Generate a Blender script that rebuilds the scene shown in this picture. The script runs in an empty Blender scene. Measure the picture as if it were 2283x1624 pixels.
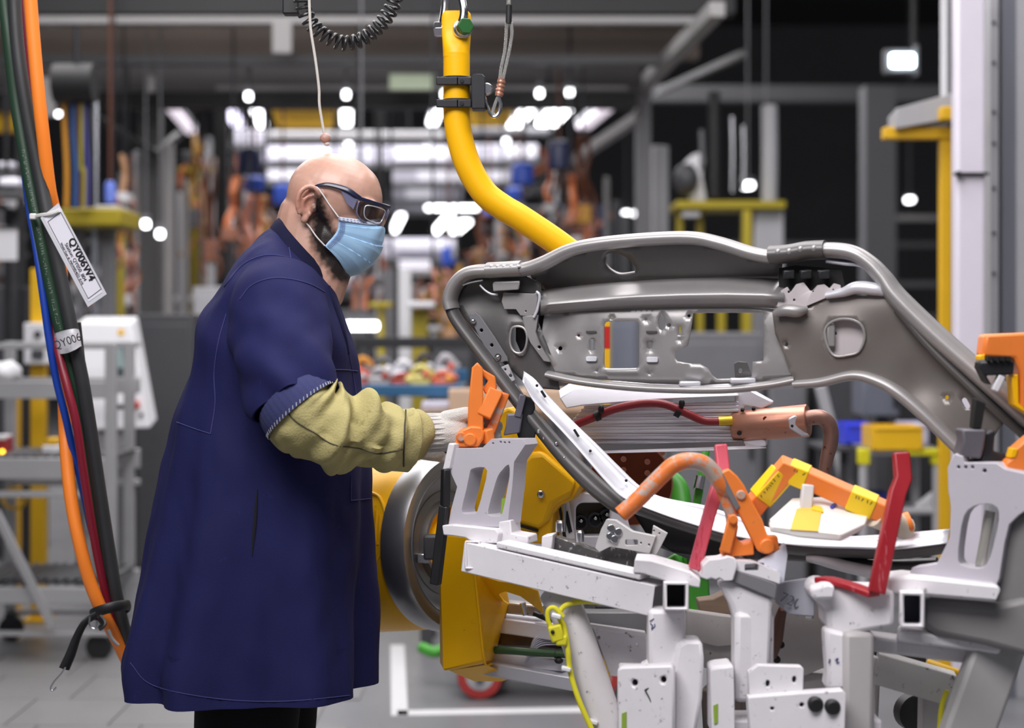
import bpy, bmesh, math, random
import numpy as np
from mathutils import Vector, Matrix, noise
from mathutils.geometry import delaunay_2d_cdt
from mathutils.bvhtree import BVHTree

random.seed(7)
scene = bpy.context.scene
C = scene.collection
R = math.radians

# ---------------------------------------------------------------- camera
F = 4000.0          # focal length in pixels of the 2283 x 1624 frame
CX, HY, HC = 1141.5, 720.0, 1.40   # picture centre column, horizon row, camera height
cam_d = bpy.data.cameras.new('camera')
cam = bpy.data.objects.new('camera', cam_d); C.objects.link(cam)
cam.location = (0, 0, HC); cam.rotation_euler = (R(90), 0, 0)
cam_d.sensor_width = 36.0
cam_d.lens = F * 36.0 / 2283.0
cam_d.shift_y = -(812.0 - HY) / 2283.0
cam_d.clip_end = 200
cam_d.dof.use_dof = True
cam_d.dof.focus_distance = 3.74
cam_d.dof.aperture_fstop = 2.3
scene.camera = cam

# ---------------------------------------------------------------- world and lights
world = bpy.data.worlds.new('hall_ambient'); scene.world = world
world.use_nodes = True
bg = world.node_tree.nodes['Background']
bg.inputs[0].default_value = (0.80, 0.83, 0.92, 1); bg.inputs[1].default_value = 0.16

def area(name, loc, target, sx, sy, power, col=(1.0, 0.97, 0.98)):
    d = bpy.data.lights.new(name, 'AREA'); d.shape = 'RECTANGLE'; d.size = sx; d.size_y = sy
    d.energy = power; d.color = col
    o = bpy.data.objects.new(name, d); C.objects.link(o); o.location = loc
    o.rotation_euler = (Vector(target) - Vector(loc)).to_track_quat('-Z', 'Y').to_euler()
    return o
area('overhead_lamps_front', (-0.9, 1.2, 4.0), (0.2, 3.7, 1.0), 2.8, 1.6, 165)
area('overhead_lamps_work', (0.6, 4.1, 4.6), (0.4, 4.0, 0.0), 4.0, 2.0, 150)
area('overhead_lamps_aisle', (-1.6, 8.5, 4.9), (-1.4, 8.8, 0.0), 5.0, 4.0, 260)
area('overhead_lamps_far', (-2.0, 17.5, 5.2), (-2.0, 17.6, 0.0), 7.0, 8.0, 800)
area('overhead_lamps_right', (3.0, 8.0, 4.9), (2.9, 8.2, 0.0), 2.0, 3.0, 110)

vs = scene.view_settings
vs.view_transform = 'Standard'; vs.look = 'None'; vs.gamma = 1.0; vs.use_curve_mapping = False
vs.exposure = 0.12

# ---------------------------------------------------------------- helpers
def P(px, py, Y):
    "the point of the place that stands Y metres in front of the camera at that spot of the picture"
    return Vector(((px - CX) / F * Y, Y, HC - (py - HY) / F * Y))
def S(Y): return Y / F
def V(*a): return Vector(a)

def lin(c):
    out = []
    for v in c[:3]:
        v = v / 255.0
        out.append(v / 12.92 if v <= 0.04045 else ((v + 0.055) / 1.055) ** 2.4)
    return (out[0], out[1], out[2], 1.0)

MATS = {}
def mat(name, col, rough=0.5, metal=0.0, var=0.10, scale=14.0, bump=0.0, bscale=160.0, spec=0.5, coat=0.0,
        wear=None, wearamt=0.0, wearscale=22.0, emit=0.0, sub=0.0, alpha=1.0, trans=0.0, aniso=None):
    if name in MATS: return MATS[name]
    m = bpy.data.materials.new(name); m.use_nodes = True
    nt = m.node_tree; N = nt.nodes; L = nt.links
    b = N['Principled BSDF']
    c = lin(col)
    b.inputs['Roughness'].default_value = rough
    b.inputs['Metallic'].default_value = metal
    b.inputs['Specular IOR Level'].default_value = spec
    b.inputs['Coat Weight'].default_value = coat
    b.inputs['Coat Roughness'].default_value = 0.15
    tc = N.new('ShaderNodeTexCoord')
    mapn = N.new('ShaderNodeMapping'); L.new(tc.outputs['Object'], mapn.inputs['Vector'])
    if aniso: mapn.inputs['Scale'].default_value = aniso
    last = None
    if var > 0:
        nz = N.new('ShaderNodeTexNoise'); nz.inputs['Scale'].default_value = scale
        nz.inputs['Detail'].default_value = 5.0; nz.inputs['Roughness'].default_value = 0.65
        L.new(mapn.outputs[0], nz.inputs['Vector'])
        mx = N.new('ShaderNodeMix'); mx.data_type = 'RGBA'
        mx.inputs['A'].default_value = (c[0]*(1-var), c[1]*(1-var), c[2]*(1-var), 1)
        mx.inputs['B'].default_value = (min(1, c[0]*(1+var)), min(1, c[1]*(1+var)), min(1, c[2]*(1+var)), 1)
        L.new(nz.outputs['Fac'], mx.inputs['Factor'])
        last = mx.outputs['Result']
        rr = N.new('ShaderNodeMapRange')
        rr.inputs['To Min'].default_value = max(0.03, rough - 0.08); rr.inputs['To Max'].default_value = min(1, rough + 0.08)
        L.new(nz.outputs['Fac'], rr.inputs['Value']); L.new(rr.outputs[0], b.inputs['Roughness'])
    else:
        b.inputs['Base Color'].default_value = c
    if wear is not None and wearamt > 0:
        wz = N.new('ShaderNodeTexNoise'); wz.inputs['Scale'].default_value = wearscale
        wz.inputs['Detail'].default_value = 8.0; wz.inputs['Roughness'].default_value = 0.75
        L.new(mapn.outputs[0], wz.inputs['Vector'])
        rp = N.new('ShaderNodeMapRange')
        t = 0.72 - 0.28 * wearamt
        rp.inputs['From Min'].default_value = t; rp.inputs['From Max'].default_value = t + 0.06
        L.new(wz.outputs['Fac'], rp.inputs['Value'])
        mw = N.new('ShaderNodeMix'); mw.data_type = 'RGBA'
        if last is not None: L.new(last, mw.inputs['A'])
        else: mw.inputs['A'].default_value = c
        mw.inputs['B'].default_value = lin(wear)
        L.new(rp.outputs[0], mw.inputs['Factor'])
        last = mw.outputs['Result']
    if last is not None: L.new(last, b.inputs['Base Color'])
    if bump > 0:
        bz = N.new('ShaderNodeTexNoise'); bz.inputs['Scale'].default_value = bscale
        bz.inputs['Detail'].default_value = 3.0
        L.new(mapn.outputs[0], bz.inputs['Vector'])
        bn = N.new('ShaderNodeBump'); bn.inputs['Strength'].default_value = bump; bn.inputs['Distance'].default_value = 0.004
        L.new(bz.outputs['Fac'], bn.inputs['Height']); L.new(bn.outputs[0], b.inputs['Normal'])
    if emit > 0:
        b.inputs['Emission Color'].default_value = c; b.inputs['Emission Strength'].default_value = emit
    if sub > 0:
        b.inputs['Subsurface Weight'].default_value = sub
        b.inputs['Subsurface Radius'].default_value = (0.012, 0.005, 0.003); b.inputs['Subsurface Scale'].default_value = 1.0
    if trans > 0: b.inputs['Transmission Weight'].default_value = trans
    if alpha < 1: b.inputs['Alpha'].default_value = alpha
    MATS[name] = m
    return m

ORIGIN = {}
def org(o): return ORIGIN.get(o.name, Vector((0, 0, 0)))
def tag(o, label=None, cat=None, group=None, kind=None):
    if label: o['label'] = label
    if cat: o['category'] = cat
    if group: o['group'] = group
    if kind: o['kind'] = kind
    return o
def thing(name, label, cat, loc=(0, 0, 0), group=None):
    o = bpy.data.objects.new(name, None); C.objects.link(o)
    o.empty_display_size = 0.1
    o.location = loc; ORIGIN[o.name] = Vector(loc)
    return tag(o, label, cat, group)

def frame_of(d, up=(0, 0, 1)):
    d = Vector(d).normalized(); up = Vector(up)
    s = d.cross(up)
    if s.length < 1e-4: s = d.cross(Vector((0, 1, 0)))
    s.normalize(); u = s.cross(d).normalized()
    return d, s, u

def spline(pts, sub=6):
    "Catmull-Rom through the points (extra columns such as radius ride along)"
    a = [np.array(p, float) for p in pts]
    if sub <= 1 or len(a) < 3: return [p for p in a]
    out = []
    n = len(a)
    for i in range(n - 1):
        p0 = a[i - 1] if i > 0 else 2 * a[0] - a[1]
        p1, p2 = a[i], a[i + 1]
        p3 = a[i + 2] if i + 2 < n else 2 * a[-1] - a[-2]
        for k in range(sub):
            t = k / sub
            out.append(0.5 * ((2 * p1) + (-p0 + p2) * t + (2*p0 - 5*p1 + 4*p2 - p3) * t*t + (-p0 + 3*p1 - 3*p2 + p3) * t**3))
    out.append(a[-1])
    return out

def in_poly(x, y, poly):
    c = False; n = len(poly)
    for i in range(n):
        x1, y1 = poly[i]; x2, y2 = poly[i-1]
        if (y1 > y) != (y2 > y) and x < (x2-x1)*(y-y1)/(y2-y1)+x1: c = not c
    return c
def cdt_tris(loops):
    pts = []; edges = []
    for l in loops:
        o = len(pts); pts += [Vector((p[0], p[1])) for p in l]; edges += [(o+i, o+(i+1) % len(l)) for i in range(len(l))]
    vs_, es, fs, ov, oe, of = delaunay_2d_cdt(pts, edges, [], 1, 1e-5)
    back = [o_[0] if o_ else None for o_ in ov]; out = []
    for f in fs:
        cx_ = sum(vs_[i].x for i in f)/len(f); cy_ = sum(vs_[i].y for i in f)/len(f)
        if in_poly(cx_, cy_, loops[0]) and not any(in_poly(cx_, cy_, h) for h in loops[1:]):
            t = tuple(back[i] for i in f)
            if None not in t: out.append(t)
    return out
class MB:
    def __init__(s): s.v = []; s.f = []
    def add(s, vs_, fs):
        o = len(s.v); s.v += [Vector(p) for p in vs_]; s.f += [tuple(i + o for i in f) for f in fs]; return s
    def box(s, c, size, rot=None):
        c = Vector(c); hx, hy, hz = size[0]/2, size[1]/2, size[2]/2
        vv = [Vector((x, y, z)) for x in (-hx, hx) for y in (-hy, hy) for z in (-hz, hz)]
        if rot is not None: vv = [rot @ p for p in vv]
        return s.add([c + p for p in vv], [(0,1,3,2),(4,6,7,5),(0,4,5,1),(2,3,7,6),(0,2,6,4),(1,5,7,3)])
    def bar(s, a, b, w, h, up=(0, 0, 1), w2=None, h2=None):
        a, b = Vector(a), Vector(b); d, sd, u = frame_of(b - a, up)
        w2 = w if w2 is None else w2; h2 = h if h2 is None else h2
        vv = []
        for p, ww, hh in ((a, w, h), (b, w2, h2)):
            for i, j in ((-1,-1),(1,-1),(1,1),(-1,1)): vv.append(p + sd*(i*ww/2) + u*(j*hh/2))
        return s.add(vv, [(0,1,2,3),(7,6,5,4),(0,4,5,1),(1,5,6,2),(2,6,7,3),(3,7,4,0)])
    def path_bar(s, pts, w, h, up=(0, 0, 1)):
        "one continuous rectangular section swept along a polyline with mitred corners"
        pts = [Vector(p) for p in pts]; n = len(pts); rows = []
        for i, p in enumerate(pts):
            d1 = (p - pts[i-1]).normalized() if i > 0 else (pts[1] - p).normalized()
            d2 = (pts[i+1] - p).normalized() if i < n-1 else d1
            d = (d1 + d2).normalized(); _, sd, u = frame_of(d, up)
            k = 1.0 / max(0.35, d.dot(d1))
            row = []
            for a_, b_ in ((-1,-1),(1,-1),(1,1),(-1,1)): row.append((a_, b_, sd, u, k))
            rows.append([p + sd*(a_*w/2*(k if abs(sd.dot(d1)) > 1e-3 else 1)) + u*(b_*h/2*(k if abs(u.dot(d1)) > 1e-3 else 1)) for a_, b_, sd, u, k in row])
        return s.grid(rows, closed=True, caps=True)
    def htube(s, a, b, w, h, t=0.005, up=(0, 0, 1)):
        "hollow rectangular section, open ends"
        a, b = Vector(a), Vector(b); d, sd, u = frame_of(b - a, up); vv = []
        for p in (a, b):
            for k in (0, t):
                for i, j in ((-1,-1),(1,-1),(1,1),(-1,1)): vv.append(p + sd*(i*(w/2-k)) + u*(j*(h/2-k)))
        fs = []
        for i in range(4):
            j = (i+1) % 4
            fs += [(i, 8+i, 8+j, j), (4+j, 12+j, 12+i, 4+i), (i, j, 4+j, 4+i), (8+j, 8+i, 12+i, 12+j)]
        return s.add(vv, fs)
    def grid(s, rows, closed=False, caps=False):
        n = len(rows[0]); vv = [p for r in rows for p in r]; fs = []
        for i in range(len(rows)-1):
            for j in range(n if closed else n-1):
                k = (j+1) % n
                fs.append((i*n+j, i*n+k, (i+1)*n+k, (i+1)*n+j))
        if caps:
            fs.append(tuple(range(n-1, -1, -1))); o = (len(rows)-1)*n; fs.append(tuple(o+j for j in range(n)))
        return s.add(vv, fs)
    def tube(s, pts, r, n=12, sub=6, caps=True, sq=None):
        "round bar along a smooth path; r a number or one per point; sq=(a,b) makes the section an ellipse"
        if not hasattr(r, '__len__'): r = [r]*len(pts)
        q = spline([tuple(p) + (rr,) for p, rr in zip(pts, r)], sub)
        ps = [Vector(x[:3]) for x in q]; rs = [x[3] for x in q]
        rows = []; u = None
        for i, p in enumerate(ps):
            d = (ps[min(i+1, len(ps)-1)] - ps[max(i-1, 0)]).normalized()
            if u is None: _, sd, u = frame_of(d)
            else:
                u = (u - d*u.dot(d)).normalized()
            sd = d.cross(u)
            a_, b_ = (1, 1) if sq is None else sq
            rows.append([p + sd*(rs[i]*a_*math.cos(2*math.pi*k/n)) + u*(rs[i]*b_*math.sin(2*math.pi*k/n)) for k in range(n)])
        return s.grid(rows, True, caps)
    def rod(s, a, b, r, n=16, r2=None):
        return s.tube([a, b], [r, r if r2 is None else r2], n, 1)
    def lathe(s, a, axis, prof, n=32, up=(0, 0, 1), closed=False):
        a = Vector(a); d, sd, u = frame_of(axis, up)
        rows = [[a + d*t + sd*(r*math.cos(2*math.pi*k/n)) + u*(r*math.sin(2*math.pi*k/n)) for k in range(n)] for t, r in prof]
        return s.grid(rows, True, not closed)
    def hexbolt(s, a, axis, r, h):
        return s.lathe(a, axis, [(0, r), (h, r)], 6)
    def ell(s, c, r, rot=None, nu=24, nv=14):
        c = Vector(c); rows = []
        for i in range(nv+1):
            ph = math.pi*i/nv; row = []
            for k in range(nu):
                th = 2*math.pi*k/nu
                p = Vector((r[0]*math.sin(ph)*math.cos(th), r[1]*math.sin(ph)*math.sin(th), r[2]*math.cos(ph)))
                if i in (0, nv): p = Vector((1e-5*math.cos(th), 1e-5*math.sin(th), p.z))
                row.append(c + (rot @ p if rot is not None else p))
            rows.append(row)
        return s.grid(rows, True, True)
    def plate(s, outer, holes, q, ext, q2=None):
        """sheet with real holes: outline and holes are 2-D lists, q maps 2-D to the front face, ext is the thickness vector"""
        ext = Vector(ext)
        loops = [outer] + list(holes)
        flat = [p for l in loops for p in l]
        tris = cdt_tris(loops)
        fr = [q(*p) for p in flat]; bk = [p + ext for p in fr]
        n = len(flat); fs = []
        for t in tris:
            a, b, c = [fr[i] for i in t]
            fs.append(tuple(t)); fs.append((t[2]+n, t[1]+n, t[0]+n))
        o = 0
        for l in loops:
            m = len(l)
            for i in range(m):
                j = (i+1) % m
                fs.append((o+i, o+j, n+o+j, n+o+i))
            o += m
        return s.add(fr + bk, fs)
    def build(s, name, m, parent=None, bevel=0.0, smooth=35, seg=2, label=None, recalc=True, origin=None, kind=None):
        me = bpy.data.meshes.new(name)
        if parent is not None: og = org(parent)
        elif origin is not None: og = Vector(origin)
        else:
            xs = [p.x for p in s.v]; ys = [p.y for p in s.v]; zs = [p.z for p in s.v]
            og = Vector(((min(xs)+max(xs))/2, (min(ys)+max(ys))/2, min(zs)))
        me.from_pydata([p - og for p in s.v], [], s.f)
        if recalc:
            bm = bmesh.new(); bm.from_mesh(me); bmesh.ops.recalc_face_normals(bm, faces=bm.faces); bm.to_mesh(me); bm.free()
        if smooth:
            for p in me.polygons: p.use_smooth = True
            me.set_sharp_from_angle(angle=R(smooth))
        me.materials.append(m)
        o = bpy.data.objects.new(name, me); C.objects.link(o)
        ORIGIN[o.name] = og
        if parent is not None: o.parent = parent
        else: o.location = og
        if bevel > 0:
            b = o.modifiers.new('bevel', 'BEVEL'); b.width = bevel; b.segments = seg; b.limit_method = 'ANGLE'; b.angle_limit = R(40)
        if label: o['label'] = label
        if kind: o['kind'] = kind
        return o

def rrect(x0, y0, x1, y1, r, n=4):
    "rounded rectangle outline in picture-like coordinates"
    out = []
    for cx_, cy_, a0 in ((x1-r, y0+r, -90), (x1-r, y1-r, 0), (x0+r, y1-r, 90), (x0+r, y0+r, 180)):
        for k in range(n+1):
            a = R(a0 + 90*k/n); out.append((cx_ + r*math.cos(a), cy_ + r*math.sin(a)))
    return out
def circ(x, y, r, n=10, ry=None):
    ry = r if ry is None else ry
    return [(x + r*math.cos(2*math.pi*k/n), y + ry*math.sin(2*math.pi*k/n)) for k in range(n)]
def slot(x0, y0, x1, y1, r, n=6):
    "stadium-shaped hole from one end centre to the other"
    a = math.atan2(y1-y0, x1-x0); out = []
    for k in range(n+1):
        t = a + math.pi/2 + math.pi*k/n; out.append((x0 + r*math.cos(t), y0 + r*math.sin(t)))
    for k in range(n+1):
        t = a - math.pi/2 + math.pi*k/n; out.append((x1 + r*math.cos(t), y1 + r*math.sin(t)))
    return out
def smoothpoly(pts, sub=4):
    n = len(pts); q = [pts[-1]] + list(pts) + [pts[0], pts[1]]
    out = []
    for i in range(1, n+1):
        p0, p1, p2, p3 = [np.array(q[i+k-1], float) for k in range(4)]
        for k in range(sub):
            t = k/sub
            out.append(tuple(0.5*((2*p1) + (-p0+p2)*t + (2*p0-5*p1+4*p2-p3)*t*t + (-p0+3*p1-3*p2+p3)*t**3)))
    return out
def plane3(a, b, c):
    "map picture points onto the plane through three (px, py, Y) points"
    A, B, Cc = P(*a), P(*b), P(*c); n = (B-A).cross(Cc-A); o = Vector((0, 0, HC)); k = n.dot(A - o)
    def q(px, py):
        r = Vector(((px-CX)/F, 1.0, -(py-HY)/F)); return o + r*(k/n.dot(r))
    q.n = n.normalized()
    if q.n.y > 0: q.n = -q.n
    return q
def flatq(Y): return lambda px, py: P(px, py, Y)

def text_mesh(body, size, name, m, parent, matrix, align='CENTER', extrude=0.0002, sx=1.0, bold=0.0):
    cu = bpy.data.curves.new(name, 'FONT'); cu.body = body; cu.size = size; cu.align_x = align; cu.align_y = 'CENTER'
    cu.extrude = extrude; cu.offset = bold
    t = bpy.data.objects.new(name + '_tmp', cu); C.objects.link(t)
    bpy.context.view_layer.update()
    me = bpy.data.meshes.new_from_object(t)
    bpy.data.objects.remove(t); bpy.data.curves.remove(cu)
    me.transform(Matrix.Diagonal((sx, 1, 1, 1)))
    me.transform(matrix); me.transform(Matrix.Translation(-org(parent)))
    me.materials.clear(); me.materials.append(m)
    o = bpy.data.objects.new(name, me); C.objects.link(o); o.parent = parent; ORIGIN[o.name] = org(parent)
    return o
def basis(x, y, o):
    x = Vector(x).normalized(); y = Vector(y); y = (y - x*y.dot(x)).normalized(); z = x.cross(y)
    return Matrix(((x.x, y.x, z.x, o.x), (x.y, y.y, z.y, o.y), (x.z, y.z, z.z, o.z), (0, 0, 0, 1)))

def copy_tree(o, parent=None, delta=Vector((0, 0, 0))):
    c = o.copy(); C.objects.link(c); c.parent = parent
    if parent is None: c.location = o.location + delta; ORIGIN[c.name] = org(o) + delta
    else: ORIGIN[c.name] = org(parent)
    for ch in list(o.children): copy_tree(ch, c)
    return c

# ---------------------------------------------------------------- materials
grey_paint = mat('machine_grey_paint', (150, 150, 156), 0.5, 0, 0.1)
white_paint = mat('white_paint', (227, 224, 228), 0.40, 0, 0.06, 30, wear=(110, 106, 102), wearamt=0.42, wearscale=55)
plate_paint = mat('lilac_grey_plate', (190, 186, 195), 0.45, 0.0, 0.06, 10, wear=(120, 116, 120), wearamt=0.25, wearscale=40)
yellow_paint = mat('yellow_paint', (248, 186, 8), 0.42, 0, 0.05, 9, spec=.35, coat=0.0, wear=(120, 80, 10), wearamt=0.22, wearscale=26)
yellow_plain = mat('yellow_plain', (226, 176, 20), 0.45, 0, 0.08)
orange_paint = mat('orange_paint', (238, 130, 54), 0.42, 0, 0.08, 30, wear=(140, 110, 90), wearamt=0.3, wearscale=60)
orange_worn = mat('orange_worn', (226, 120, 52), 0.45, 0.0, 0.08, 30, wear=(178, 162, 152), wearamt=0.86, wearscale=17)
red_faded = mat('red_faded', (204, 84, 102), 0.42, 0, 0.08, 20, wear=(176, 40, 56), wearamt=0.5, wearscale=30, aniso=(2, 2, 0.3))
red_paint = mat('red_paint', (160, 28, 40), 0.42, 0, 0.08, 20, wear=(205, 120, 130), wearamt=0.45, wearscale=30, aniso=(2, 2, 0.3))
steel = mat('galvanised_sheet_steel', (162, 159, 159), 0.40, 0.42, 0.10, 12, bump=0.05, bscale=60)
steel_dk = mat('dark_shade_steel', (98, 96, 96), 0.42, 0.40, 0.12, 12)  # darker steel that also paints shade, as on the upper web
alu = mat('aluminium_plate', (234, 232, 240), 0.36, 0.3, 0.06, 12, aniso=(1, 14, 14))
bright_sheet = mat('bright_sheet', (222, 222, 230), 0.38, 0.35, 0.05, 8)
chrome = mat('bright_steel', (210, 210, 214), 0.2, 1.0, 0.05)
copper = mat('copper', (204, 146, 124), 0.34, 0.6, 0.12, 25, wear=(120, 80, 66), wearamt=0.35, wearscale=18)
copper_dk = mat('dark_copper', (120, 62, 40), 0.4, 0.7, 0.12)
copper_worn = mat('worn_copper', (168, 130, 118), 0.45, 0.7, 0.18, 40, wear=(105, 70, 58), wearamt=0.5, wearscale=45)
black_rubber = mat('black_rubber', (26, 26, 28), 0.5, 0, 0.2, 30)
black_metal = mat('black_metal', (44, 44, 48), 0.42, 0.3, 0.15, 20)
dark_grey = mat('dark_grey', (66, 66, 70), 0.5, 0, 0.15, 8)
mid_grey = mat('mid_grey', (112, 112, 116), 0.5, 0, 0.12, 8)
light_grey = mat('light_grey', (172, 172, 176), 0.5, 0, 0.08, 8)
near_white = mat('near_white', (224, 224, 228), 0.5, 0, 0.04, 8)
ink = mat('black_ink', (24, 24, 28), 0.7, 0, 0)
hole_dark = mat('hole_black', (16, 16, 17), 0.7, 0, 0)
# ================================================================ the setting
def struct(name, mb, m, label, bevel=0.0, smooth=35):
    o = mb.build(name, m, None, bevel, smooth); return tag(o, label, None, None, 'structure')

m_floor = mat('concrete_floor', (116, 116, 119), 0.36, 0, 0.14, 2.2, bump=0.02, bscale=30, wear=(84, 84, 88), wearamt=0.3, wearscale=4)
floor = struct('floor', MB().box((0, 22, -0.06), (60, 60, 0.12)), m_floor, 'grey concrete factory floor with painted white lines')
ORIGIN[floor.name] = Vector(floor.location)
m_tile = mat('floor_tile_grey', (122, 121, 122), 0.42, 0, 0.12, 5, wear=(90, 88, 88), wearamt=0.3, wearscale=9)
tile_src = None
for iy in range(5):
    for ix in range(6):
        x = -2.66 + 0.36*ix + (0.12 if iy % 2 else 0); y = 5.55 + 0.44*iy
        if tile_src is None:
            tile_src = MB().box((x, y, 0.003), (0.352, 0.432, 0.006)).build('tile', m_tile, floor, 0.002)
            tile0 = Vector((x, y, 0))
        else:
            t = tile_src.copy(); C.objects.link(t); t.parent = floor; t.location = Vector((x, y, 0)) - tile0
m_line = mat('white_floor_paint', (206, 206, 208), 0.5, 0, 0.06, 6, wear=(150, 150, 152), wearamt=0.35, wearscale=9)
def floor_line(a, b, w):
    a = Vector(a); b = Vector(b)
    MB().bar(a + V(0, 0, .0015), b + V(0, 0, .0015), w, 0.003).build('line_marking', m_line, floor)
def G(px, py):  # floor point seen at that place of the picture
    Y = F*HC/(py-HY); return Vector(((px-CX)/F*Y, Y, 0))
floor_line(G(886, 1592), G(1500, 1580), 0.085)
floor_line(G(891, 1597), G(886, 1440), 0.06)
floor_line(G(262, 1248), G(330, 1248), 0.08)
struct('ceiling', MB().box((0, 22, 9.05), (60, 60, 0.1)), mat('dark_ceiling', (100, 100, 102), 0.8, 0, 0.1), 'dark factory roof deck high above')
m_wall = mat('dark_far_wall', (120, 120, 122), 0.7, 0, 0.25, 0.6)
struct('wall_back', MB().box((0, 46, 4.5), (60, 0.2, 9)), m_wall, 'dark far wall of the factory hall')

# overhead steelwork that crosses the hall
def beam(px0, py0, px1, py1, Y, m, label, d=0.2, name='ceiling_beam'):
    a, b = P(px0, py0, Y), P(px1, py1, Y)
    o = MB().box(((a.x+b.x)/2, Y + d/2, (a.z+b.z)/2), (abs(b.x-a.x), d, abs(a.z-b.z))).build(name, m, None, 0.004)
    return tag(o, label, None, None, 'structure')
m_beam = mat('beam_grey', (98, 98, 100), 0.55, 0, 0.18, 1.5)
m_beam_br = mat('beam_brown_grey', (118, 106, 98), 0.6, 0, 0.2, 1.2)
m_beam_dk = mat('beam_black', (30, 30, 32), 0.6, 0, 0.2, 2)
m_beam_lt = mat('beam_light', (150, 148, 148), 0.5, 0, 0.15, 2)
beam(-400, -60, 1640, 30, 11.6, m_beam_dk, 'black overhead beam at the very top of the hall')
beam(-400, 36, 1600, 52, 11.5, m_beam_lt, 'thin pale rail below the topmost black overhead beam', 0.1)
beam(-400, 60, 1560, 128, 12.2, m_beam_br, 'brown-grey overhead duct crossing the hall')
beam(-400, 122, 1480, 142, 12.0, m_beam, 'narrow grey ledge under the brown-grey duct', 0.15)
beam(-400, 145, 1430, 200, 12.8, m_beam, 'grey steel girder above the long black beam')
beam(205, 204, 1420, 238, 12.6, m_beam_dk, 'long black beam above the row of far lamps')
beam(-400, 225, 130, 242, 12.4, m_beam_dk, 'short black beam at the left edge behind the cables')
beam(480, 192, 1400, 200, 12.55, m_beam_lt, 'thin pale conduit clipped under the grey girder', 0.05)
beam(1440, 190, 2600, 225, 17.0, m_beam, 'dim grey girder far back on the right')
beam(1560, 540, 2400, 552, 24.0, m_beam, 'dim horizontal rail far back on the right', 0.1)
beam(1990, 480, 2130, 492, 22.0, m_beam_lt, 'pale rail behind the yellow bracket stand', 0.1)
beam(1990, 628, 2130, 640, 22.0, m_beam, 'lower grey rail behind the yellow bracket stand', 0.1)
# hangers and plates on the steelwork
def plate_on(px0, py0, px1, py1, Y, m, label):
    return beam(px0, py0, px1, py1, Y, m, label, 0.04, 'ceiling_bracket')
plate_on(607, 48, 650, 118, 11.4, m_beam_lt, 'pale hanger plate beside the coiled cord')
plate_on(330, 168, 343, 205, 12.1, m_beam_lt, 'pale strap hanging above the dark column')
plate_on(868, 165, 970, 200, 12.0, mat('pale_green_sign', (190, 204, 176), 0.6), 'pale green plate on the grey girder')
plate_on(90, 172, 122, 260, 11.8, m_beam_lt, 'pale bracket beside the orange hose')
# sloping braces
def brace(a, b, w, m, label, name='ceiling_brace'):
    o = MB().bar(a, b, w, w).build(name, m, None, 0.004); return tag(o, label, None, None, 'structure')
brace(P(1430, 195, 13), P(1600, 20, 10.5), 0.09, m_beam_lt, 'sloping pale brace at the right end of the girders')
brace(P(1470, 205, 15), P(1660, 120, 12), 0.05, m_beam, 'thin sloping brace right of the girders')
brace(P(1290, 350, 14), P(1425, 260, 13), 0.07, m_beam_lt, 'sloping strut left of the grey column')
brace(P(215, 265, 12.9), P(345, 345, 12.9), 0.06, m_beam_dk, 'black diagonal strut left of the dark column')
brace(P(400, 300, 13.5), P(345, 345, 12.9), 0.05, m_beam_dk, 'black strut meeting the diagonal at the dark column')

def column(px, w, py0, Y, m, label, d=None, py1=None, name='column'):
    x = (px-CX)/F*Y; ww = w*S(Y); zt = HC-(py0-HY)/F*Y; zb = 0.0 if py1 is None else HC-(py1-HY)/F*Y
    d = d or ww
    mb = MB().box((x, Y+d/2, (zt+zb)/2), (ww, d, zt-zb))
    if zb == 0.0: mb.box((x, Y+d/2, 0.01), (ww*1.7, d*1.7, 0.02))
    o = mb.build(name, m, None, 0.006); return tag(o, label, None, None, 'structure')
column(332, 46, 215, 13.2, mat('column_dark', (92, 92, 92), 0.6, 0, 0.15, 1.5), 'dark grey steel column left of the worker')
column(375, 22, 322, 12.8, m_beam_lt, 'pale pipe column beside the dark column')
column(412, 14, 400, 13.5, m_beam_lt, 'thin pale upright right of the pipe column')
column(447, 10, 470, 14.5, m_beam, 'thin grey upright left of the black post')
column(493, 26, 230, 14.0, m_beam_dk, 'black post behind the orange hanging hoses')
column(1435, 34, 200, 13.0, mat('column_mid', (120, 120, 124), 0.55, 0, 0.15, 1.5), 'grey steel column above the car body frame')
column(1964, 70, 190, 14.5, mat('column_right', (104, 104, 108), 0.6, 0, 0.12, 1.5), 'broad grey column left of the yellow bracket stand')
column(1353, 11, 395, 14.0, m_beam_lt, 'slim pale pole left of the twin lamps')
column(866, 26, 600, 12.5, mid_grey, 'grey upright behind the worker sleeve')
column(902, 27, 598, 11.8, near_white, 'white aluminium upright above the blue bench')
column(884, 9, 598, 12.1, m_beam_dk, 'black strip between the grey and white uprights')
column(210, 13, 190, 9.4, mat('conduit', (178, 182, 190), 0.25, 0.8, 0.1, 3), 'shiny conduit pole right of the hose reel')
column(45, 16, 295, 10.4, m_beam_dk, 'black upright at the left edge behind the cables')
column(1700, 34, 600, 10.0, mid_grey, 'grey upright seen through the panel cutout')

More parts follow.
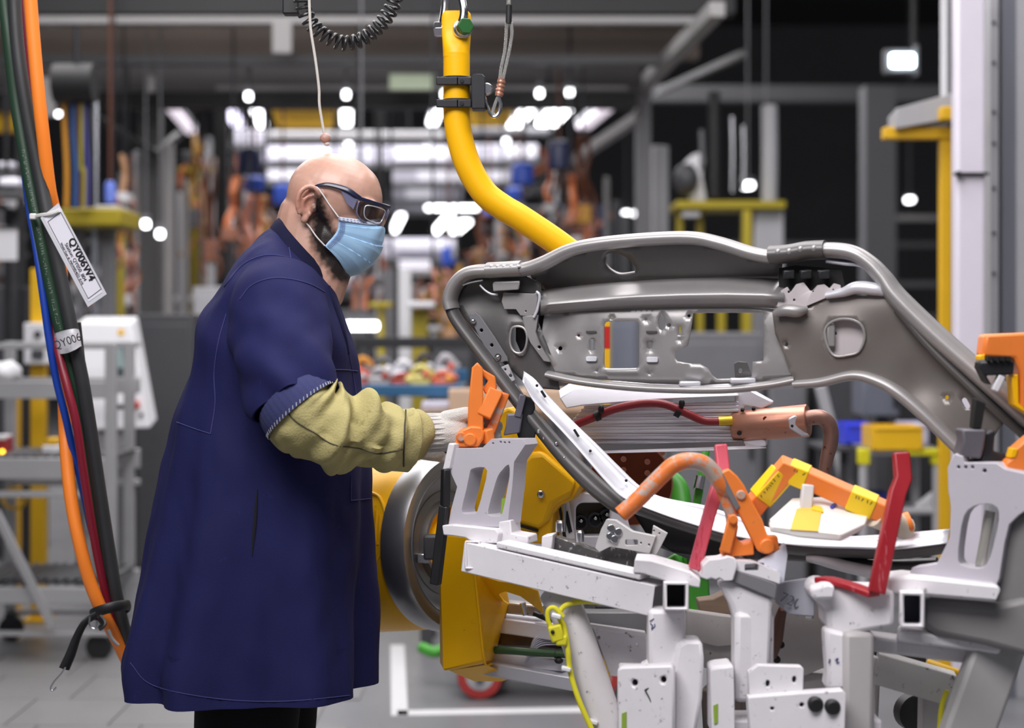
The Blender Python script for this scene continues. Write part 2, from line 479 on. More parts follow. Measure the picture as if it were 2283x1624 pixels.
# ================================================================ lamps of the hall
HALL = Vector(((780-CX)/F, 1, 0)).normalized()
m_lamp = mat('lamp_glow', (250, 250, 255), 0.5, 0, 0, emit=9)
m_lamp_dim = mat('lamp_glow_dim', (240, 228, 240), 0.5, 0, 0, emit=.8)
m_house = mat('lamp_housing', (120, 120, 124), 0.5, 0.2, 0.1)
def lamp(px, py, Y, length, label, w=0.10, direction=None, glow=None, grp='ceiling lamps of the hall'):
    c = P(px, py, Y); d = direction or HALL
    t = thing('ceiling_lamp', label, 'lamp', c, grp)
    a, b = c - d*length/2, c + d*length/2
    MB().bar(a + V(0,0,.045), b + V(0,0,.045), w*1.2, 0.04).build('housing', m_house, t)
    MB().bar(a, b, w, 0.05).build('tube', glow or m_lamp, t, 0.012)
    MB().rod(c + V(0,0,.06), (c.x, c.y, 9.0), 0.006, 6).build('suspension_rod', m_house, t)
    return t
X = Vector((1, 0, 0))
lamp(554, 215, 12.3, 0.05, 'round far lamp just above the leftmost slanted lamp', 0.04)
lamp(519, 258, 19, 1.9, 'slanted tube lamp left of the yellow crane panel, furthest left', 0.12, glow=mat('lamp_lilac', (220, 214, 240), .5, 0, 0, emit=4))
lamp(578, 262, 22, 1.7, 'short bright slanted lamp touching the left yellow panel')
lamp(772, 211, 12.3, 0.05, 'round lamp directly above the upright lamp over the worker', 0.04)
lamp(772, 253, 19, 1.9, 'upright bright lamp above the worker, right of pull cord')
lamp(777, 320, 27, 0.14, 'round lamp right above the worker head', 0.07)
lamp(974, 250, 20, 2.2, 'slanted lamp half hidden by the yellow hanger tube')
lamp(992, 210, 12.3, 0.05, 'round lamp peeking out beside the clamp collars', 0.04)
lamp(1170, 254, 17, 2.6, 'long slanted lamp right of the wire rope loop', 0.11)
lamp(1203, 208, 12.3, 0.05, 'round lamp above the long slanted lamp', 0.04)
lamp(1247, 247, 17, 2.2, 'wide slanted lamp, second right of the wire rope', 0.2)
lamp(1270, 206, 12.3, 0.05, 'round lamp above the wide slanted lamp', 0.04)
lamp(1340, 250, 16, 2.4, 'dim pinkish slanted lamp left of the grey column', 0.13, glow=m_lamp_dim)
lamp(400, 262, 16, 2.4, 'dim pinkish slanted lamp right of the dark column', 0.09, glow=m_lamp_dim)
lamp(954, 315, 28, 0.14, 'round lamp left of the bend of the hanger tube', 0.07)
lamp(1128, 315, 28, 0.14, 'round lamp right of the bend of the hanger tube', 0.07)
lamp(886, 499, 30, 4.5, 'pair-like far lamp right of the face mask', 0.10)
lamp(986, 500, 30, 4.8, 'far slanted lamp second right of the face mask', 0.10)
lamp(1026, 506, 30, 3.0, 'far lamp left of the hanger tube, lowest in its row', 0.16)
lamp(1008, 464, 26, 0.75, 'wide flat lamp left of the hanger tube middle', 0.10, X)
lamp(806, 727, 10.8, 0.2, 'bright horizontal lamp between worker chest and white uprights', 0.06, X)
lamp(113, 221, 15, 0.14, 'upper round lamp right of the orange hose', 0.07)
lamp(122, 250, 14, 0.14, 'lower round lamp right of the orange hose', 0.07)
lamp(325, 500, 12.0, 0.05, 'round low lamp in front of the dark column', 0.045)
lamp(357, 522, 12.0, 0.05, 'round low lamp right of the dark column', 0.045)
lamp(1396, 476, 26, 0.14, 'left one of the twin round lamps above the frame', 0.07)
lamp(1419, 476, 26, 0.14, 'right one of the twin round lamps above the frame', 0.07)
lamp(2028, 446, 22, 0.14, 'lone round lamp beside the yellow bracket post', 0.07)
lamp(1667, 414, 15, 0.12, 'small round lamp on the welding station', 0.08)
lamp(1708, 312, 15, 0.04, 'tiny glint lamp on the welding station pipes', 0.03, glow=m_lamp_dim)
# flood lamp
c = P(2012, 135, 12)
t = thing('flood_lamp', 'bright flood lamp high on the right in the dark', 'lamp', c)
MB().box(c + V(0, .06, .0), (0.22, 0.1, 0.16)).build('housing', m_house, t, 0.01)
MB().box(c, (0.155, 0.03, 0.085)).build('lens', mat('flood_glow', (225, 245, 255), .4, 0, 0, emit=14), t, 0.01)
MB().box(c + V(0.09, 0.02, 0), (0.02, 0.1, 0.2)).build('bracket', m_house, t)
MB().rod(c + V(.09, .05, .1), (c.x+.09, c.y+.05, 9.0), .02, 8).build('mast', m_beam_dk, t)

# ================================================================ white bridge rails in the middle of the hall
m_rail_w = mat('bridge_white', (206, 204, 218), 0.5, 0, 0.04, 1.5)
def bridge(px0, py0, px1, py1, Y, label, lamps=()):
    a, b = P(px0, py0, Y), P(px1, py1, Y); w = abs(b.x-a.x); h = abs(a.z-b.z); c = (a+b)/2
    t = thing('overhead_rail', label, 'rail', (c.x, Y, b.z), 'white overhead rails over the far stations')
    MB().box((c.x, Y+0.1, c.z), (w, 0.2, h)).build('rail', m_rail_w, t, 0.02)
    MB().box((c.x, Y+0.1, b.z-0.03), (w*0.96, 0.3, 0.05)).build('lower_flange', m_beam, t)
    for k in (-.42, .42): MB().rod((c.x+k*w, Y+.1, a.z), (c.x+k*w, Y+.1, 9.0), .012, 6).build('hanger', m_beam_dk, t)
    for lx0, lx1, ly, lh in lamps:  # spans where a glow is added to make the rail face look lit
        p, q = P(lx0, ly, Y-0.05), P(lx1, ly, Y-0.05)
        MB().box((p+q)/2, (abs(q.x-p.x), 0.06, lh*S(Y))).build('glow_strip', mat('strip_glow', (246, 244, 255), .5, 0, 0, emit=.22), t, 0.01)
    return t
bridge(585, 326, 1015, 364, 20, 'topmost white overhead rail behind the worker head', [(600, 730, 345, 22), (880, 1000, 345, 26)])
bridge(1040, 322, 1200, 358, 20.5, 'white overhead rail right of the hanger tube bend', [(1130, 1195, 338, 26)])
bridge(590, 376, 730, 404, 23, 'white overhead rail left of the worker forehead', [(600, 700, 390, 20)])
bridge(872, 378, 1140, 408, 24, 'second white overhead rail right of the worker head', [(930, 1130, 393, 22)])
bridge(868, 420, 1030, 446, 27, 'third white overhead rail right of the worker head', [(905, 970, 432, 22)])
bridge(850, 455, 960, 472, 30, 'lowest thin white rail above the far lamps', [])
bridge(838, 532, 1015, 578, 17, 'broad white rail right of the face mask', [(880, 1010, 548, 20), (890, 960, 592, 22)])
bridge(735, 612, 845, 650, 15, 'white rail end under the face mask', [(740, 800, 622, 18)])
bridge(520, 288, 590, 322, 18, 'short pale rail left of the worker above the navy balancer', [])
bridge(0, 395, 42, 418, 10, 'white shelf edge at the left picture edge', [(0, 42, 406, 14)])
bridge(0, 360, 30, 378, 10.6, 'upper white shelf edge at the left picture edge', [(0, 26, 368, 12)])
# yellow crane panels
def yellow_panel(pts, Y, label):
    q = flatq(Y)
    t = thing('crane_panel', label, 'panel', q(*pts[2]), 'yellow crane panels')
    MB().plate(pts, [], q, (0, 0.12, 0)).build('panel', yellow_plain, t, 0.01)
    x0 = min(p[0] for p in pts); x1 = max(p[0] for p in pts); y0 = min(p[1] for p in pts)
    MB().bar(q(x0, y0-6), q(x1, y0-6), 0.2, 0.05).build('top_rail', m_beam_dk, t)
    e = q((x0+x1)/2, y0-6); MB().rod(e, (e.x, e.y, 9.0), .015, 6).build('hanger', m_beam_dk, t)
yellow_panel([(605, 238), (752, 238), (738, 285), (618, 285)], 15.5, 'yellow crane panel hanging above the worker')
yellow_panel([(1046, 238), (1146, 238), (1132, 280), (1046, 280)], 15.5, 'yellow crane panel behind the wire rope loop')
yellow_panel([(-20, 246), (34, 246), (36, 294), (-20, 294)], 14.0, 'yellow crane panel at the left picture edge')
# grey ducts between
bridge_m = m_beam
def duct(px0, py0, px1, py1, Y, m, label):
    a, b = P(px0, py0, Y), P(px1, py1, Y); c = (a+b)/2; r = abs(a.z-b.z)/2
    o = MB().lathe((a.x, Y, c.z), (1, 0, 0), [(0, r*.9), (0, r), (b.x-a.x, r), (b.x-a.x, r*.9)], 20).build('air_duct', m, None)
    tag(o, label, 'duct', 'ducts over the far stations')
    for k in (.2, .8):
        x = a.x + (b.x-a.x)*k; MB().rod((x, Y, c.z), (x, Y, 9.0), .01, 6).build('hanger', m_beam_dk, o)
    return o
duct(600, 292, 990, 318, 16.5, light_grey, 'pale round duct below the yellow crane panel')
duct(1045, 284, 1230, 306, 16.8, mid_grey, 'grey round duct right of the hanger tube')
duct(840, 612, 880, 640, 14.2, mid_grey, 'stub of grey duct above the white uprights')

# ================================================================ balancers and hanging welding guns of the far stations
blue_p = mat('balancer_blue', (52, 88, 196), 0.4, 0, 0.1, 6)
navy_p = mat('balancer_navy', (24, 34, 74), 0.4, 0, 0.1, 6)
orange_h = mat('hose_orange', (204, 118, 72), 0.45, 0, 0.1)
copper_h = mat('gun_copper', (150, 100, 80), 0.4, 0.4, 0.15)
brown_h = mat('hose_brown', (92, 52, 34), 0.5, 0, 0.15)
def balancer(px, py, w, h, Y, m, label, py_top=210):
    c = P(px, py, Y); r = w/2*S(Y); hh = h*S(Y)
    t = thing('tool_balancer', label, 'balancer', c - V(0, 0, hh/2), 'spring balancers over the far stations')
    MB().lathe(c - V(0, 0, hh/2), (0, 0, 1), [(0, r*.75), (hh*.08, r), (hh*.8, r), (hh*.95, r*.8), (hh, r*.4)], 20).build('drum', m, t)
    MB().lathe(c - V(0, 0, hh*.52), (0, 0, 1), [(0, r*.82), (hh*.1, r*.82)], 20).build('bottom_cap', black_metal, t)
    top = P(px, py_top, Y); MB().rod(c + V(0, 0, hh/2), (top.x, top.y, 9.0), 0.010, 6).build('cable', brown_h, t)
    MB().rod(c - V(0, 0, hh*.5), c - V(0, 0, hh*1.1), 0.008, 6).build('lower_cable', brown_h, t)
balancer(556, 358, 54, 62, 13.5, navy_p, 'navy balancer left of the worker, above a blue one')
balancer(568, 410, 50, 34, 14.0, blue_p, 'small blue balancer just below the navy one on the left', 385)
balancer(631, 434, 42, 48, 14.8, blue_p, 'blue balancer touching the back of the worker head')
balancer(1165, 388, 50, 52, 13.0, blue_p, 'bright blue balancer right of the hanger tube bend')
balancer(1246, 346, 52, 66, 12.5, navy_p, 'navy balancer under the wide slanted lamp')
balancer(1150, 434, 44, 34, 15, blue_p, 'pale blue balancer half behind the hanger tube')
balancer(1000, 572, 30, 44, 16, blue_p, 'small blue balancer left of the car body frame corner', 500)
balancer(246, 430, 26, 52, 11, mat('balancer_light', (106, 128, 214), .4, 0, .1), 'light blue balancer above the olive platform', 330)
balancer(1090, 472, 22, 22, 17, blue_p, 'little blue balancer left of the hanger tube slope', 440)

def hang_gun(px, y0, y1, Y, label, hose=orange_h, body=copper_h, lean=0, w=20):
    seed = (px*13 + y0*7) % 97
    rnd = random.Random(seed)
    top, bot = P(px, y0, Y), P(px+lean, y1, Y); L = (top-bot).length; s = S(Y)
    t = thing('hanging_weld_gun', label, 'welding gun', bot, 'welding guns hanging at the far stations')
    pts = [top + (bot-top)*k/5 + V(rnd.uniform(-.5, .5)*w*s, rnd.uniform(-.1, .1), 0) for k in range(5)]
    MB().tube(pts, w*0.36*s, 8, 4).build('hose', hose, t)
    pts = [p + V(w*.8*s, 0.05, 0) + V(rnd.uniform(-.4, .4)*w*s, 0, 0) for p in pts]
    MB().tube(pts, w*0.22*s, 8, 4).build('cable', brown_h if rnd.random() < .6 else orange_h, t)
    c = top + (bot-top)*0.78
    MB().box(c, (w*1.5*s, 0.2, L*.18)).build('body', body, t, 0.01)
    MB().tube([c + V(-w*.5*s, 0, 0), c + V(-w*1.2*s, 0, -L*.1), c + V(-w*.6*s, 0, -L*.2)], w*.2*s, 8, 4).build('arm', copper_h, t)
    MB().tube([c + V(w*.5*s, 0, 0), c + V(w*1.2*s, 0, -L*.12), c + V(w*.7*s, 0, -L*.22)], w*.2*s, 8, 4).build('arm', copper_h, t)
    MB().rod(top, (top.x, top.y, 9.0), 0.008, 6).build('hanger', black_metal, t)
tan_h = mat('hose_tan', (196, 150, 112), 0.5, 0, 0.12)
ochre_h = mat('hose_ochre', (176, 128, 40), 0.5, 0, 0.12)
pink_h = mat('hose_salmon', (196, 130, 112), 0.5, 0, 0.12)
hang_gun(520, 395, 560, 12.0, 'orange-hosed welding gun right of the black post', orange_h, copper_h, -6, 24)
hang_gun(556, 440, 600, 12.4, 'welding gun hanging under the small blue balancer', pink_h, copper_h, 4, 22)
hang_gun(592, 440, 540, 13.0, 'tan welding gun left of the worker ear', tan_h, ochre_h, 0, 20)
hang_gun(540, 470, 680, 14.6, 'long copper welding gun behind the worker shoulder', copper_h, brown_h, 10, 20)
hang_gun(455, 350, 620, 13.0, 'dark brown hoses and gun left of the black post', brown_h, copper_h, 20, 18)
hang_gun(430, 300, 540, 13.8, 'brown welding gun beside the pale upright', ochre_h, mid_grey, 0, 16)
hang_gun(1270, 390, 520, 12.2, 'orange welding gun under the navy balancer', orange_h, copper_h, 0, 14)
hang_gun(1225, 380, 490, 12.8, 'orange and grey gun left of the navy balancer cable', orange_h, light_grey, 0, 18)
hang_gun(1300, 300, 530, 12.5, 'brown welding gun with long dark hoses, right of navy balancer', brown_h, ochre_h, 0, 22)
hang_gun(1075, 480, 590, 14.0, 'copper gun below the hanger tube, left of centre', copper_h, tan_h, -10, 18)
hang_gun(1120, 510, 590, 14.4, 'grey and tan gun under the hanger tube', tan_h, light_grey, 0, 18)
hang_gun(1170, 520, 585, 14.8, 'salmon hosed gun just above the frame corner', pink_h, ochre_h, 0, 14)
hang_gun(965, 600, 690, 11.5, 'salmon gun hanging left of the frame corner', pink_h, copper_h, 8, 14)
hang_gun(1020, 590, 800, 12.6, 'ochre gun right beside the frame left corner', ochre_h, tan_h, -20, 18)
hang_gun(800, 620, 720, 12.0, 'reddish gun under the worker chin', copper_h, copper_h, 6, 24)
hang_gun(255, 440, 600, 11.5, 'orange hose and gun under the light blue balancer', orange_h, brown_h, -8, 18)
hang_gun(275, 345, 470, 12.0, 'pale gun right of the shiny conduit pole', tan_h, near_white, 4, 18)
hang_gun(285, 560, 700, 12.4, 'small pinkish gun left of the dark column foot', pink_h, near_white, 0, 14)

# a reel of coloured hoses on the left
t = thing('hose_reel', 'black overhead hose carrier with coloured hoses on the left', 'hose carrier', P(170, 195, 9))
MB().lathe(P(122, 186, 9), (1, 0, 0), [(0, .05), (0, .1), (.2, .1), (.2, .05)], 20).build('drum', black_rubber, t)
MB().rod(P(170, 165, 9), P(170, 60, 9), 0.015, 8).build('hanger', black_metal, t)
for px, py0, w, col, lab in ((146, 215, 11, (214, 148, 44), 'ochre hose, leftmost on the overhead carrier'), (166, 240, 12, (54, 92, 150), 'blue hose on the overhead carrier, beside the ochre one'),
                            (178, 240, 10, (96, 44, 52), 'dark red hose in the middle of the carrier'), (184, 330, 9, (150, 140, 40), 'olive yellow hose low on the carrier'),
                            (192, 240, 10, (54, 52, 130), 'violet-blue hose on the carrier'), (202, 200, 16, (22, 24, 34), 'thick black hose, rightmost on the carrier')):
    Y = 9.0 + (px % 7)*0.01
    o = MB().tube([P(px-2, 190, Y), P(px-3, py0+40, Y), P(px+3, 380, Y), P(px+2, 462, Y)], w/2*S(Y), 8, 5).build('hanging_hose', mat('carrier_hose_%d' % px, col, 0.45, 0, .08), None)
    tag(o, lab, 'hose', 'hoses on the overhead carrier')

# olive platform below the reel
olive = mat('olive_yellow', (166, 148, 22), 0.5, 0, 0.1, 5)
t = thing('platform_stand', 'olive yellow platform on a grey stand left of the dark column', 'platform', (P(205, 500, 9.2).x, 9.4, 0))
MB().box(P(205, 485, 9.2) + V(0, .2, 0), (135*S(9.2), 0.5, 38*S(9.2))).build('deck', olive, t, 0.01)
MB().box(P(215, 470, 9.2) + V(0, .2, 0.02), (90*S(9.2), 0.3, 10*S(9.2))).build('tray', light_grey, t, 0.01)
p = P(222, 500, 9.3)
MB().box((p.x, 9.5, p.z/2), (30*S(9.3), 0.1, p.z)).build('post', mid_grey, t, 0.005)
p = P(160, 500, 9.3)
MB().box((p.x, 9.5, p.z/2), (16*S(9.3), 0.06, p.z)).build('post', mid_grey, t, 0.005)

# ================================================================ right side: welding station, stands
t = thing('welding_station', 'tall welding station with yellow deck and white ducts in the dark', 'machine', (P(1620, 500, 12).x, 12.2, 0))
y12 = 12.0
for px, w, y0, y1, m, nm in ((1592, 26, 205, 440, black_rubber, 'black_hose'), (1632, 9, 260, 430, chrome, 'pipe'), (1657, 8, 280, 420, chrome, 'pipe'), (1715, 36, 235, 450, light_grey, 'duct'), (1564, 10, 290, 380, mid_grey, 'pipe')):
    p, q = P(px, y0, y12), P(px, y1, y12)
    MB().tube([p, (p+q)/2 + V(.004, 0, 0), q], w/2*S(y12), 12, 3).build(nm, m, t)
MB().box(P(1620, 462, y12), (240*S(y12), 0.5, 18*S(y12))).build('deck', olive, t, 0.01)
for px in (1515, 1560, 1660):
    p = P(px, 470, y12); MB().box((p.x, y12, p.z/2), (14*S(y12), 0.06, p.z)).build('leg', olive, t)
p = P(1708, 470, y12); MB().box((p.x, y12, p.z/2), (64*S(y12), 0.3, p.z)).build('cabinet', light_grey, t, 0.01)
MB().plate(smoothpoly([(1520, 402), (1528, 362), (1552, 342), (1572, 352), (1566, 392), (1574, 446), (1548, 452), (1536, 424)], 3), [], flatq(y12), (0, .15, 0)).build('white_cover', near_white, t, .03)
MB().ell(P(1530, 400, y12-.1), (28*S(y12), .1, 36*S(y12))).build('motor', dark_grey, t)
MB().box(P(1540, 478, y12-.15), (40*S(y12), .1, 14*S(y12))).build('tray', near_white, t, 0.01)
t = thing('sheet_rack', 'upright pale sheet rack behind the grey column', 'rack', (P(1474, 500, 13.4).x, 13.5, 0))
p = P(1474, 325, 13.4)
MB().box((p.x, 13.5, p.z/2), (34*S(13.4), .2, p.z)).build('sheet', light_grey, t, 0.01)
MB().box((p.x - .06, 13.4, p.z*.5), (.02, .05, p.z)).build('edge', near_white, t)

# yellow bracket stand with a grey slab
t = thing('bracket_stand', 'yellow bracket stand carrying a grey slab left of the white post', 'stand', (P(2106, 700, 7.2).x, 7.3, 0))
q = P(2106, 296, 7.2); MB().box((q.x, 7.2, q.z/2), (24*S(7.2), 0.05, q.z)).build('post', yellow_plain, t, 0.004)
MB().box(P(2050, 298, 7.2), (162*S(7.2), 0.08, 26*S(7.2))).build('arm', yellow_plain, t, 0.004)
MB().box(P(2118, 254, 7.0), (44*S(7.2), 0.08, 28*S(7.2))).build('upper_arm', yellow_plain, t, 0.004)
MB().plate([(1998, 242), (2135, 205), (2135, 262), (1998, 286)], [], flatq(7.1), (0.03, 0.3, 0)).build('slab', light_grey, t, 0.004)
MB().bar(P(2122, 300, 7.2), P(2112, 420, 7.2), 8*S(7.2), .03).build('gusset', yellow_plain, t)
# white post and aluminium profile
t = thing('white_post', 'white enamelled post with a cable tie at the right', 'post', (P(2168, 800, 6.4).x, 6.45, 0))
p = P(2132, -60, 6.4); q = P(2198, -60, 6.4)
MB().box(((p.x+q.x)/2, 6.44, p.z/2), (q.x-p.x, 0.08, p.z)).build('shaft', mat('post_white', (226, 220, 232), .4, 0, .04), t, 0.012)
MB().box(P(2165, 388, 6.39), (76*S(6.4), 0.03, 6*S(6.4))).build('cable_tie', black_rubber, t)
MB().ell(P(2137, 388, 6.36), (.012, .012, .012), None, 10, 6).build('tie_head', black_rubber, t)
t = thing('profile_post', 'grooved aluminium profile post at the right edge', 'post', (P(2245, 800, 6.7).x, 6.75, 0))
for x0, x1, m, nm in ((2208, 2226, light_grey, 'flange'), (2226, 2234, dark_grey, 'groove'), (2234, 2266, mat('profile_alu', (150, 152, 162), .35, .7, .08, aniso=(1, 1, .1)), 'face'), (2266, 2290, light_grey, 'flange')):
    p, q = P(x0, -60, 6.7), P(x1, -60, 6.7)
    MB().box(((p.x+q.x)/2, 6.74 + (0.02 if nm == 'groove' else 0), p.z/2), (q.x-p.x, 0.08, p.z)).build(nm, m, t)
for py in (50, 140, 250, 320, 420, 520, 610):
    MB().lathe(P(2216, py, 6.695), (0, -1, 0), [(0, .008), (.006, .006)], 10).build('rivet', dark_grey, t)
t = thing('conduit_pipe', 'thin pale pipe left of the white post top', 'pipe', (P(2106, 200, 7.6).x, 7.6, 0))
p, q = P(2106, -60, 7.6), P(2106, 215, 7.6)
MB().rod(p, (q.x, q.y, q.z), 9*S(7.6)).build('pipe', near_white, t)
MB().rod(q, (q.x, q.y, 0), 6*S(7.6)).build('lower_pipe', mid_grey, t)

# bin stand
t = thing('bin_stand', 'pipe stand with yellow joints under the plastic bins', 'stand', (P(2005, 1200, 7.6).x, 7.7, 0))
ypl = mat('joint_yellow', (222, 214, 30), .45, 0, .05)
for px in (1925, 2088):
    for dy in (0, .4):
        p = P(px, 1012, 7.6); MB().rod((p.x, 7.6+dy, 0), (p.x, 7.6+dy, p.z), 10*S(7.6), 12).build('leg', light_grey, t)
    MB().box(P(px, 1018, 7.6), (26*S(7.6), .05, 36*S(7.6))).build('joint', ypl, t, .006)
a, b = P(1925, 1008, 7.6), P(2088, 1008, 7.6)
MB().rod(a, b, 8*S(7.6), 12).build('front_rail', light_grey, t)
MB().box(P(2055, 1008, 7.59), (70*S(7.6), .05, 16*S(7.6))).build('joint_sleeve', ypl, t, .006)
MB().box((a+b)/2 + V(0, .2, .012), (165*S(7.6), .42, .016)).build('shelf', mid_grey, t)
MB().rod(P(1925, 1140, 7.6), P(2088, 1140, 7.6), 8*S(7.6), 12).build('lower_rail', light_grey, t)
MB().box(P(2005, 1135, 7.8), (165*S(7.6), .38, .016)).build('lower_shelf', mid_grey, t)
def bin_(px0, py0, px1, py1, Y, col, label, d=0.22):
    a, b = P(px0, py0, Y), P(px1, py1, Y); w, h = b.x-a.x, a.z-b.z
    t = thing('storage_bin', label, 'bin', ((a.x+b.x)/2, Y+d/2, b.z), 'plastic bins on the stand')
    m = mat('bin_%d_%d_%d' % col, col, .4, 0, .05)
    k = .012
    mb = MB(); cx_ = (a.x+b.x)/2
    mb.plate([(px0, py1), (px1, py1), (px1-4, py0), (px0+10, py0)], [], flatq(Y), (0, .006, 0)).build('front', m, t, .002)
    for x in (a.x+.004, b.x-.004): MB().box((x, Y+d/2, b.z+h/2), (.006, d, h)).build('side', m, t)
    MB().box((cx_, Y+d, b.z+h/2), (w, .006, h)).build('back', m, t)
    MB().box((cx_, Y+d/2, b.z+.004), (w, d, .006)).build('bottom', m, t)
    MB().box((cx_, Y-.004, a.z-.006), (w*.9, .012, .014)).build('lip', m, t, .003)
    return t
bin_(1944, 952, 2058, 1004, 7.55, (240, 190, 30), 'yellow plastic bin on the pipe stand')
bin_(1884, 946, 1946, 992, 7.85, (58, 74, 226), 'bright blue plastic bin left of the yellow bin')
bin_(2020, 945, 2070, 990, 7.95, (206, 204, 226), 'pale lilac bin behind the yellow bin')
bin_(1935, 1104, 1990, 1136, 7.7, (34, 52, 128), 'dark blue bin on the lower shelf of the stand')
t = thing('work_table', 'dark table beside the bin stand holding the blue bin', 'table', (P(1880, 1100, 7.8).x, 7.9, 0))
p = P(1866, 996, 7.8); MB().box((p.x, 8.0, p.z-.012), (64*S(7.8), .4, .024)).build('top', dark_grey, t, .004)
for px in (1842, 1890):
    p2 = P(px, 1000, 7.85); MB().box((p2.x, 7.95, p.z/2-.012), (.03, .03, p.z-.024)).build('leg', dark_grey, t)
o = MB().plate([(2040, 1130), (2085, 1096), (2110, 1118), (2092, 1140), (2052, 1152)], [], flatq(7.75), (0, .05, 0)).build('folded_cloth', near_white, None, .01)
tag(o, 'crumpled white wrap on the lower shelf of the bin stand', 'wrap')

# machines in the dark behind the frame
def cabinet(px0, py0, px1, Y, m, label, d=.5, door=True, py1=None):
    a, b = P(px0, py0, Y), P(px1, py0, Y); zb = 0 if py1 is None else P(px0, py1, Y).z
    t = thing('machine_cabinet', label, 'cabinet', ((a.x+b.x)/2, Y+d/2, zb))
    w = b.x-a.x; h = a.z-zb
    MB().box(((a.x+b.x)/2, Y+d/2, zb+h/2), (w, d, h)).build('body', m, t, .008)
    if door:
        MB().box(((a.x+b.x)/2, Y-.006, zb+h/2), (w*.88, .012, h*.92)).build('door', m, t, .004)
        MB().box((b.x-w*.14, Y-.02, zb+h*.55), (.02, .03, .12)).build('handle', black_metal, t, .004)
    return t
slate = mat('slate_panel', (110, 114, 128), .5, 0, .08)
cabinet(1500, 742, 1702, 9.5, mid_grey, 'grey cabinet seen through the large panel cutout')
sb_ = cabinet(1925, 838, 2006, 8.6, slate, 'slate blue-grey box behind the bins', .3, True, 930)
p = P(1966, 930, 8.75); MB().box((p.x, 8.75, p.z/2), (.05, .05, p.z)).build('post', dark_grey, sb_, .004)
cabinet(1835, 800, 1926, 9.2, dark_grey, 'dark cabinet right of the electrode holder')
cabinet(1716, 840, 1800, 9.4, mid_grey, 'grey cabinet behind the copper electrode holder')
cabinet(2006, 700, 2110, 10.5, mat('panel_black', (34, 34, 36), .5), 'black cabinet behind the bins on the right')
cabinet(1330, 700, 1420, 10.2, slate, 'bluish cabinet behind the small panel window', .5)
o = brace(P(1828, 860, 8.8), P(1888, 1090, 8.8), .05, light_grey, 'pale sloping strut right of the electrode', 'strut')
for px, y0, Y, lab in ((1665, 470, 10.8, 'slim yellow post behind the right panel cutout'), (1350, 640, 9.8, 'slim yellow post behind the small panel window'), (1608, 560, 11.0, 'slim yellow post behind the middle of the panel')):
    x = (px-CX)/F*Y; zt = HC-(y0-HY)/F*Y
    o = MB().box((x, Y, zt/2), (.05, .05, zt)).box((x, Y, .01), (.12, .12, .02)).build('guard_post', olive, None, .004)
    tag(o, lab, 'post', 'yellow guard posts')

# ================================================================ centre: blue bench with parts, boxes
bench_b = mat('bench_blue', (38, 92, 132), .45, 0, .08)
Yb = 8.2
t = thing('blue_bench', 'blue steel bench behind the worker forearm', 'bench', (P(900, 870, Yb).x, Yb+.4, 0))
a, b = P(770, 858, Yb), P(1032, 884, Yb)
MB().box(((a.x+b.x)/2, Yb, (a.z+b.z)/2), (b.x-a.x, .05, a.z-b.z)).build('front_rail', bench_b, t, .006)
MB().box(((a.x+b.x)/2, Yb+.42, (a.z+b.z)/2), (b.x-a.x, .8, .02)).build('tray', dark_grey, t)
MB().box(((a.x+b.x)/2, Yb+.84, a.z), (b.x-a.x, .04, .1)).build('back_rail', bench_b, t, .006)
for x in (a.x+.03, b.x-.03):
    for y in (Yb+.02, Yb+.82): MB().box((x, y, b.z/2), (.05, .05, b.z)).build('leg', bench_b, t)
MB().box(((a.x+b.x)/2, Yb+.1, b.z-.12), (b.x-a.x-.1, .03, .06)).build('cross_rail', mat('bench_blue_lt', (96, 120, 150), .5), t)
t2 = None
rnd = random.Random(3)
cols = [(206, 88, 68), (226, 226, 232), (196, 100, 76), (170, 168, 172), (80, 78, 80), (216, 150, 70), (150, 60, 50), (190, 190, 196), (110, 112, 116), (208, 198, 120)]
desc = ['salmon red', 'white', 'brick red', 'pale grey', 'dark grey', 'tan', 'deep red', 'silver', 'grey', 'straw yellow']
spots = ['at the left end', 'left of the middle', 'near the middle', 'right of the middle', 'at the right end']
n = 0
for j in range(2):
    for i in range(5):
        k = (i*3 + j*5) % 10
        px = 800 + i*48 + rnd.uniform(-8, 8); Y = Yb + .2 + .4*j
        z0 = (a.z+b.z)/2 + .01; x = (px-CX)/F*Y
        t = thing('clamp_part', '%s metal part %s of the %s row on the blue bench' % (desc[k], spots[i], ('front', 'back')[j]), 'machine part', (x, Y, z0), 'parts lying on the blue bench')
        m = mat('part_%d' % k, cols[k], .45, .2, .1)
        h = rnd.uniform(.05, .1) + .05*j
        MB().box((x, Y, z0+h*.3), (.1, .12, h*.6)).build('base', m, t, .008)
        MB().tube([(x-.05, Y, z0+h*.5), (x, Y-.02, z0+h), (x+.06, Y, z0+h*.6)], .018, 8, 4).build('arm', m, t)
        MB().ell((x+.03, Y-.05, z0+h*.6), (.02, .02, .02), None, 10, 6).build('knob', mat('part_%d' % ((k+3) % 10), cols[(k+3) % 10], .45, .2, .1), t)
t = thing('guard_rail', 'black horizontal guard rail behind the bench parts', 'rail', (P(920, 760, 9.6).x, 9.6, 0))
a2, b2 = P(790, 752, 9.6), P(1060, 776, 9.6)
MB().box(((a2.x+b2.x)/2, 9.6, (a2.z+b2.z)/2), (b2.x-a2.x, .06, a2.z-b2.z)).build('rail', black_metal, t, .004)
for x in (a2.x, b2.x): MB().box((x, 9.6, b2.z/2), (.06, .06, b2.z)).build('post', black_metal, t)
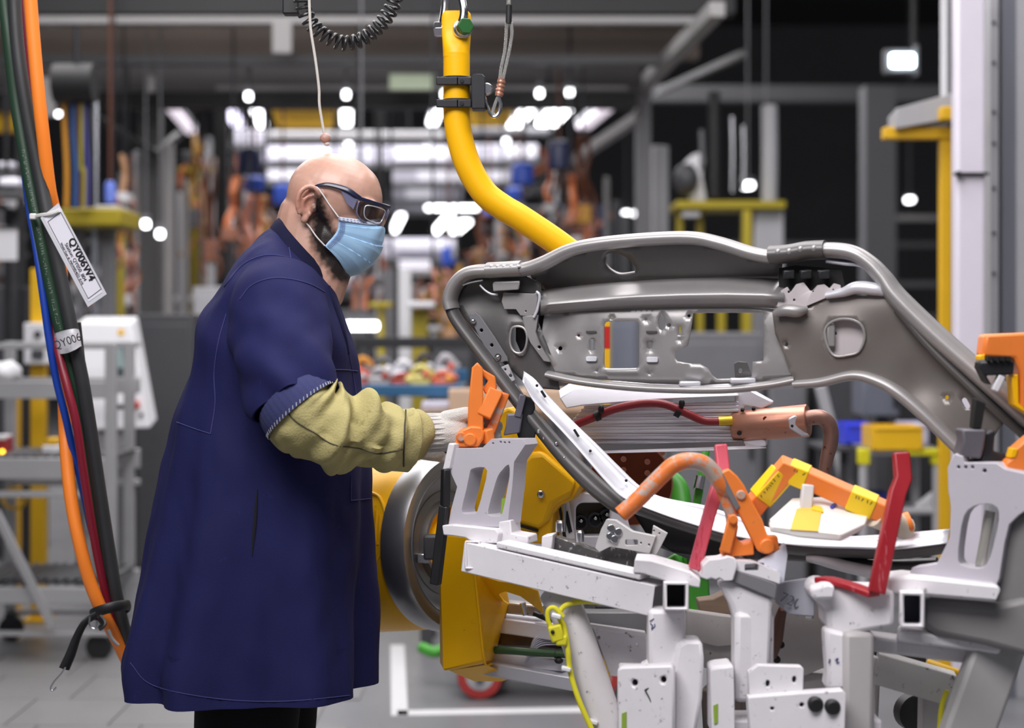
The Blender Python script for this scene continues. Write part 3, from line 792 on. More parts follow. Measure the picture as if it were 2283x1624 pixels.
# olive tool stands behind the bench
t = thing('tool_stand', 'olive yellow tool stand left of the frame corner', 'stand', (P(935, 740, 10.5).x, 10.6, 0))
p = P(935, 690, 10.5); MB().box((p.x, 10.6, p.z/2), (34*S(10.5), .15, p.z)).build('column', olive, t, .006)
MB().box(P(940, 680, 10.5), (60*S(10.5), .3, 14*S(10.5))).build('head', near_white, t, .01)
t = thing('tool_stand', 'olive yellow tool stand left of the grey upright', 'stand', (P(845, 720, 11).x, 11.1, 0), None)
p = P(848, 682, 11); MB().box((p.x, 11.1, p.z/2), (16*S(11), .1, p.z)).build('column', olive, t, .006)
MB().box(P(850, 680, 11), (50*S(11), .2, 12*S(11))).build('head', olive, t, .01)
# dark equipment fillers that stand along the aisle
cabinet(430, 640, 520, 11.8, light_grey, 'pale control cabinet behind the worker back', .4)
cabinet(690, 690, 822, 11.2, dark_grey, 'dark machine body behind the worker chest', .4)
cabinet(964, 770, 1070, 10.2, dark_grey, 'dark machine block behind the bench right end', .4)
card = mat('cardboard', (206, 176, 150), .7, 0, .06, 6)
def carton(px0, py0, px1, py1, Y, m, label, zb=None, d=.3):
    a, b = P(px0, py0, Y), P(px1, py1, Y); cx_ = (a.x+b.x)/2
    zl = b.z
    t = thing('carton', label, 'box', (cx_, Y+d/2, zl), 'cartons beside the bench')
    MB().box((cx_, Y+d/2, (a.z+zl)/2), (b.x-a.x, d, a.z-zl)).build('body', m, t, .004)
    MB().box((cx_, Y+d/2, a.z+.002), (b.x-a.x, .05, .003)).build('tape', mat('tape_tan', (190, 160, 120), .4), t)
    MB().box((cx_, Y+d*.25, a.z+.003), (b.x-a.x, d*.46, .004)).build('flap', m, t)
carton(1000, 872, 1330, 918, 7.6, card, 'long tan carton left of the orange clamp')
carton(940, 900, 1000, 960, 7.9, mat('carton_lilac', (200, 198, 214), .6), 'pale carton under the blue bench edge')
t = thing('packing_table', 'low table under the tan carton', 'table', (P(1120, 920, 7.6).x, 7.75, 0))
p, q = P(930, 919, 7.6), P(1340, 919, 7.6)
MB().box(((p.x+q.x)/2, 7.8, p.z-.015), (q.x-p.x, .5, .03)).build('top', mat('table_brown', (110, 86, 64), .6), t)
for x in (p.x+.04, q.x-.04):
    for y in (7.6, 8.0): MB().box((x, y, p.z/2-.015), (.05, .05, p.z-.03)).build('leg', dark_grey, t)

# cart with red wheels under the gun
t = thing('dolly', 'dark dolly on red wheels behind the fixture legs', 'cart', (P(1120, 1560, 6.7).x, 6.8, 0))
redw = mat('red_wheel', (168, 48, 46), .45, 0, .08)
for px, Y in ((1070, 6.68), (1330, 6.68), (1090, 7.3), (1340, 7.3)):
    x = (px-CX)/F*Y; r = .085
    w = MB().lathe((x, Y-.02, r), (0, 1, 0), [(0, r*.62), (0, r*.95), (.008, r), (.032, r), (.04, r*.95), (.04, r*.62)], 28, closed=True).build('tyre', redw, t)
    MB().lathe((x, Y-.015, r), (0, 1, 0), [(0, r*.62), (.03, r*.62)], 24).build('hub', light_grey, t)
    MB().lathe((x, Y-.024, r), (0, 1, 0), [(0, r*.2), (.045, r*.2)], 16).build('axle', black_metal, t)
    MB().box((x, Y-.035, r+.05), (.03, .008, .13)).build('fork', dark_grey, t)
x0, x1 = (1010-CX)/F*6.7, (1400-CX)/F*6.7
MB().box(((x0+x1)/2, 7.0, .20), (x1-x0, .75, .05)).build('deck', black_metal, t, .006)
MB().box((x1-.1, 7.0, .45), (.03, .7, .45)).build('end_panel', dark_grey, t, .006)
green = mat('green_plastic', (70, 156, 50), .45, 0, .06)
o = MB().tube([P(940, 1445, 7.0), P(970, 1455, 6.95), P(1000, 1440, 7.0)], .022, 12, 5).build('green_hose', green, None)
tag(o, 'coil end of bright green hose behind the yellow drum', 'hose')

# ================================================================ left: grey rack cart, control desk, posts
Yc = 7.4
rack_m = mat('rack_grey', (168, 168, 170), .42, .3, .08, 6)
t = thing('rack_cart', 'grey steel rack cart on casters at the left', 'cart', (P(120, 1460, Yc).x, Yc+.3, 0))
s = S(Yc)
for px, dy in ((248, 0), (-60, 0), (225, .55), (-60, .55)):
    p = P(px, 765, Yc); MB().box((p.x, Yc+dy, (p.z+.13)/2), (24*s, .045, p.z-.13)).build('upright', rack_m, t, .003)
for py, h in ((772, 14), (870, 38), (1045, 46), (1102, 14), (1328, 36), (1413, 10)):
    for dy in (0, .55):
        a, b = P(-70, py, Yc), P(250, py, Yc)
        MB().box(((a.x+b.x)/2, Yc+dy, a.z), (b.x-a.x, .04, h*s)).build('cross_rail', rack_m, t, .003)
MB().bar(P(-10, 1140, Yc-.03), P(118, 1400, Yc-.03), .02, 20*s).build('brace', rack_m, t, .003)
roller_m = mat('roller_dark', (72, 72, 76), .4, .4, .1)
for py in (1024, 1300):
    zt = P(0, py, Yc).z
    for i in range(14):
        x = P(-60, py, Yc).x + i*.042
        MB().rod((x, Yc+.03, zt), (x, Yc+.52, zt), .015, 10).build('roller', roller_m, t)
for px, dy in ((215, .05), (190, .5), (-50, .05), (-50, .5)):
    x = (px-CX)/F*Yc; y = Yc+dy
    MB().lathe((x, y-.018, .055), (0, 1, 0), [(0, .03), (0, .05), (.006, .055), (.03, .055), (.036, .05), (.036, .03)], 20).build('caster_wheel', black_rubber, t)
    MB().box((x, y, .10), (.05, .05, .05)).build('caster_fork', black_metal, t, .004)
# bundle on the cart
o = MB().ell(P(15, 832, 7.6), (.06, .1, .05), None, 16, 10).build('white_rag', near_white, None)
for v_ in o.data.vertices: v_.co += v_.normal*0.02*noise.noise(v_.co*30)
tag(o, 'crumpled white rag on the upper rack rail at the left edge', 'rag')
o = MB().box(P(118, 1000, 7.7), (34*s, .1, 30*s)).build('terminal_box', near_white, None, .006)
t = thing('yellow_box', 'small yellow and white device box on the rack behind the cables', 'device', P(118, 1018, 7.65))
bpy.data.objects.remove(o)
MB().box(P(118, 1004, 7.68), (36*s, .1, 24*s)).build('body', near_white, t, .006)
MB().box(P(120, 984, 7.68), (26*s, .08, 16*s)).build('lid', yellow_plain, t, .006)
t = thing('red_device', 'red device with glowing yellow indicator lamps at the left edge', 'device', P(8, 1030, 7.62))
MB().box(P(6, 1000, 7.65), (36*s, .1, 56*s)).build('body', mat('device_red', (150, 40, 44), .45), t, .006)
MB().box(P(6, 975, 7.64), (30*s, .1, 10*s)).build('lid', near_white, t, .004)
for py in (1008, 1024): MB().ell(P(5, py, 7.56), (.009, .006, .009), None, 10, 6).build('indicator', mat('indicator_amber', (255, 190, 40), .4, 0, 0, emit=6), t)
# yellow uprights and cable coil
for px, w, y0, Y, lab in ((87, 32, 600, 8.4, 'tall yellow upright behind the rack cart'), (38, 13, 880, 8.6, 'thin yellow upright left of the tall one')):
    x = (px-CX)/F*Y; zt = HC-(y0-HY)/F*Y
    o = MB().box((x, Y, zt/2), (w*S(Y), .06, zt)).box((x, Y, .01), (w*S(Y)*1.8, .12, .02)).build('yellow_upright', yellow_plain, None, .004)
    tag(o, lab, 'post', 'yellow uprights on the left')
p0 = P(33, 1112, 7.9); o = MB().tube([p0 + V(.05*math.cos(a), .01*math.sin(3*a), .045*math.sin(a)) for a in [i*.52 for i in range(25)]], .007, 8, 2).build('cable_coil', yellow_plain, None)
tag(o, 'small coil of yellow cable hanging on the rack at left', 'cable')
for px, y0, Y, lab in ((57, 640, 9.2, 'black equipment upright between the yellow posts'), (20, 560, 9.6, 'black equipment upright at the left picture edge')):
    x = (px-CX)/F*Y; zt = HC-(y0-HY)/F*Y
    o = MB().box((x, Y, zt/2), (18*S(Y), .06, zt)).box((x, Y, .01), (.1, .12, .02)).build('black_upright', black_metal, None, .004)
    tag(o, lab, 'post', 'black uprights on the left')
# control desk
Yk = 8.3; s8 = S(Yk)
t = thing('control_desk', 'white tilted control desk with screen and red stop button', 'control panel', (P(260, 1000, Yk).x, Yk+.2, 0))
q = plane3((170, 720, Yk+.12), (290, 720, Yk+.12), (330, 960, Yk-.03))
pan = MB().plate([(172, 720), (292, 720), (335, 955), (172, 962)], [], q, (0, .16, .03)).build('panel', near_white, t, .008)
MB().plate([(244, 762), (284, 762), (292, 842), (236, 842)], [], lambda x, y: q(x, y) + V(0, -.006, 0), (0, .008, 0)).build('screen', mat('screen_dark', (70, 78, 84), .25), t, .003)
MB().plate([(248, 776), (272, 776), (276, 820), (246, 820)], [], lambda x, y: q(x, y) + V(0, -.009, 0), (0, .006, 0)).build('display', mat('screen_glow', (120, 140, 140), .3, 0, .2, emit=.25), t)
MB().plate(circ(270, 741, 8), [], lambda x, y: q(x, y) + V(0, -.003, 0), (0, .004, 0)).build('yellow_sticker', yellow_plain, t)
MB().plate([(253, 902), (282, 902), (282, 912), (253, 912)], [], lambda x, y: q(x, y) + V(0, -.003, 0), (0, .004, 0)).build('nameplate', ink, t)
MB().lathe(q(304, 903) + V(0, -.02, 0), (0, 1, 0), [(0, .012), (.006, .02), (.02, .016)], 16).build('stop_button', mat('stop_red', (206, 50, 30), .4), t)
MB().lathe(q(296, 880) + V(0, -.012, 0), (0, 1, 0), [(0, .01), (.014, .012)], 14).build('blue_button', mat('lilac_button', (150, 150, 230), .4), t)
MB().lathe(q(315, 926) + V(0, -.012, 0), (0, 1, 0), [(0, .009), (.014, .010)], 14).build('black_button', black_metal, t)
p = P(250, 960, Yk+.1); MB().box((p.x, Yk+.15, p.z/2), (60*s8, .1, p.z)).build('pedestal', mid_grey, t, .004)
MB().box(P(216, 985, Yk+.1), (140*s8, .12, 40*s8)).build('base_box', light_grey, t, .006)
t = thing('switch_box', 'white wall box with a dark knob behind the cable bundle', 'switch box', P(90, 815, 8.3))
MB().box(P(88, 766, 8.34), (58*s8, .1, 92*s8)).build('body', near_white, t, .006)
MB().lathe(P(84, 746, 8.27), (0, -1, 0), [(0, .018), (.02, .014)], 14).build('knob', black_metal, t)
MB().box(P(84, 790, 8.28), (26*s8, .02, 20*s8)).build('socket', dark_grey, t, .004)
cabinet(300, 700, 430, 10.0, mat('dark_slate', (70, 70, 74), .5, 0, .1), 'dark grey cabinet behind the control desk', .5)
cabinet(-60, 640, 60, 10.6, dark_grey, 'dark cabinet at the left edge behind the rack', .5)
t = thing('paper_notice', 'white paper notice at the left edge', 'notice', P(18, 580, 9.0))
MB().box(P(16, 545, 9.0), (46*S(9), .004, 72*S(9))).build('sheet', near_white, t)
MB().box(P(16, 508, 8.995), (46*S(9), .012, 5*S(9))).build('clip', dark_grey, t)
# ================================================================ crowded far stations: racks with uprights, bars, boxes and hoses
def station(px0, py0, px1, py1, Y, label, pal, seed, n_up=5, n_bar=4, n_box=6):
    rnd = random.Random(seed); s = S(Y)
    a, b = P(px0, py0, Y), P(px1, py1, Y)
    t = thing('work_station', label, 'workstation', ((a.x+b.x)/2, Y+.2, 0), 'crowded stations along the far aisle')
    for k in range(n_up):
        x = a.x + (b.x-a.x)*(k+rnd.uniform(.1, .9))/n_up; zt = a.z - rnd.uniform(0, .35)*(a.z-b.z); y = Y + rnd.uniform(0, .5)
        MB().box((x, y, zt/2), (rnd.uniform(8, 18)*s, .06, zt)).build('upright', pal[k % len(pal)], t, .004)
    for k in range(n_bar):
        z = b.z + (a.z-b.z)*(k+rnd.uniform(.2, .8))/n_bar
        x0 = a.x + rnd.uniform(0, .3)*(b.x-a.x); x1 = b.x - rnd.uniform(0, .3)*(b.x-a.x)
        MB().box(((x0+x1)/2, Y+rnd.uniform(0, .5), z), (x1-x0, .05, rnd.uniform(6, 14)*s)).build('cross_bar', pal[(k*3+1) % len(pal)], t, .004)
    for k in range(n_box):
        x = rnd.uniform(a.x, b.x); z = rnd.uniform(b.z, a.z); w = rnd.uniform(10, 30)*s
        MB().box((x, Y+rnd.uniform(-.05, .5), z), (w, .12, rnd.uniform(10, 34)*s)).build('device', pal[(k*2+seed) % len(pal)], t, .01)
    for k in range(3):
        x = rnd.uniform(a.x, b.x); z = rnd.uniform((a.z+b.z)/2, a.z); L = (a.z-b.z)*rnd.uniform(.25, .5)
        MB().tube([(x, Y-.05, z), (x+rnd.uniform(-.1, .1), Y-.05, z-L/2), (x+rnd.uniform(-.15, .15), Y-.05, z-L)], 5*s, 8, 5).build('hose', (orange_h, pink_h, copper_h, ochre_h)[(k+seed) % 4], t)
pal_a = [mid_grey, light_grey, dark_grey, near_white, brown_h]
pal_b = [light_grey, near_white, dark_grey, olive, tan_h]
pal_c = [dark_grey, mid_grey, copper_h, near_white, navy_p]
station(225, 330, 320, 640, 13.6, 'crowded pale station between conduit pole and dark column', pal_a, 1)
station(355, 330, 480, 690, 14.6, 'tall grey station between dark column and black post', pal_b, 2, 7, 5, 6)
station(500, 470, 650, 700, 15.5, 'orange-hosed station behind the worker shoulder', pal_c, 3, 5, 4, 8)
station(780, 560, 880, 740, 14.5, 'grey station under the worker face mask', pal_a, 4, 5, 4, 7)
station(905, 590, 1010, 760, 13.4, 'station with white boxes above the blue bench', pal_b, 5, 5, 4, 8)
station(1000, 560, 1090, 800, 14.8, 'dark station beside the left corner of the frame', pal_c, 6, 5, 4, 7)
station(1060, 470, 1260, 620, 16.0, 'station with many hoses below the hanger tube', pal_a, 7, 6, 3, 10)
station(1230, 440, 1420, 600, 15.0, 'brown and grey station left of the grey column', pal_c, 8, 7, 3, 8)
station(-20, 430, 70, 720, 12.0, 'crowded station at the left picture edge', pal_a, 9, 4, 5, 8)
station(130, 510, 240, 720, 11.6, 'grey station below the olive platform', pal_b, 10, 4, 3, 5)
station(1120, 330, 1300, 480, 25.5, 'distant station behind the blue balancer', pal_a, 12, 5, 4, 8)
station(420, 290, 600, 480, 24.0, 'distant station behind the navy balancer on the left', pal_a, 13, 5, 4, 8)
# ================================================================ the worker
YP = 3.86
HEADC = P(750, 470, YP)
MH = Matrix.Translation(HEADC) @ Matrix.Rotation(R(-9), 4, 'Z') @ Matrix.Rotation(R(17), 4, 'Y')
MHI = MH.inverted()
def H(x, y, z): return MH @ Vector((x, y, z))
RH = MH.to_3x3()

person = thing('person', 'worker in navy coat, blue face mask and safety glasses guiding the welding gun', 'person', (HEADC.x - .15, YP, 0))

def capsule(mb, a, b, r1, r2, n=16):
    a, b = Vector(a), Vector(b); k = 5
    pts, rs = [], []
    d = (b-a).normalized()
    for i in range(k): t = math.pi/2*i/k; pts.append(a - d*r1*math.cos(t)); rs.append(max(.0005, r1*math.sin(t)))
    pts.append(a); rs.append(r1); pts.append(b); rs.append(r2)
    for i in range(k): t = math.pi/2*(i+1)/k; pts.append(b + d*r2*math.sin(t)); rs.append(max(.0005, r2*math.cos(t)))
    q = list(zip(pts, rs)); rows = []
    _, sd, u = frame_of(d)
    for p, r_ in q: rows.append([p + sd*(r_*math.cos(2*math.pi*j/n)) + u*(r_*math.sin(2*math.pi*j/n)) for j in range(n)])
    return mb.grid(rows, True, True)
def remeshed(mb, voxel, smooth_it=3, factor=.5):
    me = bpy.data.meshes.new('tmp'); me.from_pydata([tuple(p) for p in mb.v], [], mb.f)
    bm = bmesh.new(); bm.from_mesh(me); bmesh.ops.recalc_face_normals(bm, faces=bm.faces); bm.to_mesh(me); bm.free()
    o = bpy.data.objects.new('tmp', me); C.objects.link(o)
    m = o.modifiers.new('r', 'REMESH'); m.mode = 'VOXEL'; m.voxel_size = voxel; m.use_smooth_shade = True
    if smooth_it:
        s_ = o.modifiers.new('s', 'SMOOTH'); s_.factor = factor; s_.iterations = smooth_it
    dg = bpy.context.evaluated_depsgraph_get()
    out = bpy.data.meshes.new_from_object(o.evaluated_get(dg))
    bpy.data.objects.remove(o); bpy.data.meshes.remove(me)
    return out

def make_ear(b, sg):
    e = Vector((-.039, sg*.083, -.004))
    def E(x, o_, z): # ear-plane point; o_ = how far it stands off the head
        return MH @ (e + Vector((x*.96, sg*(o_ + max(0, -x)*.42), z)))
    outer = [(.017, .000, .016), (.016, .005, .028), (.004, .008, .0375), (-.011, .009, .035), (-.020, .010, .022), (-.0215, .010, .004), (-.017, .009, -.012), (-.009, .008, -.024)]
    b.tube([E(*p) for p in outer], [.0040, .0050, .0056, .0058, .0058, .0056, .0054, .0056], 10, 4)
    b.ell(E(.001, .005, -.030), (.0095, .0055, .0115), RH.to_4x4().to_3x3(), 14, 8)
    b.tube([E(.006, .004, .022), E(-.006, .006, .015), (E(-.011, .006, .002)), E(-.008, .006, -.010), E(.002, .005, -.018)], [.003, .0042, .0045, .0045, .004], 8, 4)
    b.ell(E(-.003, -.002, .004), (.021, .0045, .034), RH, 16, 10)
    b.ell(E(.016, .004, -.006), (.006, .006, .009), RH, 12, 8)
    b.tube([E(.012, .0, -.014), E(.008, .004, -.022), E(-.002, .006, -.026)], .004, 8, 3)

def build_body():
    b = MB()
    def he(c, r, rot=None): b.ell(H(*c), r, RH if rot is None else RH @ rot, 32, 20)
    he((-.012, 0, .030), (.104, .083, .090))
    he((-.040, 0, .020), (.075, .081, .080))
    he((.022, 0, .040), (.064, .072, .070))
    he((.030, 0, -.020), (.062, .066, .080))
    he((.020, 0, -.070), (.060, .064, .050))
    he((.062, 0, -.098), (.032, .034, .026))
    for sg in (-1, 1):
        he((.042, sg*.036, -.010), (.028, .025, .028))           # cheek
        he((.018, sg*.046, -.062), (.040, .017, .036))           # jaw
        he((.068, sg*.030, .036), (.022, .030, .012))            # brow
    he((.092, 0, .012), (.016, .012, .028), Matrix.Rotation(R(-22), 3, 'Y'))
    he((.094, 0, -.013), (.013, .014, .012))
    for sg in (-1, 1): he((.086, sg*.014, -.017), (.010, .008, .008))
    he((.078, 0, -.052), (.016, .027, .009)); he((.076, 0, -.066), (.016, .024, .009))
    for sg in (-1, 1): make_ear(b, sg)
    # neck, with the fold of the nape
    capsule(b, H(-.048, 0, -.035), P(678, 590, YP), .073, .076)
    capsule(b, H(-.062, 0, -.050), P(665, 560, YP), .058, .066)
    capsule(b, H(.02, 0, -.09), P(700, 640, YP), .052, .07)
    # trunk
    capsule(b, P(665, 660, YP), P(625, 760, YP), .085, .13, 24)
    capsule(b, P(640, 735, YP-.11), P(640, 735, YP+.11), .08, .08, 24)
    b.ell(P(610, 820, YP), (.145, .19, .2), None, 28, 18)
    b.ell(P(625, 960, YP), (.165, .185, .2), None, 28, 18)
    b.ell(P(600, 1090, YP), (.155, .19, .16), None, 28, 18)
    # legs and feet
    for y, dx in ((YP-.10, -20), (YP+.11, 25)):
        hip = P(600, 1130, y); knee = Vector((hip.x - .03 + dx*.0012, y, .50)); ank = Vector((hip.x - .06 + dx*.0016, y, .10))
        capsule(b, hip, knee, .10, .068, 20); capsule(b, knee, ank, .066, .045, 20)
        capsule(b, ank + V(-.03, 0, -.045), ank + V(.16, 0, -.06), .045, .032, 16)
    # near arm, far arm
    capsule(b, P(634, 700, 3.68), P(660, 912, 3.54), .056, .046, 18); capsule(b, P(655, 905, 3.53), P(955, 965, 3.67), .036, .026, 18)
    capsule(b, P(650, 720, 4.03), P(690, 930, 4.13), .060, .055, 18); capsule(b, P(690, 930, 4.13), P(915, 985, 4.02), .042, .030, 18)
    hand(b, P(962, 965, 3.675), Vector((1, .22, .02)), 0.0)
    hand(b, P(922, 985, 4.015), Vector((1, -.25, -.02)), 0.0)
    return remeshed(b, .0032, 3, .5)

def hand(b, wrist, d, grow):
    "palm, four bent fingers of different length closing round a grip, thumb from the side of the palm"
    d = Vector(d).normalized(); up = Vector((0, 0, 1)); up = (up - d*up.dot(d)).normalized(); side = d.cross(up)  # side: towards the camera for a hand pointing right
    W = Vector(wrist); g = grow
    capsule(b, W - d*.01, W + d*.05, .032+g, .039+g, 14)
    for k, o_ in enumerate((-.030, -.010, .010, .030)):
        capsule(b, W + d*.015 + up*o_*.6, W + d*.085 + up*o_, .016+g, .0125+g, 12)
    for k, (o_, L) in enumerate(((.031, .9), (.0105, 1.0), (-.0105, .95), (-.031, .76))):
        p0 = W + d*.088 + up*o_
        p1 = p0 + (d*.95 + side*.15)*.036*L
        p2 = p1 + (d*.25 + side*1.0)*.028*L
        p3 = p2 + (d*-.75 + side*.55)*.022*L
        for a_, c_, r_ in ((p0, p1, .0105), (p1, p2, .0098), (p2, p3, .0088)): capsule(b, a_, c_, r_+g, r_*.95+g, 10)
    t0 = W + d*.03 + up*.028 + side*.012
    t1 = t0 + (d*.85 + up*.22 + side*.5)*.042; t2 = t1 + (d*.95 + up*-.1 + side*.3)*.030
    capsule(b, t0, t1, .0135+g, .0115+g, 10); capsule(b, t1, t2, .0108+g, .009+g, 10)

body_me = build_body()
# skin and beard shades as a colour attribute, in the head's own coordinates
BEARD = [(-.034, .025), (-.012, .022), (-.004, 0), (.010, -.022), (.036, -.050), (.075, -.040), (.13, -.04), (.13, -.15), (.05, -.14), (.024, -.116), (-.004, -.092), (-.020, -.068), (-.024, -.035), (-.028, -.01)]
def inpoly(x, y, poly):
    c = False; n = len(poly)
    for i in range(n):
        x1, y1 = poly[i]; x2, y2 = poly[i-1]
        if (y1 > y) != (y2 > y) and x < (x2-x1)*(y-y1)/(y2-y1)+x1: c = not c
    return c
def edge_dist(x, y, poly):
    best = 9
    for i in range(len(poly)):
        a = np.array(poly[i-1]); b = np.array(poly[i]); p = np.array((x, y)); ab = b-a
        t = max(0, min(1, np.dot(p-a, ab)/max(1e-12, np.dot(ab, ab)))); best = min(best, np.linalg.norm(p-a-ab*t))
    return best
at = body_me.color_attributes.new('shade', 'FLOAT_COLOR', 'POINT')
n = len(body_me.vertices); colr = np.zeros((n, 4), np.float32)
for i, v_ in enumerate(body_me.vertices):
    p = MHI @ v_.co; f = 0.0; red = 0.0
    if p.z > -.2 and p.z < .15:
        d = edge_dist(p.x, p.z, BEARD) if (abs(p.x) < .16 and -.16 < p.z < .04) else 1
        ins = inpoly(p.x, p.z, BEARD)
        s_ = (d if ins else -d)
        f = min(1, max(0, .5 + s_/.016 + .35*noise.noise(p*150)))
        if p.z < -.125 and p.x < .03: f = 0
        red = .5*max(0, 1 - (p - Vector((-.05, -.09, 0))).length/.05)
    colr[i] = (f, red, 0, 1)
at.data.foreach_set('color', colr.ravel())
def skin_material():
    m = bpy.data.materials.new('skin'); m.use_nodes = True; nt = m.node_tree; N = nt.nodes; L = nt.links; b = N['Principled BSDF']
    a = N.new('ShaderNodeAttribute'); a.attribute_name = 'shade'
    sep = N.new('ShaderNodeSeparateColor'); L.new(a.outputs['Color'], sep.inputs[0])
    tc = N.new('ShaderNodeTexCoord')
    nz = N.new('ShaderNodeTexNoise'); nz.inputs['Scale'].default_value = 30; nz.inputs['Detail'].default_value = 6; L.new(tc.outputs['Object'], nz.inputs['Vector'])
    base = N.new('ShaderNodeMix'); base.data_type = 'RGBA'; base.inputs['A'].default_value = lin((174, 132, 115)); base.inputs['B'].default_value = lin((202, 162, 145))
    L.new(nz.outputs['Fac'], base.inputs['Factor'])
    r = N.new('ShaderNodeMix'); r.data_type = 'RGBA'; r.inputs['B'].default_value = lin((190, 112, 92)); L.new(base.outputs['Result'], r.inputs['A']); L.new(sep.outputs[1], r.inputs['Factor'])
    hz = N.new('ShaderNodeTexNoise'); hz.inputs['Scale'].default_value = 900; hz.inputs['Detail'].default_value = 2; L.new(tc.outputs['Object'], hz.inputs['Vector'])
    hr = N.new('ShaderNodeMix'); hr.data_type = 'RGBA'; hr.inputs['A'].default_value = lin((16, 13, 12)); hr.inputs['B'].default_value = lin((44, 34, 30))
    L.new(hz.outputs['Fac'], hr.inputs['Factor'])
    be = N.new('ShaderNodeMix'); be.data_type = 'RGBA'; L.new(r.outputs['Result'], be.inputs['A']); L.new(hr.outputs['Result'], be.inputs['B']); L.new(sep.outputs[0], be.inputs['Factor'])
    L.new(be.outputs['Result'], b.inputs['Base Color'])
    b.inputs['Roughness'].default_value = .36; b.inputs['Specular IOR Level'].default_value = .55
    b.inputs['Subsurface Weight'].default_value = .12; b.inputs['Subsurface Radius'].default_value = (.010, .004, .002); b.inputs['Subsurface Scale'].default_value = .6
    bz = N.new('ShaderNodeTexNoise'); bz.inputs['Scale'].default_value = 500; L.new(tc.outputs['Object'], bz.inputs['Vector'])
    bn = N.new('ShaderNodeBump'); bn.inputs['Strength'].default_value = .12; bn.inputs['Distance'].default_value = .002; L.new(bz.outputs['Fac'], bn.inputs['Height']); L.new(bn.outputs[0], b.inputs['Normal'])
    return m
body_me.materials.clear(); body_me.materials.append(skin_material())
body_me.transform(Matrix.Translation(-org(person)))
body_me.name = 'body'
body = bpy.data.objects.new('body', body_me); C.objects.link(body); body.parent = person
for p in body_me.polygons: p.use_smooth = True
body['label'] = 'bald head with dark trimmed beard'
for sg in (-1, 1):
    e = MB().ell(H(.074, sg*.031, .017), (.0125, .0125, .0125), None, 16, 10).build('eye', mat('eye_white', (200, 192, 186), .25, 0, 0), person)
    MB().ell(H(.0815, sg*.031, .014), (.0060, .0060, .0060), None, 12, 8).build('iris', mat('iris_dark', (30, 20, 16), .2, 0, 0), e)

# ---------------------------------------------------------------- coat
m_coat = mat('navy_cotton', (24, 26, 73), 0.80, 0, 0.14, 7, bump=0.22, bscale=700, spec=0.25, wear=(33, 35, 92), wearamt=0.3, wearscale=16)
m_coat_dk = mat('navy_collar', (20, 21, 50), 0.85, 0, 0.1, 9, bump=0.2, bscale=700, spec=0.2)
m_thread = mat('seam_thread', (50, 52, 108), 0.8, 0, 0.1)
RINGS = [((616, 500), (728, 622), .085), ((606, 512), (738, 634), .10), ((583, 533), (746, 648), .15), ((552, 566), (753, 668), .198),
         ((516, 610), (762, 695), .226), ((484, 664), (774, 728), .238), ((458, 724), (786, 776), .238), ((442, 790), (794, 832), .236),
         ((424, 862), (802, 888), .234), ((402, 932), (812, 948), .232), ((384, 1010), (821, 1018), .236), ((360, 1108), (828, 1108), .246),
         ((333, 1206), (830, 1202), .258), ((311, 1300), (830, 1296), .268), ((291, 1392), (830, 1390), .276), ((276, 1462), (829, 1462), .281), ((283, 1520), (828, 1516), .283)]
NTH = 144
def coat_rows(inset=0.0):
    q = spline([(a[0], a[1], b_[0], b_[1], w) for a, b_, w in RINGS], 7)
    rows = []
    for i, r in enumerate(q):
        t = i/(len(q)-1)
        A, B = P(r[0], r[1], YP), P(r[2], r[3], YP); c = (A+B)/2; h = (B-A)/2; w = r[4]
        row = []
        for k in range(NTH):
            th = 2*math.pi*k/NTH; cs, sn = math.cos(th), math.sin(th)
            e = 2/2.35
            x = math.copysign(abs(cs)**e, cs); y = math.copysign(abs(sn)**e, sn)
            p = c + h*x + Vector((0, 1, 0))*(w*y)
            out = (h.normalized()*x + Vector((0, 1, 0))*y).normalized()
            # hanging folds of the skirt, drag folds of the upper part
            sk = max(0, (t-.52)/.48)
            d = .017*sk*math.sin(7*th + 1.3 + .8*math.sin(3*th)) + .009*sk*math.sin(13*th + 2.0*t)
            d += .016*noise.noise(Vector((p.x*6, p.y*7, p.z*2.0))) + .013*noise.noise(Vector((p.x*13, p.y*13, p.z*4.5))) + .003*noise.noise(Vector((p.x*40, p.y*40, p.z*14)))
            up_ = max(0, 1 - abs(t-.40)/.22)
            d += .009*up_*math.sin(26*(p.z + .9*p.x) + 3*noise.noise(p*4))
            if t < .12: d *= t/.12
            row.append(p + out*(d - inset))
        rows.append(row)
    return rows
rows = coat_rows()
cb = MB().grid(rows, True)
hem = [[p for p in rows[-1]], [p + V(0, 0, -.004) for p in rows[-1]], [p*1 + (Vector((sum(q.x for q in rows[-1])/NTH, YP, p.z)) - p)*.03 for p in rows[-1]], [p + (Vector((sum(q.x for q in rows[-1])/NTH, YP, p.z)) - p)*.035 + V(0, 0, .1) for p in rows[-1]]]
cb.grid(hem, True)
coat = cb.build('coat', m_coat, person, smooth=60)
coat['label'] = 'long navy blue cotton work coat'
coat_bvh = BVHTree.FromPolygons([tuple(p) for p in cb.v], cb.f)

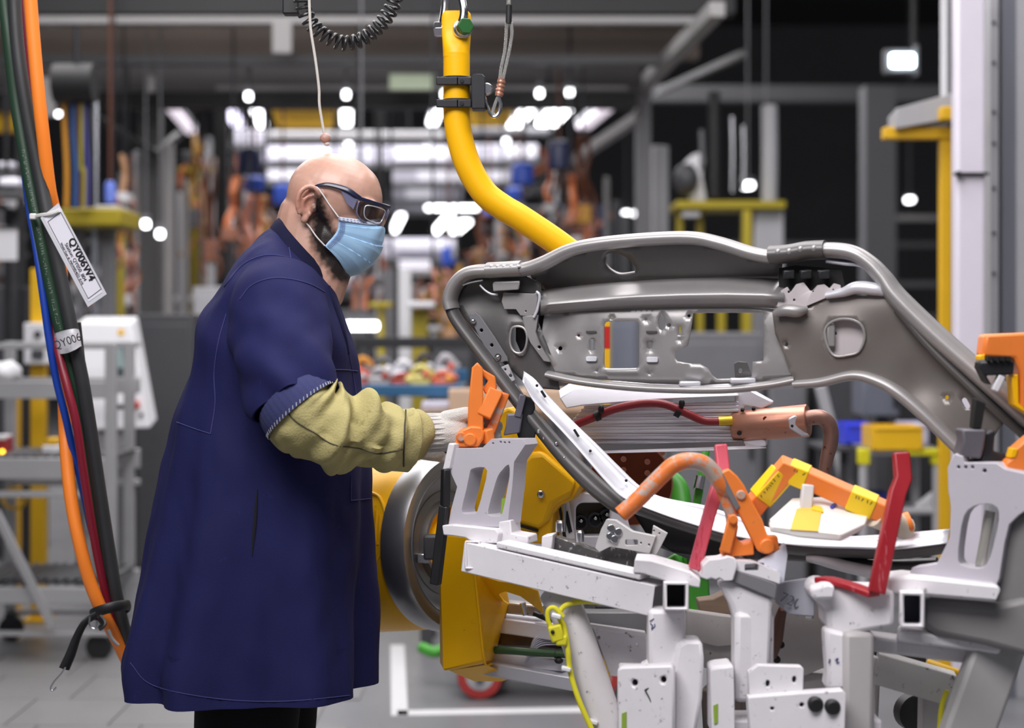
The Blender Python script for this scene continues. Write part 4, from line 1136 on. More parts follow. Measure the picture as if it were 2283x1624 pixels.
def limb(path, radii, wr, nth=64, sub=10, up=(0, 0, 1), flat=1.0):
    "cloth tube along a path with real folds: wr(p, s, th, t) gives the displacement"
    q = spline([tuple(p) + (r,) for p, r in zip(path, radii)], sub)
    ps = [Vector(x[:3]) for x in q]; rs = [x[3] for x in q]; rows = []; u = None
    L = 0
    for i, p in enumerate(ps):
        d = (ps[min(i+1, len(ps)-1)] - ps[max(i-1, 0)]).normalized()
        if u is None: _, sd, u = frame_of(d, up)
        else: u = (u - d*u.dot(d)).normalized()
        sd = d.cross(u); t = i/(len(ps)-1); row = []
        for k in range(nth):
            th = 2*math.pi*k/nth; o_ = sd*math.cos(th)*flat + u*math.sin(th)
            pp = p + o_*rs[i]
            row.append(pp + o_*wr(pp, t, th, rs[i]))
        rows.append(row)
    return rows
Yv = Vector((0, 1, 0))
def wr_sleeve(p, t, th, r):
    k = min(1, t*3)
    return k*(.010*noise.noise(Vector((p.x*8, p.y*8, p.z*7))) + .011*math.sin(38*p.z + 3*th + 4*noise.noise(p*5))*max(0, t-.25) + .006*noise.noise(p*20))
near_path = [P(628, 640, 3.725), P(622, 690, 3.68), P(624, 750, 3.635), P(632, 810, 3.59), P(645, 862, 3.555), P(661, 902, 3.535)]
near_rad = [.088, .103, .104, .099, .090, .079]
rows_s = limb(near_path, near_rad, wr_sleeve, 72, 10)
sb = MB().grid(rows_s, True)
end = rows_s[-1]; cen = sum(end, Vector())/len(end)
sb.grid([end, [p + (cen-p)*.05 for p in end], [p + (cen-p)*.08 + (P(632, 810, 3.59)-cen)*.3 for p in end]], True)
slv = sb.build('sleeve', m_coat, coat, smooth=60)
sleeve_bvh = BVHTree.FromPolygons([tuple(p) for p in sb.v], sb.f)
rows_f = limb([P(640, 640, 3.99), P(650, 760, 4.06), P(670, 860, 4.10), P(690, 910, 4.12)], [.085, .1, .092, .08], wr_sleeve, 48, 8)
MB().grid(rows_f, True).build('sleeve', m_coat, coat, smooth=60)

def on_surface(bvh, px, py, lift=.0008):
    o_ = Vector((0, 0, HC)); d = Vector(((px-CX)/F, 1, -(py-HY)/F)).normalized()
    h = bvh.ray_cast(o_, d)
    return (h[0] + h[1]*lift*(1 if h[1].dot(d) < 0 else -1)) if h[0] is not None else None
def seam(bvh, pts, r, m, name, parent, sub=8):
    dense = spline(pts, sub); q = [on_surface(bvh, x[0], x[1]) for x in dense]; q = [p for p in q if p is not None]
    if len(q) > 1: return MB().tube(q, r, 6, 1).build(name, m, parent)
seam(coat_bvh, [(500, 640), (540, 592), (590, 570), (642, 574), (648, 576)], .0011, m_thread, 'yoke_seam', coat)
seam(coat_bvh, [(648, 576), (644, 552), (640, 530)], .0010, m_thread, 'yoke_seam', coat)
seam(coat_bvh, [(395, 942), (430, 955), (470, 968)], .0013, m_thread, 'waist_seam', coat)
seam(coat_bvh, [(505, 700), (488, 760), (478, 830), (480, 900), (470, 968)], .0013, m_thread, 'back_pleat_seam', coat)
seam(coat_bvh, [(740, 660), (762, 720), (778, 790), (792, 870), (803, 950), (812, 1040)], .0012, m_thread, 'front_placket_seam', coat)
seam(coat_bvh, [(738, 824), (770, 825), (797, 828)], .0013, m_thread, 'pocket_seam', coat)
seam(coat_bvh, [(783, 1060), (782, 1112), (786, 1116), (826, 1112)], .0011, m_thread, 'pocket_seam', coat)
seam(coat_bvh, [(290, 1478), (340, 1528), (480, 1558), (640, 1564), (826, 1546)], .0011, m_thread, 'hem_seam', coat)
seam(sleeve_bvh, [(535, 668), (560, 638), (600, 622), (642, 622), (690, 634), (728, 654)], .0013, m_thread, 'armhole_seam', coat)
# side pocket slit
ps = [on_surface(coat_bvh, x, y, .0006) for x, y in ((574, 1092), (570, 1140), (566, 1190), (562, 1240))]
MB().tube([p for p in ps if p], [.001, .0035, .0035, .001], 6, 4).build('pocket_slit', mat('slit_dark', (10, 10, 22), .9, 0, 0), coat)
# collar, standing round the neck, with a turned edge
def ring(a, b_, w, n_=72, e=1.0):
    A, B = P(*a, YP), P(*b_, YP); c = (A+B)/2; h = (B-A)/2
    return [c + h*math.cos(2*math.pi*k/n_) + V(0, w*math.sin(2*math.pi*k/n_), 0) for k in range(n_)]
col = MB().grid([ring((596, 520), (742, 640), .104), ring((604, 506), (740, 628), .100), ring((614, 492), (735, 612), .093), ring((624, 485), (728, 602), .088), ring((630, 490), (722, 606), .083), ring((626, 510), (718, 630), .080)], True).build('collar', m_coat_dk, coat, smooth=60)
# lapel edges down the front
q = [on_surface(coat_bvh, x, y, .002) for x, y in ((731, 640), (748, 690), (764, 740), (776, 790))]
MB().tube([p for p in q if p], [.004, .005, .0045, .002], 8, 5).build('lapel_edge', m_coat_dk, coat)

# trousers
tr = MB()
for y, dx in ((YP-.10, -20), (YP+.11, 25)):
    hip = P(600, 1130, y); knee = Vector((hip.x - .03 + dx*.0012, y, .50)); ank = Vector((hip.x - .06 + dx*.0016, y, .07))
    rr = limb([P(585, 1080, y), hip, (hip+knee)/2, knee, (knee+ank)/2, ank], [.12, .128, .12, .105, .098, .10], lambda p, t, th, r: .006*noise.noise(p*9), 40, 5)
    tr.grid(rr, True)
tr.build('trousers', mat('black_trousers', (20, 20, 23), .85, 0, .1, bump=.1, bscale=500, spec=.2), person, smooth=60)
for y, dx in ((YP-.10, -20), (YP+.11, 25)):
    hip = P(600, 1130, y); ank = Vector((hip.x - .06 + dx*.0016, y, .10))
    sh = MB(); capsule(sh, ank + V(-.035, 0, -.045), ank + V(.165, 0, -.055), .052, .042, 20)
    for v_ in sh.v: v_.z = max(.022, v_.z)
    so = sh.build('shoe', black_rubber, person)
    MB().box(ank + V(.065, 0, -.089), (.28, .095, .022)).build('sole', black_rubber, so, .006)

# ---------------------------------------------------------------- sleeve protector and glove
m_khaki = mat('khaki_canvas', (172, 162, 112), 0.88, 0, 0.16, 16, bump=0.4, bscale=240, spec=0.15, wear=(140, 130, 84), wearamt=0.45, wearscale=14)
m_khaki_thread = mat('dark_thread', (60, 56, 44), .8, 0, 0)
def wr_khaki(p, t, th, r):
    u_ = math.sin(th)      # 1 on the upper side
    f = 0
    if .12 < t < .86:
        k = math.sin(math.pi*(t-.12)/.74)
        f += k*(.5 + .5*u_)*.0175*math.sin(2*math.pi*(t*5.2 + .06*math.cos(th)) + 1.2)
        f += k*.010*math.sin(2*math.pi*(t*3.1) + 2.2*th) + k*.005*math.sin(2*math.pi*t*8.5 - 3*th)
    f += .010*noise.noise(Vector((p.x*16, p.y*16, p.z*12))) + .005*noise.noise(p*34)
    return f
kpath = [P(659, 898, 3.535), P(680, 925, 3.535), P(720, 948, 3.545), P(770, 960, 3.565), P(830, 970, 3.60), P(880, 978, 3.63), P(912, 981, 3.645)]
krad = [.073, .080, .082, .073, .066, .064, .064]
rows_k = limb(kpath, krad, wr_khaki, 84, 12)
kb = MB().grid(rows_k, True)
e1 = rows_k[-1]; c1 = sum(e1, Vector())/len(e1)
ax = (P(955, 965, 3.67)-P(880, 978, 3.63)).normalized()
kb.grid([e1, [p + (c1-p)*.05 + ax*.004 for p in e1], [p + (c1-p)*.12 for p in e1]], True)
# inner turned-back cuff running to the wrist
rows_w = limb([P(895, 975, 3.638), P(915, 968, 3.65), P(930, 962, 3.66), P(940, 960, 3.668)], [.058, .054, .047, .042], lambda p, t, th, r: .004*noise.noise(p*30) + .003*math.sin(5*th+2)*(1-t), 64, 8)
kb.grid(rows_w, True)
prot = kb.build('sleeve_protector', m_khaki, person, smooth=60)
prot['label'] = 'khaki canvas sleeve protector'
k_bvh = BVHTree.FromPolygons([tuple(p) for p in kb.v], kb.f)
seam(k_bvh, [(634, 912), (660, 940), (700, 965), (745, 992), (800, 1000), (840, 1012), (870, 1008), (900, 1002)], .0012, m_khaki_thread, 'long_seam', prot)
seam(k_bvh, [(905, 910), (902, 950), (900, 1000), (900, 1040)], .0016, m_khaki_thread, 'cuff_seam', prot)
# navy knit band with white stitches at the elbow
band = []
qs = limb([P(655, 892, 3.541), P(665, 906, 3.535), P(674, 917, 3.533)], [.0790, .0830, .0845], lambda p, t, th, r: .0006*math.sin(40*th), 120, 4)
kn = MB().grid(qs, True).build('knit_band', mat('navy_knit', (48, 52, 96), .9, 0, .2, 60, bump=.4, bscale=600), prot, smooth=60)
st = MB()
for k in range(0, 120, 2):
    a, b_ = qs[-1][k], qs[-3][(k+1) % 120]; c_ = sum(qs[-1], Vector())/120; o_ = (a-c_).normalized()*.0012
    st.tube([a + o_, b_ + o_], .0007, 4, 1)
st.build('stitching', mat('white_thread', (196, 196, 200), .8, 0, 0), kn, kind='stuff')
rows_k2 = limb([P(690, 905, 4.12), P(730, 945, 4.11), P(800, 968, 4.08), P(880, 980, 4.04)], [.078, .075, .06, .055], wr_khaki, 48, 8)
MB().grid(rows_k2, True).build('sleeve_protector', m_khaki, person, smooth=60)
m_glove = mat('grey_white_knit', (208, 206, 202), .9, 0, .14, 120, bump=.6, bscale=520, spec=.2)
def glove(w, d, name):
    g = MB(); hand(g, w, d, .0045)
    capsule(g, Vector(w) - Vector(d).normalized()*.085, Vector(w) + Vector(d).normalized()*.02, .0395, .038, 18)
    me = remeshed(g, .0025, 3); me.transform(Matrix.Translation(-org(person))); me.materials.clear(); me.materials.append(m_glove); me.name = name
    for p in me.polygons: p.use_smooth = True
    o = bpy.data.objects.new(name, me); C.objects.link(o); o.parent = person; ORIGIN[o.name] = org(person)
    return o
gl = glove(P(962, 965, 3.675), Vector((1, .22, .02)), 'glove'); gl['label'] = 'grey-white knitted work glove'
rb = MB()
for k in range(22):
    th = 2*math.pi*k/22; d = Vector((1, .22, .02)).normalized(); _, sd, u = frame_of(d); o_ = sd*math.cos(th) + u*math.sin(th)
    w = P(962, 965, 3.675); rb.tube([w - d*.05 + o_*.0395, w + o_*.0382, w + d*.022 + o_*.0375], .0026, 6, 3)
rb.build('knit_cuff_ribs', m_glove, gl)
glove(P(922, 985, 4.015), Vector((1, -.25, -.02)), 'glove')

# ---------------------------------------------------------------- face mask
m_mask = mat('mask_blue', (160, 198, 232), .75, 0, .05, 20, bump=.12, bscale=600, spec=.2, sub=0)
m_mask_w = mat('mask_white', (210, 216, 236), .75, 0, .04, 20, spec=.2)
CV = [(.098, .012), (.108, -.008), (.114, -.035), (.115, -.062), (.108, -.088), (.092, -.112), (.066, -.130)]
SV = [(.028, -.010), (.031, -.022), (.033, -.034), (.031, -.045), (.027, -.055), (.021, -.066), (.016, -.078)]
def mask_pt(u, v, lift=0):
    n_ = len(CV)-1; f = v*n_; i = min(n_-1, int(f)); t = f-i
    c = [(CV[i][k]*(1-t)+CV[i+1][k]*t) for k in (0, 1)]; s_ = [(SV[i][k]*(1-t)+SV[i+1][k]*t) for k in (0, 1)]
    a = abs(u)
    k = a**2.7
    x = c[0]*(1-k)+s_[0]*k; z = c[1]*(1-a**1.35)+s_[1]*a**1.35
    yw = .074*(1 - .06*math.sin(math.pi*v)) - .012*max(0, v-.6)
    y = math.copysign(yw*min(1, a)**.82, u)
    # pleats
    pl = 0
    if .12 < v < .93:
        ph = ((v-.12)/.81*3.0 - .25*a) % 1.0
        pl = .0042*(1-a**3)*(1-ph)**.8
    pl += .0025*noise.noise(Vector((u*3, v*7, 1.3))) * (1-a*.5)
    nrm = Vector((1-k*.8, math.copysign(k*.9, u), .1)).normalized()
    return H(x, y, z) + RH @ (nrm*(pl+lift))
def mask_grid(u0, u1, v0, v1, nu, nv, lift): return [[mask_pt(u0+(u1-u0)*i/nu, v0+(v1-v0)*j/nv, lift) for i in range(nu+1)] for j in range(nv+1)]
mk = MB().grid(mask_grid(-1, 1, 0, 1, 60, 90, 0)).build('face_mask', m_mask, person, smooth=60, recalc=False)
sm = mk.modifiers.new('solid', 'SOLIDIFY'); sm.thickness = .0012; sm.offset = 1
mk['label'] = 'pleated light blue disposable face mask'
tb = MB().grid(mask_grid(-1, 1, 0, .10, 60, 6, .0016)).build('top_band', m_mask_w, mk, smooth=60, recalc=False)
sm = tb.modifiers.new('solid', 'SOLIDIFY'); sm.thickness = .0008
for v0 in (.03, .075):
    dots = MB()
    for i in range(46):
        u0 = -1 + 2*i/46
        dots.tube([mask_pt(u0, v0, .003), mask_pt(u0+.02, v0, .003)], .0005, 4, 1)
    dots.build('weld_line', mat('mask_stitch', (132, 146, 190), .8, 0, 0), tb)
for sg in (-1, 1):
    eb = MB()
    for j in range(26):
        v_ = j/26*.98; eb.tube([mask_pt(sg*.985, v_, .0016), mask_pt(sg*.93, v_+.008, .0016)], .0005, 4, 1)
    eb.build('edge_weld', mat('mask_stitch', (132, 146, 190), .8, 0, 0), mk)
    el = mat('ear_loop_white', (224, 220, 220), .8, 0, 0)
    ex = -.057
    MB().tube([mask_pt(sg, .01, .002), H(.002, sg*.081, .010), H(-.016, sg*.0865, .026), H(-.033, sg*.0895, .0365), H(-.051, sg*.0885, .028)], .0016, 8, 6).build('ear_loop', el, mk)
    MB().tube([mask_pt(sg, .99, .002), H(-.004, sg*.078, -.064), H(-.024, sg*.081, -.048), H(-.039, sg*.086, -.038), H(-.055, sg*.087, -.020)], .0016, 8, 6).build('ear_loop', el, mk)

# ---------------------------------------------------------------- safety glasses
m_gf = mat('glasses_navy', (28, 32, 58), .3, 0, .05, coat=.3)
m_gl = mat('glasses_lilac', (120, 120, 150), .25, .2, .05)
def lens_material():
    m = bpy.data.materials.new('tinted_lens'); m.use_nodes = True; b = m.node_tree.nodes['Principled BSDF']
    b.inputs['Base Color'].default_value = lin((58, 42, 40)); b.inputs['Roughness'].default_value = .06; b.inputs['Alpha'].default_value = .62
    b.inputs['Specular IOR Level'].default_value = .8
    return m
m_lens = lens_material()
def gfront(y, z):  # wrap-around front surface
    return H(.1085 - 8.6*y*y - .08*max(0, -z+.03), y, z)
gls = MB()
# brow bar
bp = [gfront(-.074+.148*i/24, .0400) for i in range(25)]
gls.tube(bp, .0030, 8, 1, sq=(1, 1.35))
glasses = gls.build('safety_glasses', m_gf, person); glasses['label'] = 'wrap-around safety glasses with dark frame'
for sg in (-1, 1):
    tp = [gfront(sg*.073, .040), H(.052, sg*.0815, .044), H(.030, sg*.0865, .0505), H(-.006, sg*.0875, .0495), H(-.024, sg*.0868, .0440), H(-.038, sg*.0835, .0350), H(-.050, sg*.078, .018)]
    MB().tube(tp, [.0042, .0048, .0050, .0042, .0034, .0030, .0026], 8, 5, sq=(.6, 1.2)).build('temple', m_gf, glasses)
    # side shield
    sp = [H(.058, sg*.0800, .040), H(.018, sg*.0880, .047), H(.040, sg*.0850, .022), H(.056, sg*.0790, .014)]
    MB().add(sp + [p + RH @ Vector((0, -sg*.002, 0)) for p in sp], [(0, 1, 2, 3), (7, 6, 5, 4), (0, 4, 5, 1), (1, 5, 6, 2), (2, 6, 7, 3), (3, 7, 4, 0)]).build('side_shield', m_gl, glasses, .0006)
    out = [(.009, .036), (.030, .039), (.056, .039), (.072, .036), (.074, .024), (.070, .006), (.058, -.004), (.034, -.007), (.016, -.002), (.008, .014)]
    sm_ = smoothpoly(out, 4)
    ring_ = [gfront(sg*a, b_) for a, b_ in sm_]
    MB().tube(ring_ + [ring_[0]], .0017, 8, 1).build('lens_rim', m_gl, glasses)
    MB().plate(sm_, [], lambda a, b_: gfront(sg*a, b_), RH @ Vector((-.0016, 0, 0))).build('lens', m_lens, glasses)
    inner = smoothpoly([(.018, .030), (.040, .033), (.060, .031), (.064, .024), (.060, .008), (.052, .002), (.030, -.001), (.018, .004), (.015, .018)], 3)
    ri = [gfront(sg*a, b_) + RH @ Vector((.0015, 0, 0)) for a, b_ in inner]
    MB().tube(ri + [ri[0]], .0014, 8, 1).build('lens_insert', mat('insert_clear', (196, 196, 204), .2, .3, 0), glasses)
# ================================================================ cable bundle at the left
def hose(name, pts, wpx, m, label, grp='hoses of the cable bundle', n=14, print_=None):
    q = [P(x, y, Y) for x, y, Y in pts]
    Ym = pts[len(pts)//2][2]
    o = MB().tube(q, wpx/2*S(Ym), n, 8).build(name, m, None, origin=q[-1])
    return tag(o, label, 'hose', grp)
m_hblack = mat('hose_black', (46, 47, 49), .55, 0, .12, 20)
m_hgreen = mat('hose_dark_green', (30, 58, 40), .5, 0, .1, 20)
m_horange = mat('hose_bright_orange', (246, 134, 44), .45, 0, .08, 12, wear=(190, 96, 30), wearamt=.25, wearscale=40, aniso=(1, 1, .3))
m_hred = mat('hose_red', (126, 24, 44), .42, 0, .08, 14)
m_hblue = mat('hose_blue', (22, 62, 160), .42, 0, .08, 14)
m_hgrey = mat('hose_charcoal', (40, 41, 42), .55, 0, .12, 20)
green_path = [(6, -160, 4.13), (8, -30, 4.13), (22, 100, 4.12), (36, 220, 4.12), (54, 330, 4.11), (72, 430, 4.10), (92, 530, 4.09), (114, 640, 4.09), (138, 745, 4.09), (163, 850, 4.10), (186, 950, 4.12), (207, 1070, 4.14), (230, 1200, 4.16), (253, 1320, 4.18), (276, 1420, 4.22), (310, 1520, 4.26)]
hose('cable_hose', green_path, 31, m_hgreen, 'dark green printed hose, leftmost at the top of the bundle')
black_path = [(26, -160, 4.10), (31, -30, 4.10), (37, 80, 4.09), (49, 180, 4.08), (68, 290, 4.08), (90, 400, 4.08), (112, 510, 4.07), (136, 620, 4.07), (162, 745, 4.07), (184, 850, 4.08), (202, 960, 4.10), (220, 1080, 4.12), (240, 1210, 4.14), (260, 1330, 4.16), (282, 1420, 4.20), (316, 1510, 4.24)]
hose('cable_hose', black_path, 30, m_hblack, 'thick black hose in front, crossing the green one')
red_path = [(36, -160, 4.15), (41, -30, 4.15), (46, 40, 4.15), (54, 130, 4.15), (63, 215, 4.15), (74, 300, 4.15), (88, 420, 4.14), (98, 540, 4.13), (110, 650, 4.12), (122, 740, 4.11), (134, 800, 4.08), (152, 870, 4.06), (170, 945, 4.06), (188, 1064, 4.08), (208, 1189, 4.11), (228, 1292, 4.14), (246, 1370, 4.17), (268, 1440, 4.21), (300, 1520, 4.25)]
hose('cable_hose', red_path, 19, m_hred, 'dark red hose that turns maroon low in the bundle')
orange_path = [(60, -160, 4.06), (66, -30, 4.06), (75, 90, 4.06), (87, 220, 4.06), (98, 320, 4.07), (110, 420, 4.09), (122, 480, 4.12), (134, 580, 4.16), (140, 700, 4.17), (142, 820, 4.17), (144, 930, 4.16), (148, 1010, 4.14), (158, 1110, 4.12), (176, 1205, 4.11), (198, 1290, 4.12), (228, 1365, 4.14), (262, 1430, 4.19), (296, 1500, 4.23)]
hose('cable_hose', orange_path, 29, m_horange, 'bright orange hose, the only orange one in the bundle')
hose('cable_hose', [(48, 240, 4.17), (52, 330, 4.16), (57, 400, 4.14), (68, 480, 4.12), (82, 560, 4.10), (96, 660, 4.09), (110, 760, 4.09), (126, 850, 4.10), (146, 930, 4.11), (164, 1010, 4.14), (184, 1090, 4.16), (206, 1190, 4.18)], 17, m_hblue, 'thin blue hose along the left side of the bundle')
hose('cable_hose', [(172, 720, 4.12), (181, 800, 4.12), (190, 880, 4.13), (199, 960, 4.14), (212, 1070, 4.16), (232, 1200, 4.19), (256, 1330, 4.2), (284, 1440, 4.25)], 17, m_hgrey, 'thin charcoal hose at the right of the taped section')
# print on the green and red hoses
m_print = mat('pale_print', (150, 168, 152), .6, 0, 0)
m_print_red = mat('pale_red_print', (214, 110, 124), .6, 0, 0)
def print_marks(obj, path, y0, y1, m, size, side=0.0):
    "faded, unreadable factory print: small strokes lying on the hose skin"
    og = org(obj); bvh = BVHTree.FromPolygons([tuple(v.co + og) for v in obj.data.vertices], [tuple(p.vertices) for p in obj.data.polygons])
    r_ = random.Random(int(y0)); mb = MB()
    q = [p for p in spline(path, 40) if y0 <= p[1] <= y1]; acc = 0
    for i in range(1, len(q)):
        a, b = q[i-1], q[i]; dx, dy = b[0]-a[0], b[1]-a[1]; L = math.hypot(dx, dy); acc += L
        if acc < size*.62: continue
        acc = 0
        if r_.random() < .14: continue
        dx, dy = dx/L, dy/L; nx, ny = -dy, dx; k = r_.random()
        for st in range(2):
            if st == 0: e = [(b[0]+nx*size*.4+side, b[1]+ny*size*.4), (b[0]-nx*size*.4+side, b[1]-ny*size*.4)]
            else:
                o_ = r_.choice((-.35, 0, .35))*size; e = [(b[0]+nx*o_+side, b[1]+ny*o_), (b[0]+nx*o_+dx*size*.4+side, b[1]+ny*o_+dy*size*.4)]
            if (st == 0 and k < .65) or (st == 1 and k > .3):
                e = [on_surface(bvh, x, y, .0003) for x, y in e]
                if None not in e: mb.tube(e, .00055, 4, 1)
    return mb.build('faded_print', m, obj)
hg = [o for o in C.objects if o.name.startswith('cable_hose')]
green_o, black_o, red_o, orange_o = hg[0], hg[1], hg[2], hg[3]
fr_ = Vector((0, -1, 0))
for y0, y1 in ((330, 470), (500, 655), (662, 735)): print_marks(green_o, green_path, y0, y1, m_print, 7.5, -3)
for y0, y1 in ((10, 110), (120, 230)): print_marks(red_o, red_path, y0, y1, m_print_red, 5.5, 1)

# white laminated tag on a zip tie
Yt = 4.02
tagq = plane3((94, 485, Yt+.01), (133, 456, Yt), (238, 655, Yt-.01))
t = thing('cable_tag', 'white laminated cable tag reading QY006W4 hanging from the hoses', 'tag', tagq(197, 683))
MB().plate([(130, 453), (238, 656), (196, 685), (90, 486)], [], tagq, (0, .0006, 0)).build('lamination', mat('clear_film', (214, 214, 222), .2, 0, .04, coat=.4), t)
MB().plate([(131, 463), (228, 652), (198, 673), (99, 488)], [], lambda x, y: tagq(x, y) + V(0, -.0008, 0), (0, .0006, 0)).build('paper', mat('tag_paper', (232, 230, 240), .5, 0, .02), t)
a = Vector((133, 456)); b = Vector((238, 655)); c = Vector((94, 485))
dx = (tagq(238, 655) - tagq(133, 456)).normalized(); dyv = (tagq(133, 456) - tagq(94, 485)).normalized()
def tagpt(u, v):  # u along the tag 0..1, v across 0 (lower line side) .. 1
    p = c + (b-a)*u + (a-c)*v; return tagq(p.x, p.y) + V(0, -.0018, 0)
text_mesh('QY006W4', .0238, 'tag_title', ink, t, basis(dx, dyv, tagpt(.575, .71)), bold=.0006)
text_mesh('Station: QY050_804', .0116, 'tag_line', ink, t, basis(dx, dyv, tagpt(.56, .41)))
text_mesh('Weld Gun #: MAW054655 (LH)', .0080, 'tag_line', ink, t, basis(dx, dyv, tagpt(.55, .22)))
bd = [tagpt(u, v) + V(0, .0006, 0) for u, v in ((.07, .14), (.93, .14), (.93, .88), (.07, .88), (.07, .14))]
for i in range(4): MB().bar(bd[i], bd[i+1], .0012, .0006, up=(0, 1, 0)).build('border_line', ink, t)
tie = mat('zip_tie_white', (214, 214, 210), .45, 0, .05)
o = MB()
o.tube([P(74, 483, 4.06), P(90, 480, 4.035), P(110, 477, 4.02), P(131, 470, 4.015)], .0042, 8, 6, sq=(.5, 1))
o.tube([P(74, 483, 4.06), P(70, 484, 4.12), P(100, 482, 4.16), P(135, 470, 4.11), P(131, 470, 4.015)], .0042, 8, 6, sq=(.5, 1))
zo = thing('zip_tie', 'white plastic zip tie holding the tag to the hoses', 'zip tie', P(74, 490, 4.06))
o.build('band', tie, zo)
MB().box(P(74, 483, 4.055), (.016, .012, .014)).build('head', tie, zo, .003)
# white tape wrap with lettering
t = thing('tape_label', 'white tape wrapped round the bundle with printed QY006', 'label', P(152, 790, 4.08))
c1 = [P(122, 745, 4.09), P(140, 738, 4.045), P(165, 733, 4.035), P(176, 736, 4.07), P(170, 742, 4.13), P(140, 748, 4.14)]
c2 = [P(130, 790, 4.09), P(148, 788, 4.045), P(168, 780, 4.035), P(182, 772, 4.07), P(176, 780, 4.13), P(150, 790, 4.14)]
def closed(cs, sub=5): q = smoothpoly([tuple(p) for p in cs], sub); return [Vector(p) for p in q]
r1, r2 = closed(c1), closed(c2)
rows_t = [[r1[k] + (r2[k]-r1[k])*j/8 + V(0, .004*noise.noise(Vector((k*.4, j*.7, 2))), 0) for k in range(len(r1))] for j in range(9)]
w = MB().grid(rows_t, True).build('wrap', mat('white_tape', (222, 220, 226), .4, 0, .04, 30, bump=.2, bscale=60), t, smooth=60)
dxt = (P(178, 752, 4.04) - P(134, 768, 4.04)).normalized()
text_mesh('QY006', .0265, 'lettering', ink, t, basis(dxt, V(.25, 0, 1), P(153, 762, 4.037) + V(0, -.014, 0)), sx=.85)

# black rubber strap with hooks round the lower end
t = thing('rubber_strap', 'black rubber tie-down strap with steel hooks round the bundle', 'strap', P(130, 1530, 4.08))
cen = P(247, 1362, 4.14)
loop = [cen + V(.042*math.cos(a)*1.0, -.052*math.sin(a), .012*math.cos(a) + .012*math.sin(a)) for a in [2*math.pi*k/24 for k in range(25)]]
MB().tube(loop, .0085, 8, 2, sq=(.45, 1.4)).build('loop', black_rubber, t)
MB().tube([P(214, 1372, 4.08), P(190, 1388, 4.06), P(172, 1420, 4.06), P(158, 1458, 4.06), P(143, 1492, 4.06)], [.008, .009, .010, .012, .013], 8, 6, sq=(.35, 1)).build('tail', black_rubber, t)
MB().tube([P(222, 1378, 4.07), P(232, 1392, 4.06), P(222, 1402, 4.06)], .010, 8, 5, sq=(.5, 1)).build('tab', black_rubber, t)
MB().tube([P(146, 1488, 4.05), P(136, 1504, 4.05), P(120, 1522, 4.05), P(113, 1536, 4.05), P(118, 1541, 4.05), P(126, 1533, 4.05)], .0022, 8, 6).build('hook', chrome, t)
MB().tube([P(200, 1376, 4.065), P(200, 1396, 4.06), P(212, 1402, 4.06), P(216, 1386, 4.06)], .0022, 8, 6).build('hook', chrome, t)
MB().tube([P(241, 1405, 4.05), P(250, 1425, 4.05), P(264, 1440, 4.05)], .004, 8, 5).build('steel_end', mid_grey, t)

# ================================================================ hanger tube, wire rope, coiled cord, pull cord
YH = 3.95; sh_ = S(YH)
t = thing('hanger_tube', 'yellow bent steel hanger tube with flattened bolted top end', 'hanger', P(1249, 560, YH))
path = [P(1018, 120, YH), P(1018, 190, YH), P(1018, 255, YH), P(1026, 312, YH), P(1046, 374, YH), P(1080, 430, YH), P(1120, 462, YH), P(1165, 489, YH), P(1249, 546, YH), P(1300, 590, YH), P(1322, 640, YH), P(1326, 700, YH)]
ht = MB().tube(path, 29.5*sh_, 32, 10).build('tube', yellow_paint, t)
# flattened eye end
qh = flatq(YH-.02)
flat = MB()
rows = []
for py, hw, hd in ((128, 29.5, 29.5), (112, 30, 27), (96, 31, 20), (82, 32, 13), (66, 33, 10), (40, 33, 10), (30, 31, 10), (25, 26, 10)):
    row = []
    for k in range(32):
        a_ = 2*math.pi*k/32; cs, sn = math.cos(a_), math.sin(a_); e = .75 if hd < 25 else 1
        row.append(P(1017.5, py, YH) + V(math.copysign(abs(cs)**e, cs)*hw*sh_, math.copysign(abs(sn)**e, sn)*hd*sh_, 0))
    rows.append(row)
flat.grid(rows, True, True).build('flattened_eye', yellow_paint, t, smooth=50)
gb = MB().lathe(P(1030, 65, YH-.014), (.28, -1, .05), [(0, 22*sh_), (.010, 22*sh_), (.010, 19*sh_), (.022, 19*sh_)], 24).build('washer_boss', chrome, t, .001)
MB().hexbolt(P(1030, 65, YH-.014) + Vector((.28, -1, .05)).normalized()*.021, (.28, -1, .05), 19*sh_, .016).build('green_bolt', mat('bolt_green', (36, 92, 42), .4, .2, .1), t, .0015)
MB().hexbolt(P(990, 65, YH+.01), (-1, .25, 0), 18*sh_, .02).build('nut', chrome, t, .001)
MB().tube([P(1028, 62, YH-.03), P(1034, 30, YH-.03), P(1030, 0, YH-.02), P(1022, -50, YH)], [.012, .0095, .0095, .0095], 12, 6).build('shackle_arm', chrome, t)
MB().tube([P(988, 62, YH+.01), P(992, 20, YH+.01), P(994, -10, YH+.01), P(1004, -50, YH)], [.012, .009, .009, .009], 12, 6).build('shackle_arm', chrome, t)
MB().rod(P(1012, -50, YH), P(1012, -400, YH), .008).build('suspension_rope', chrome, t)
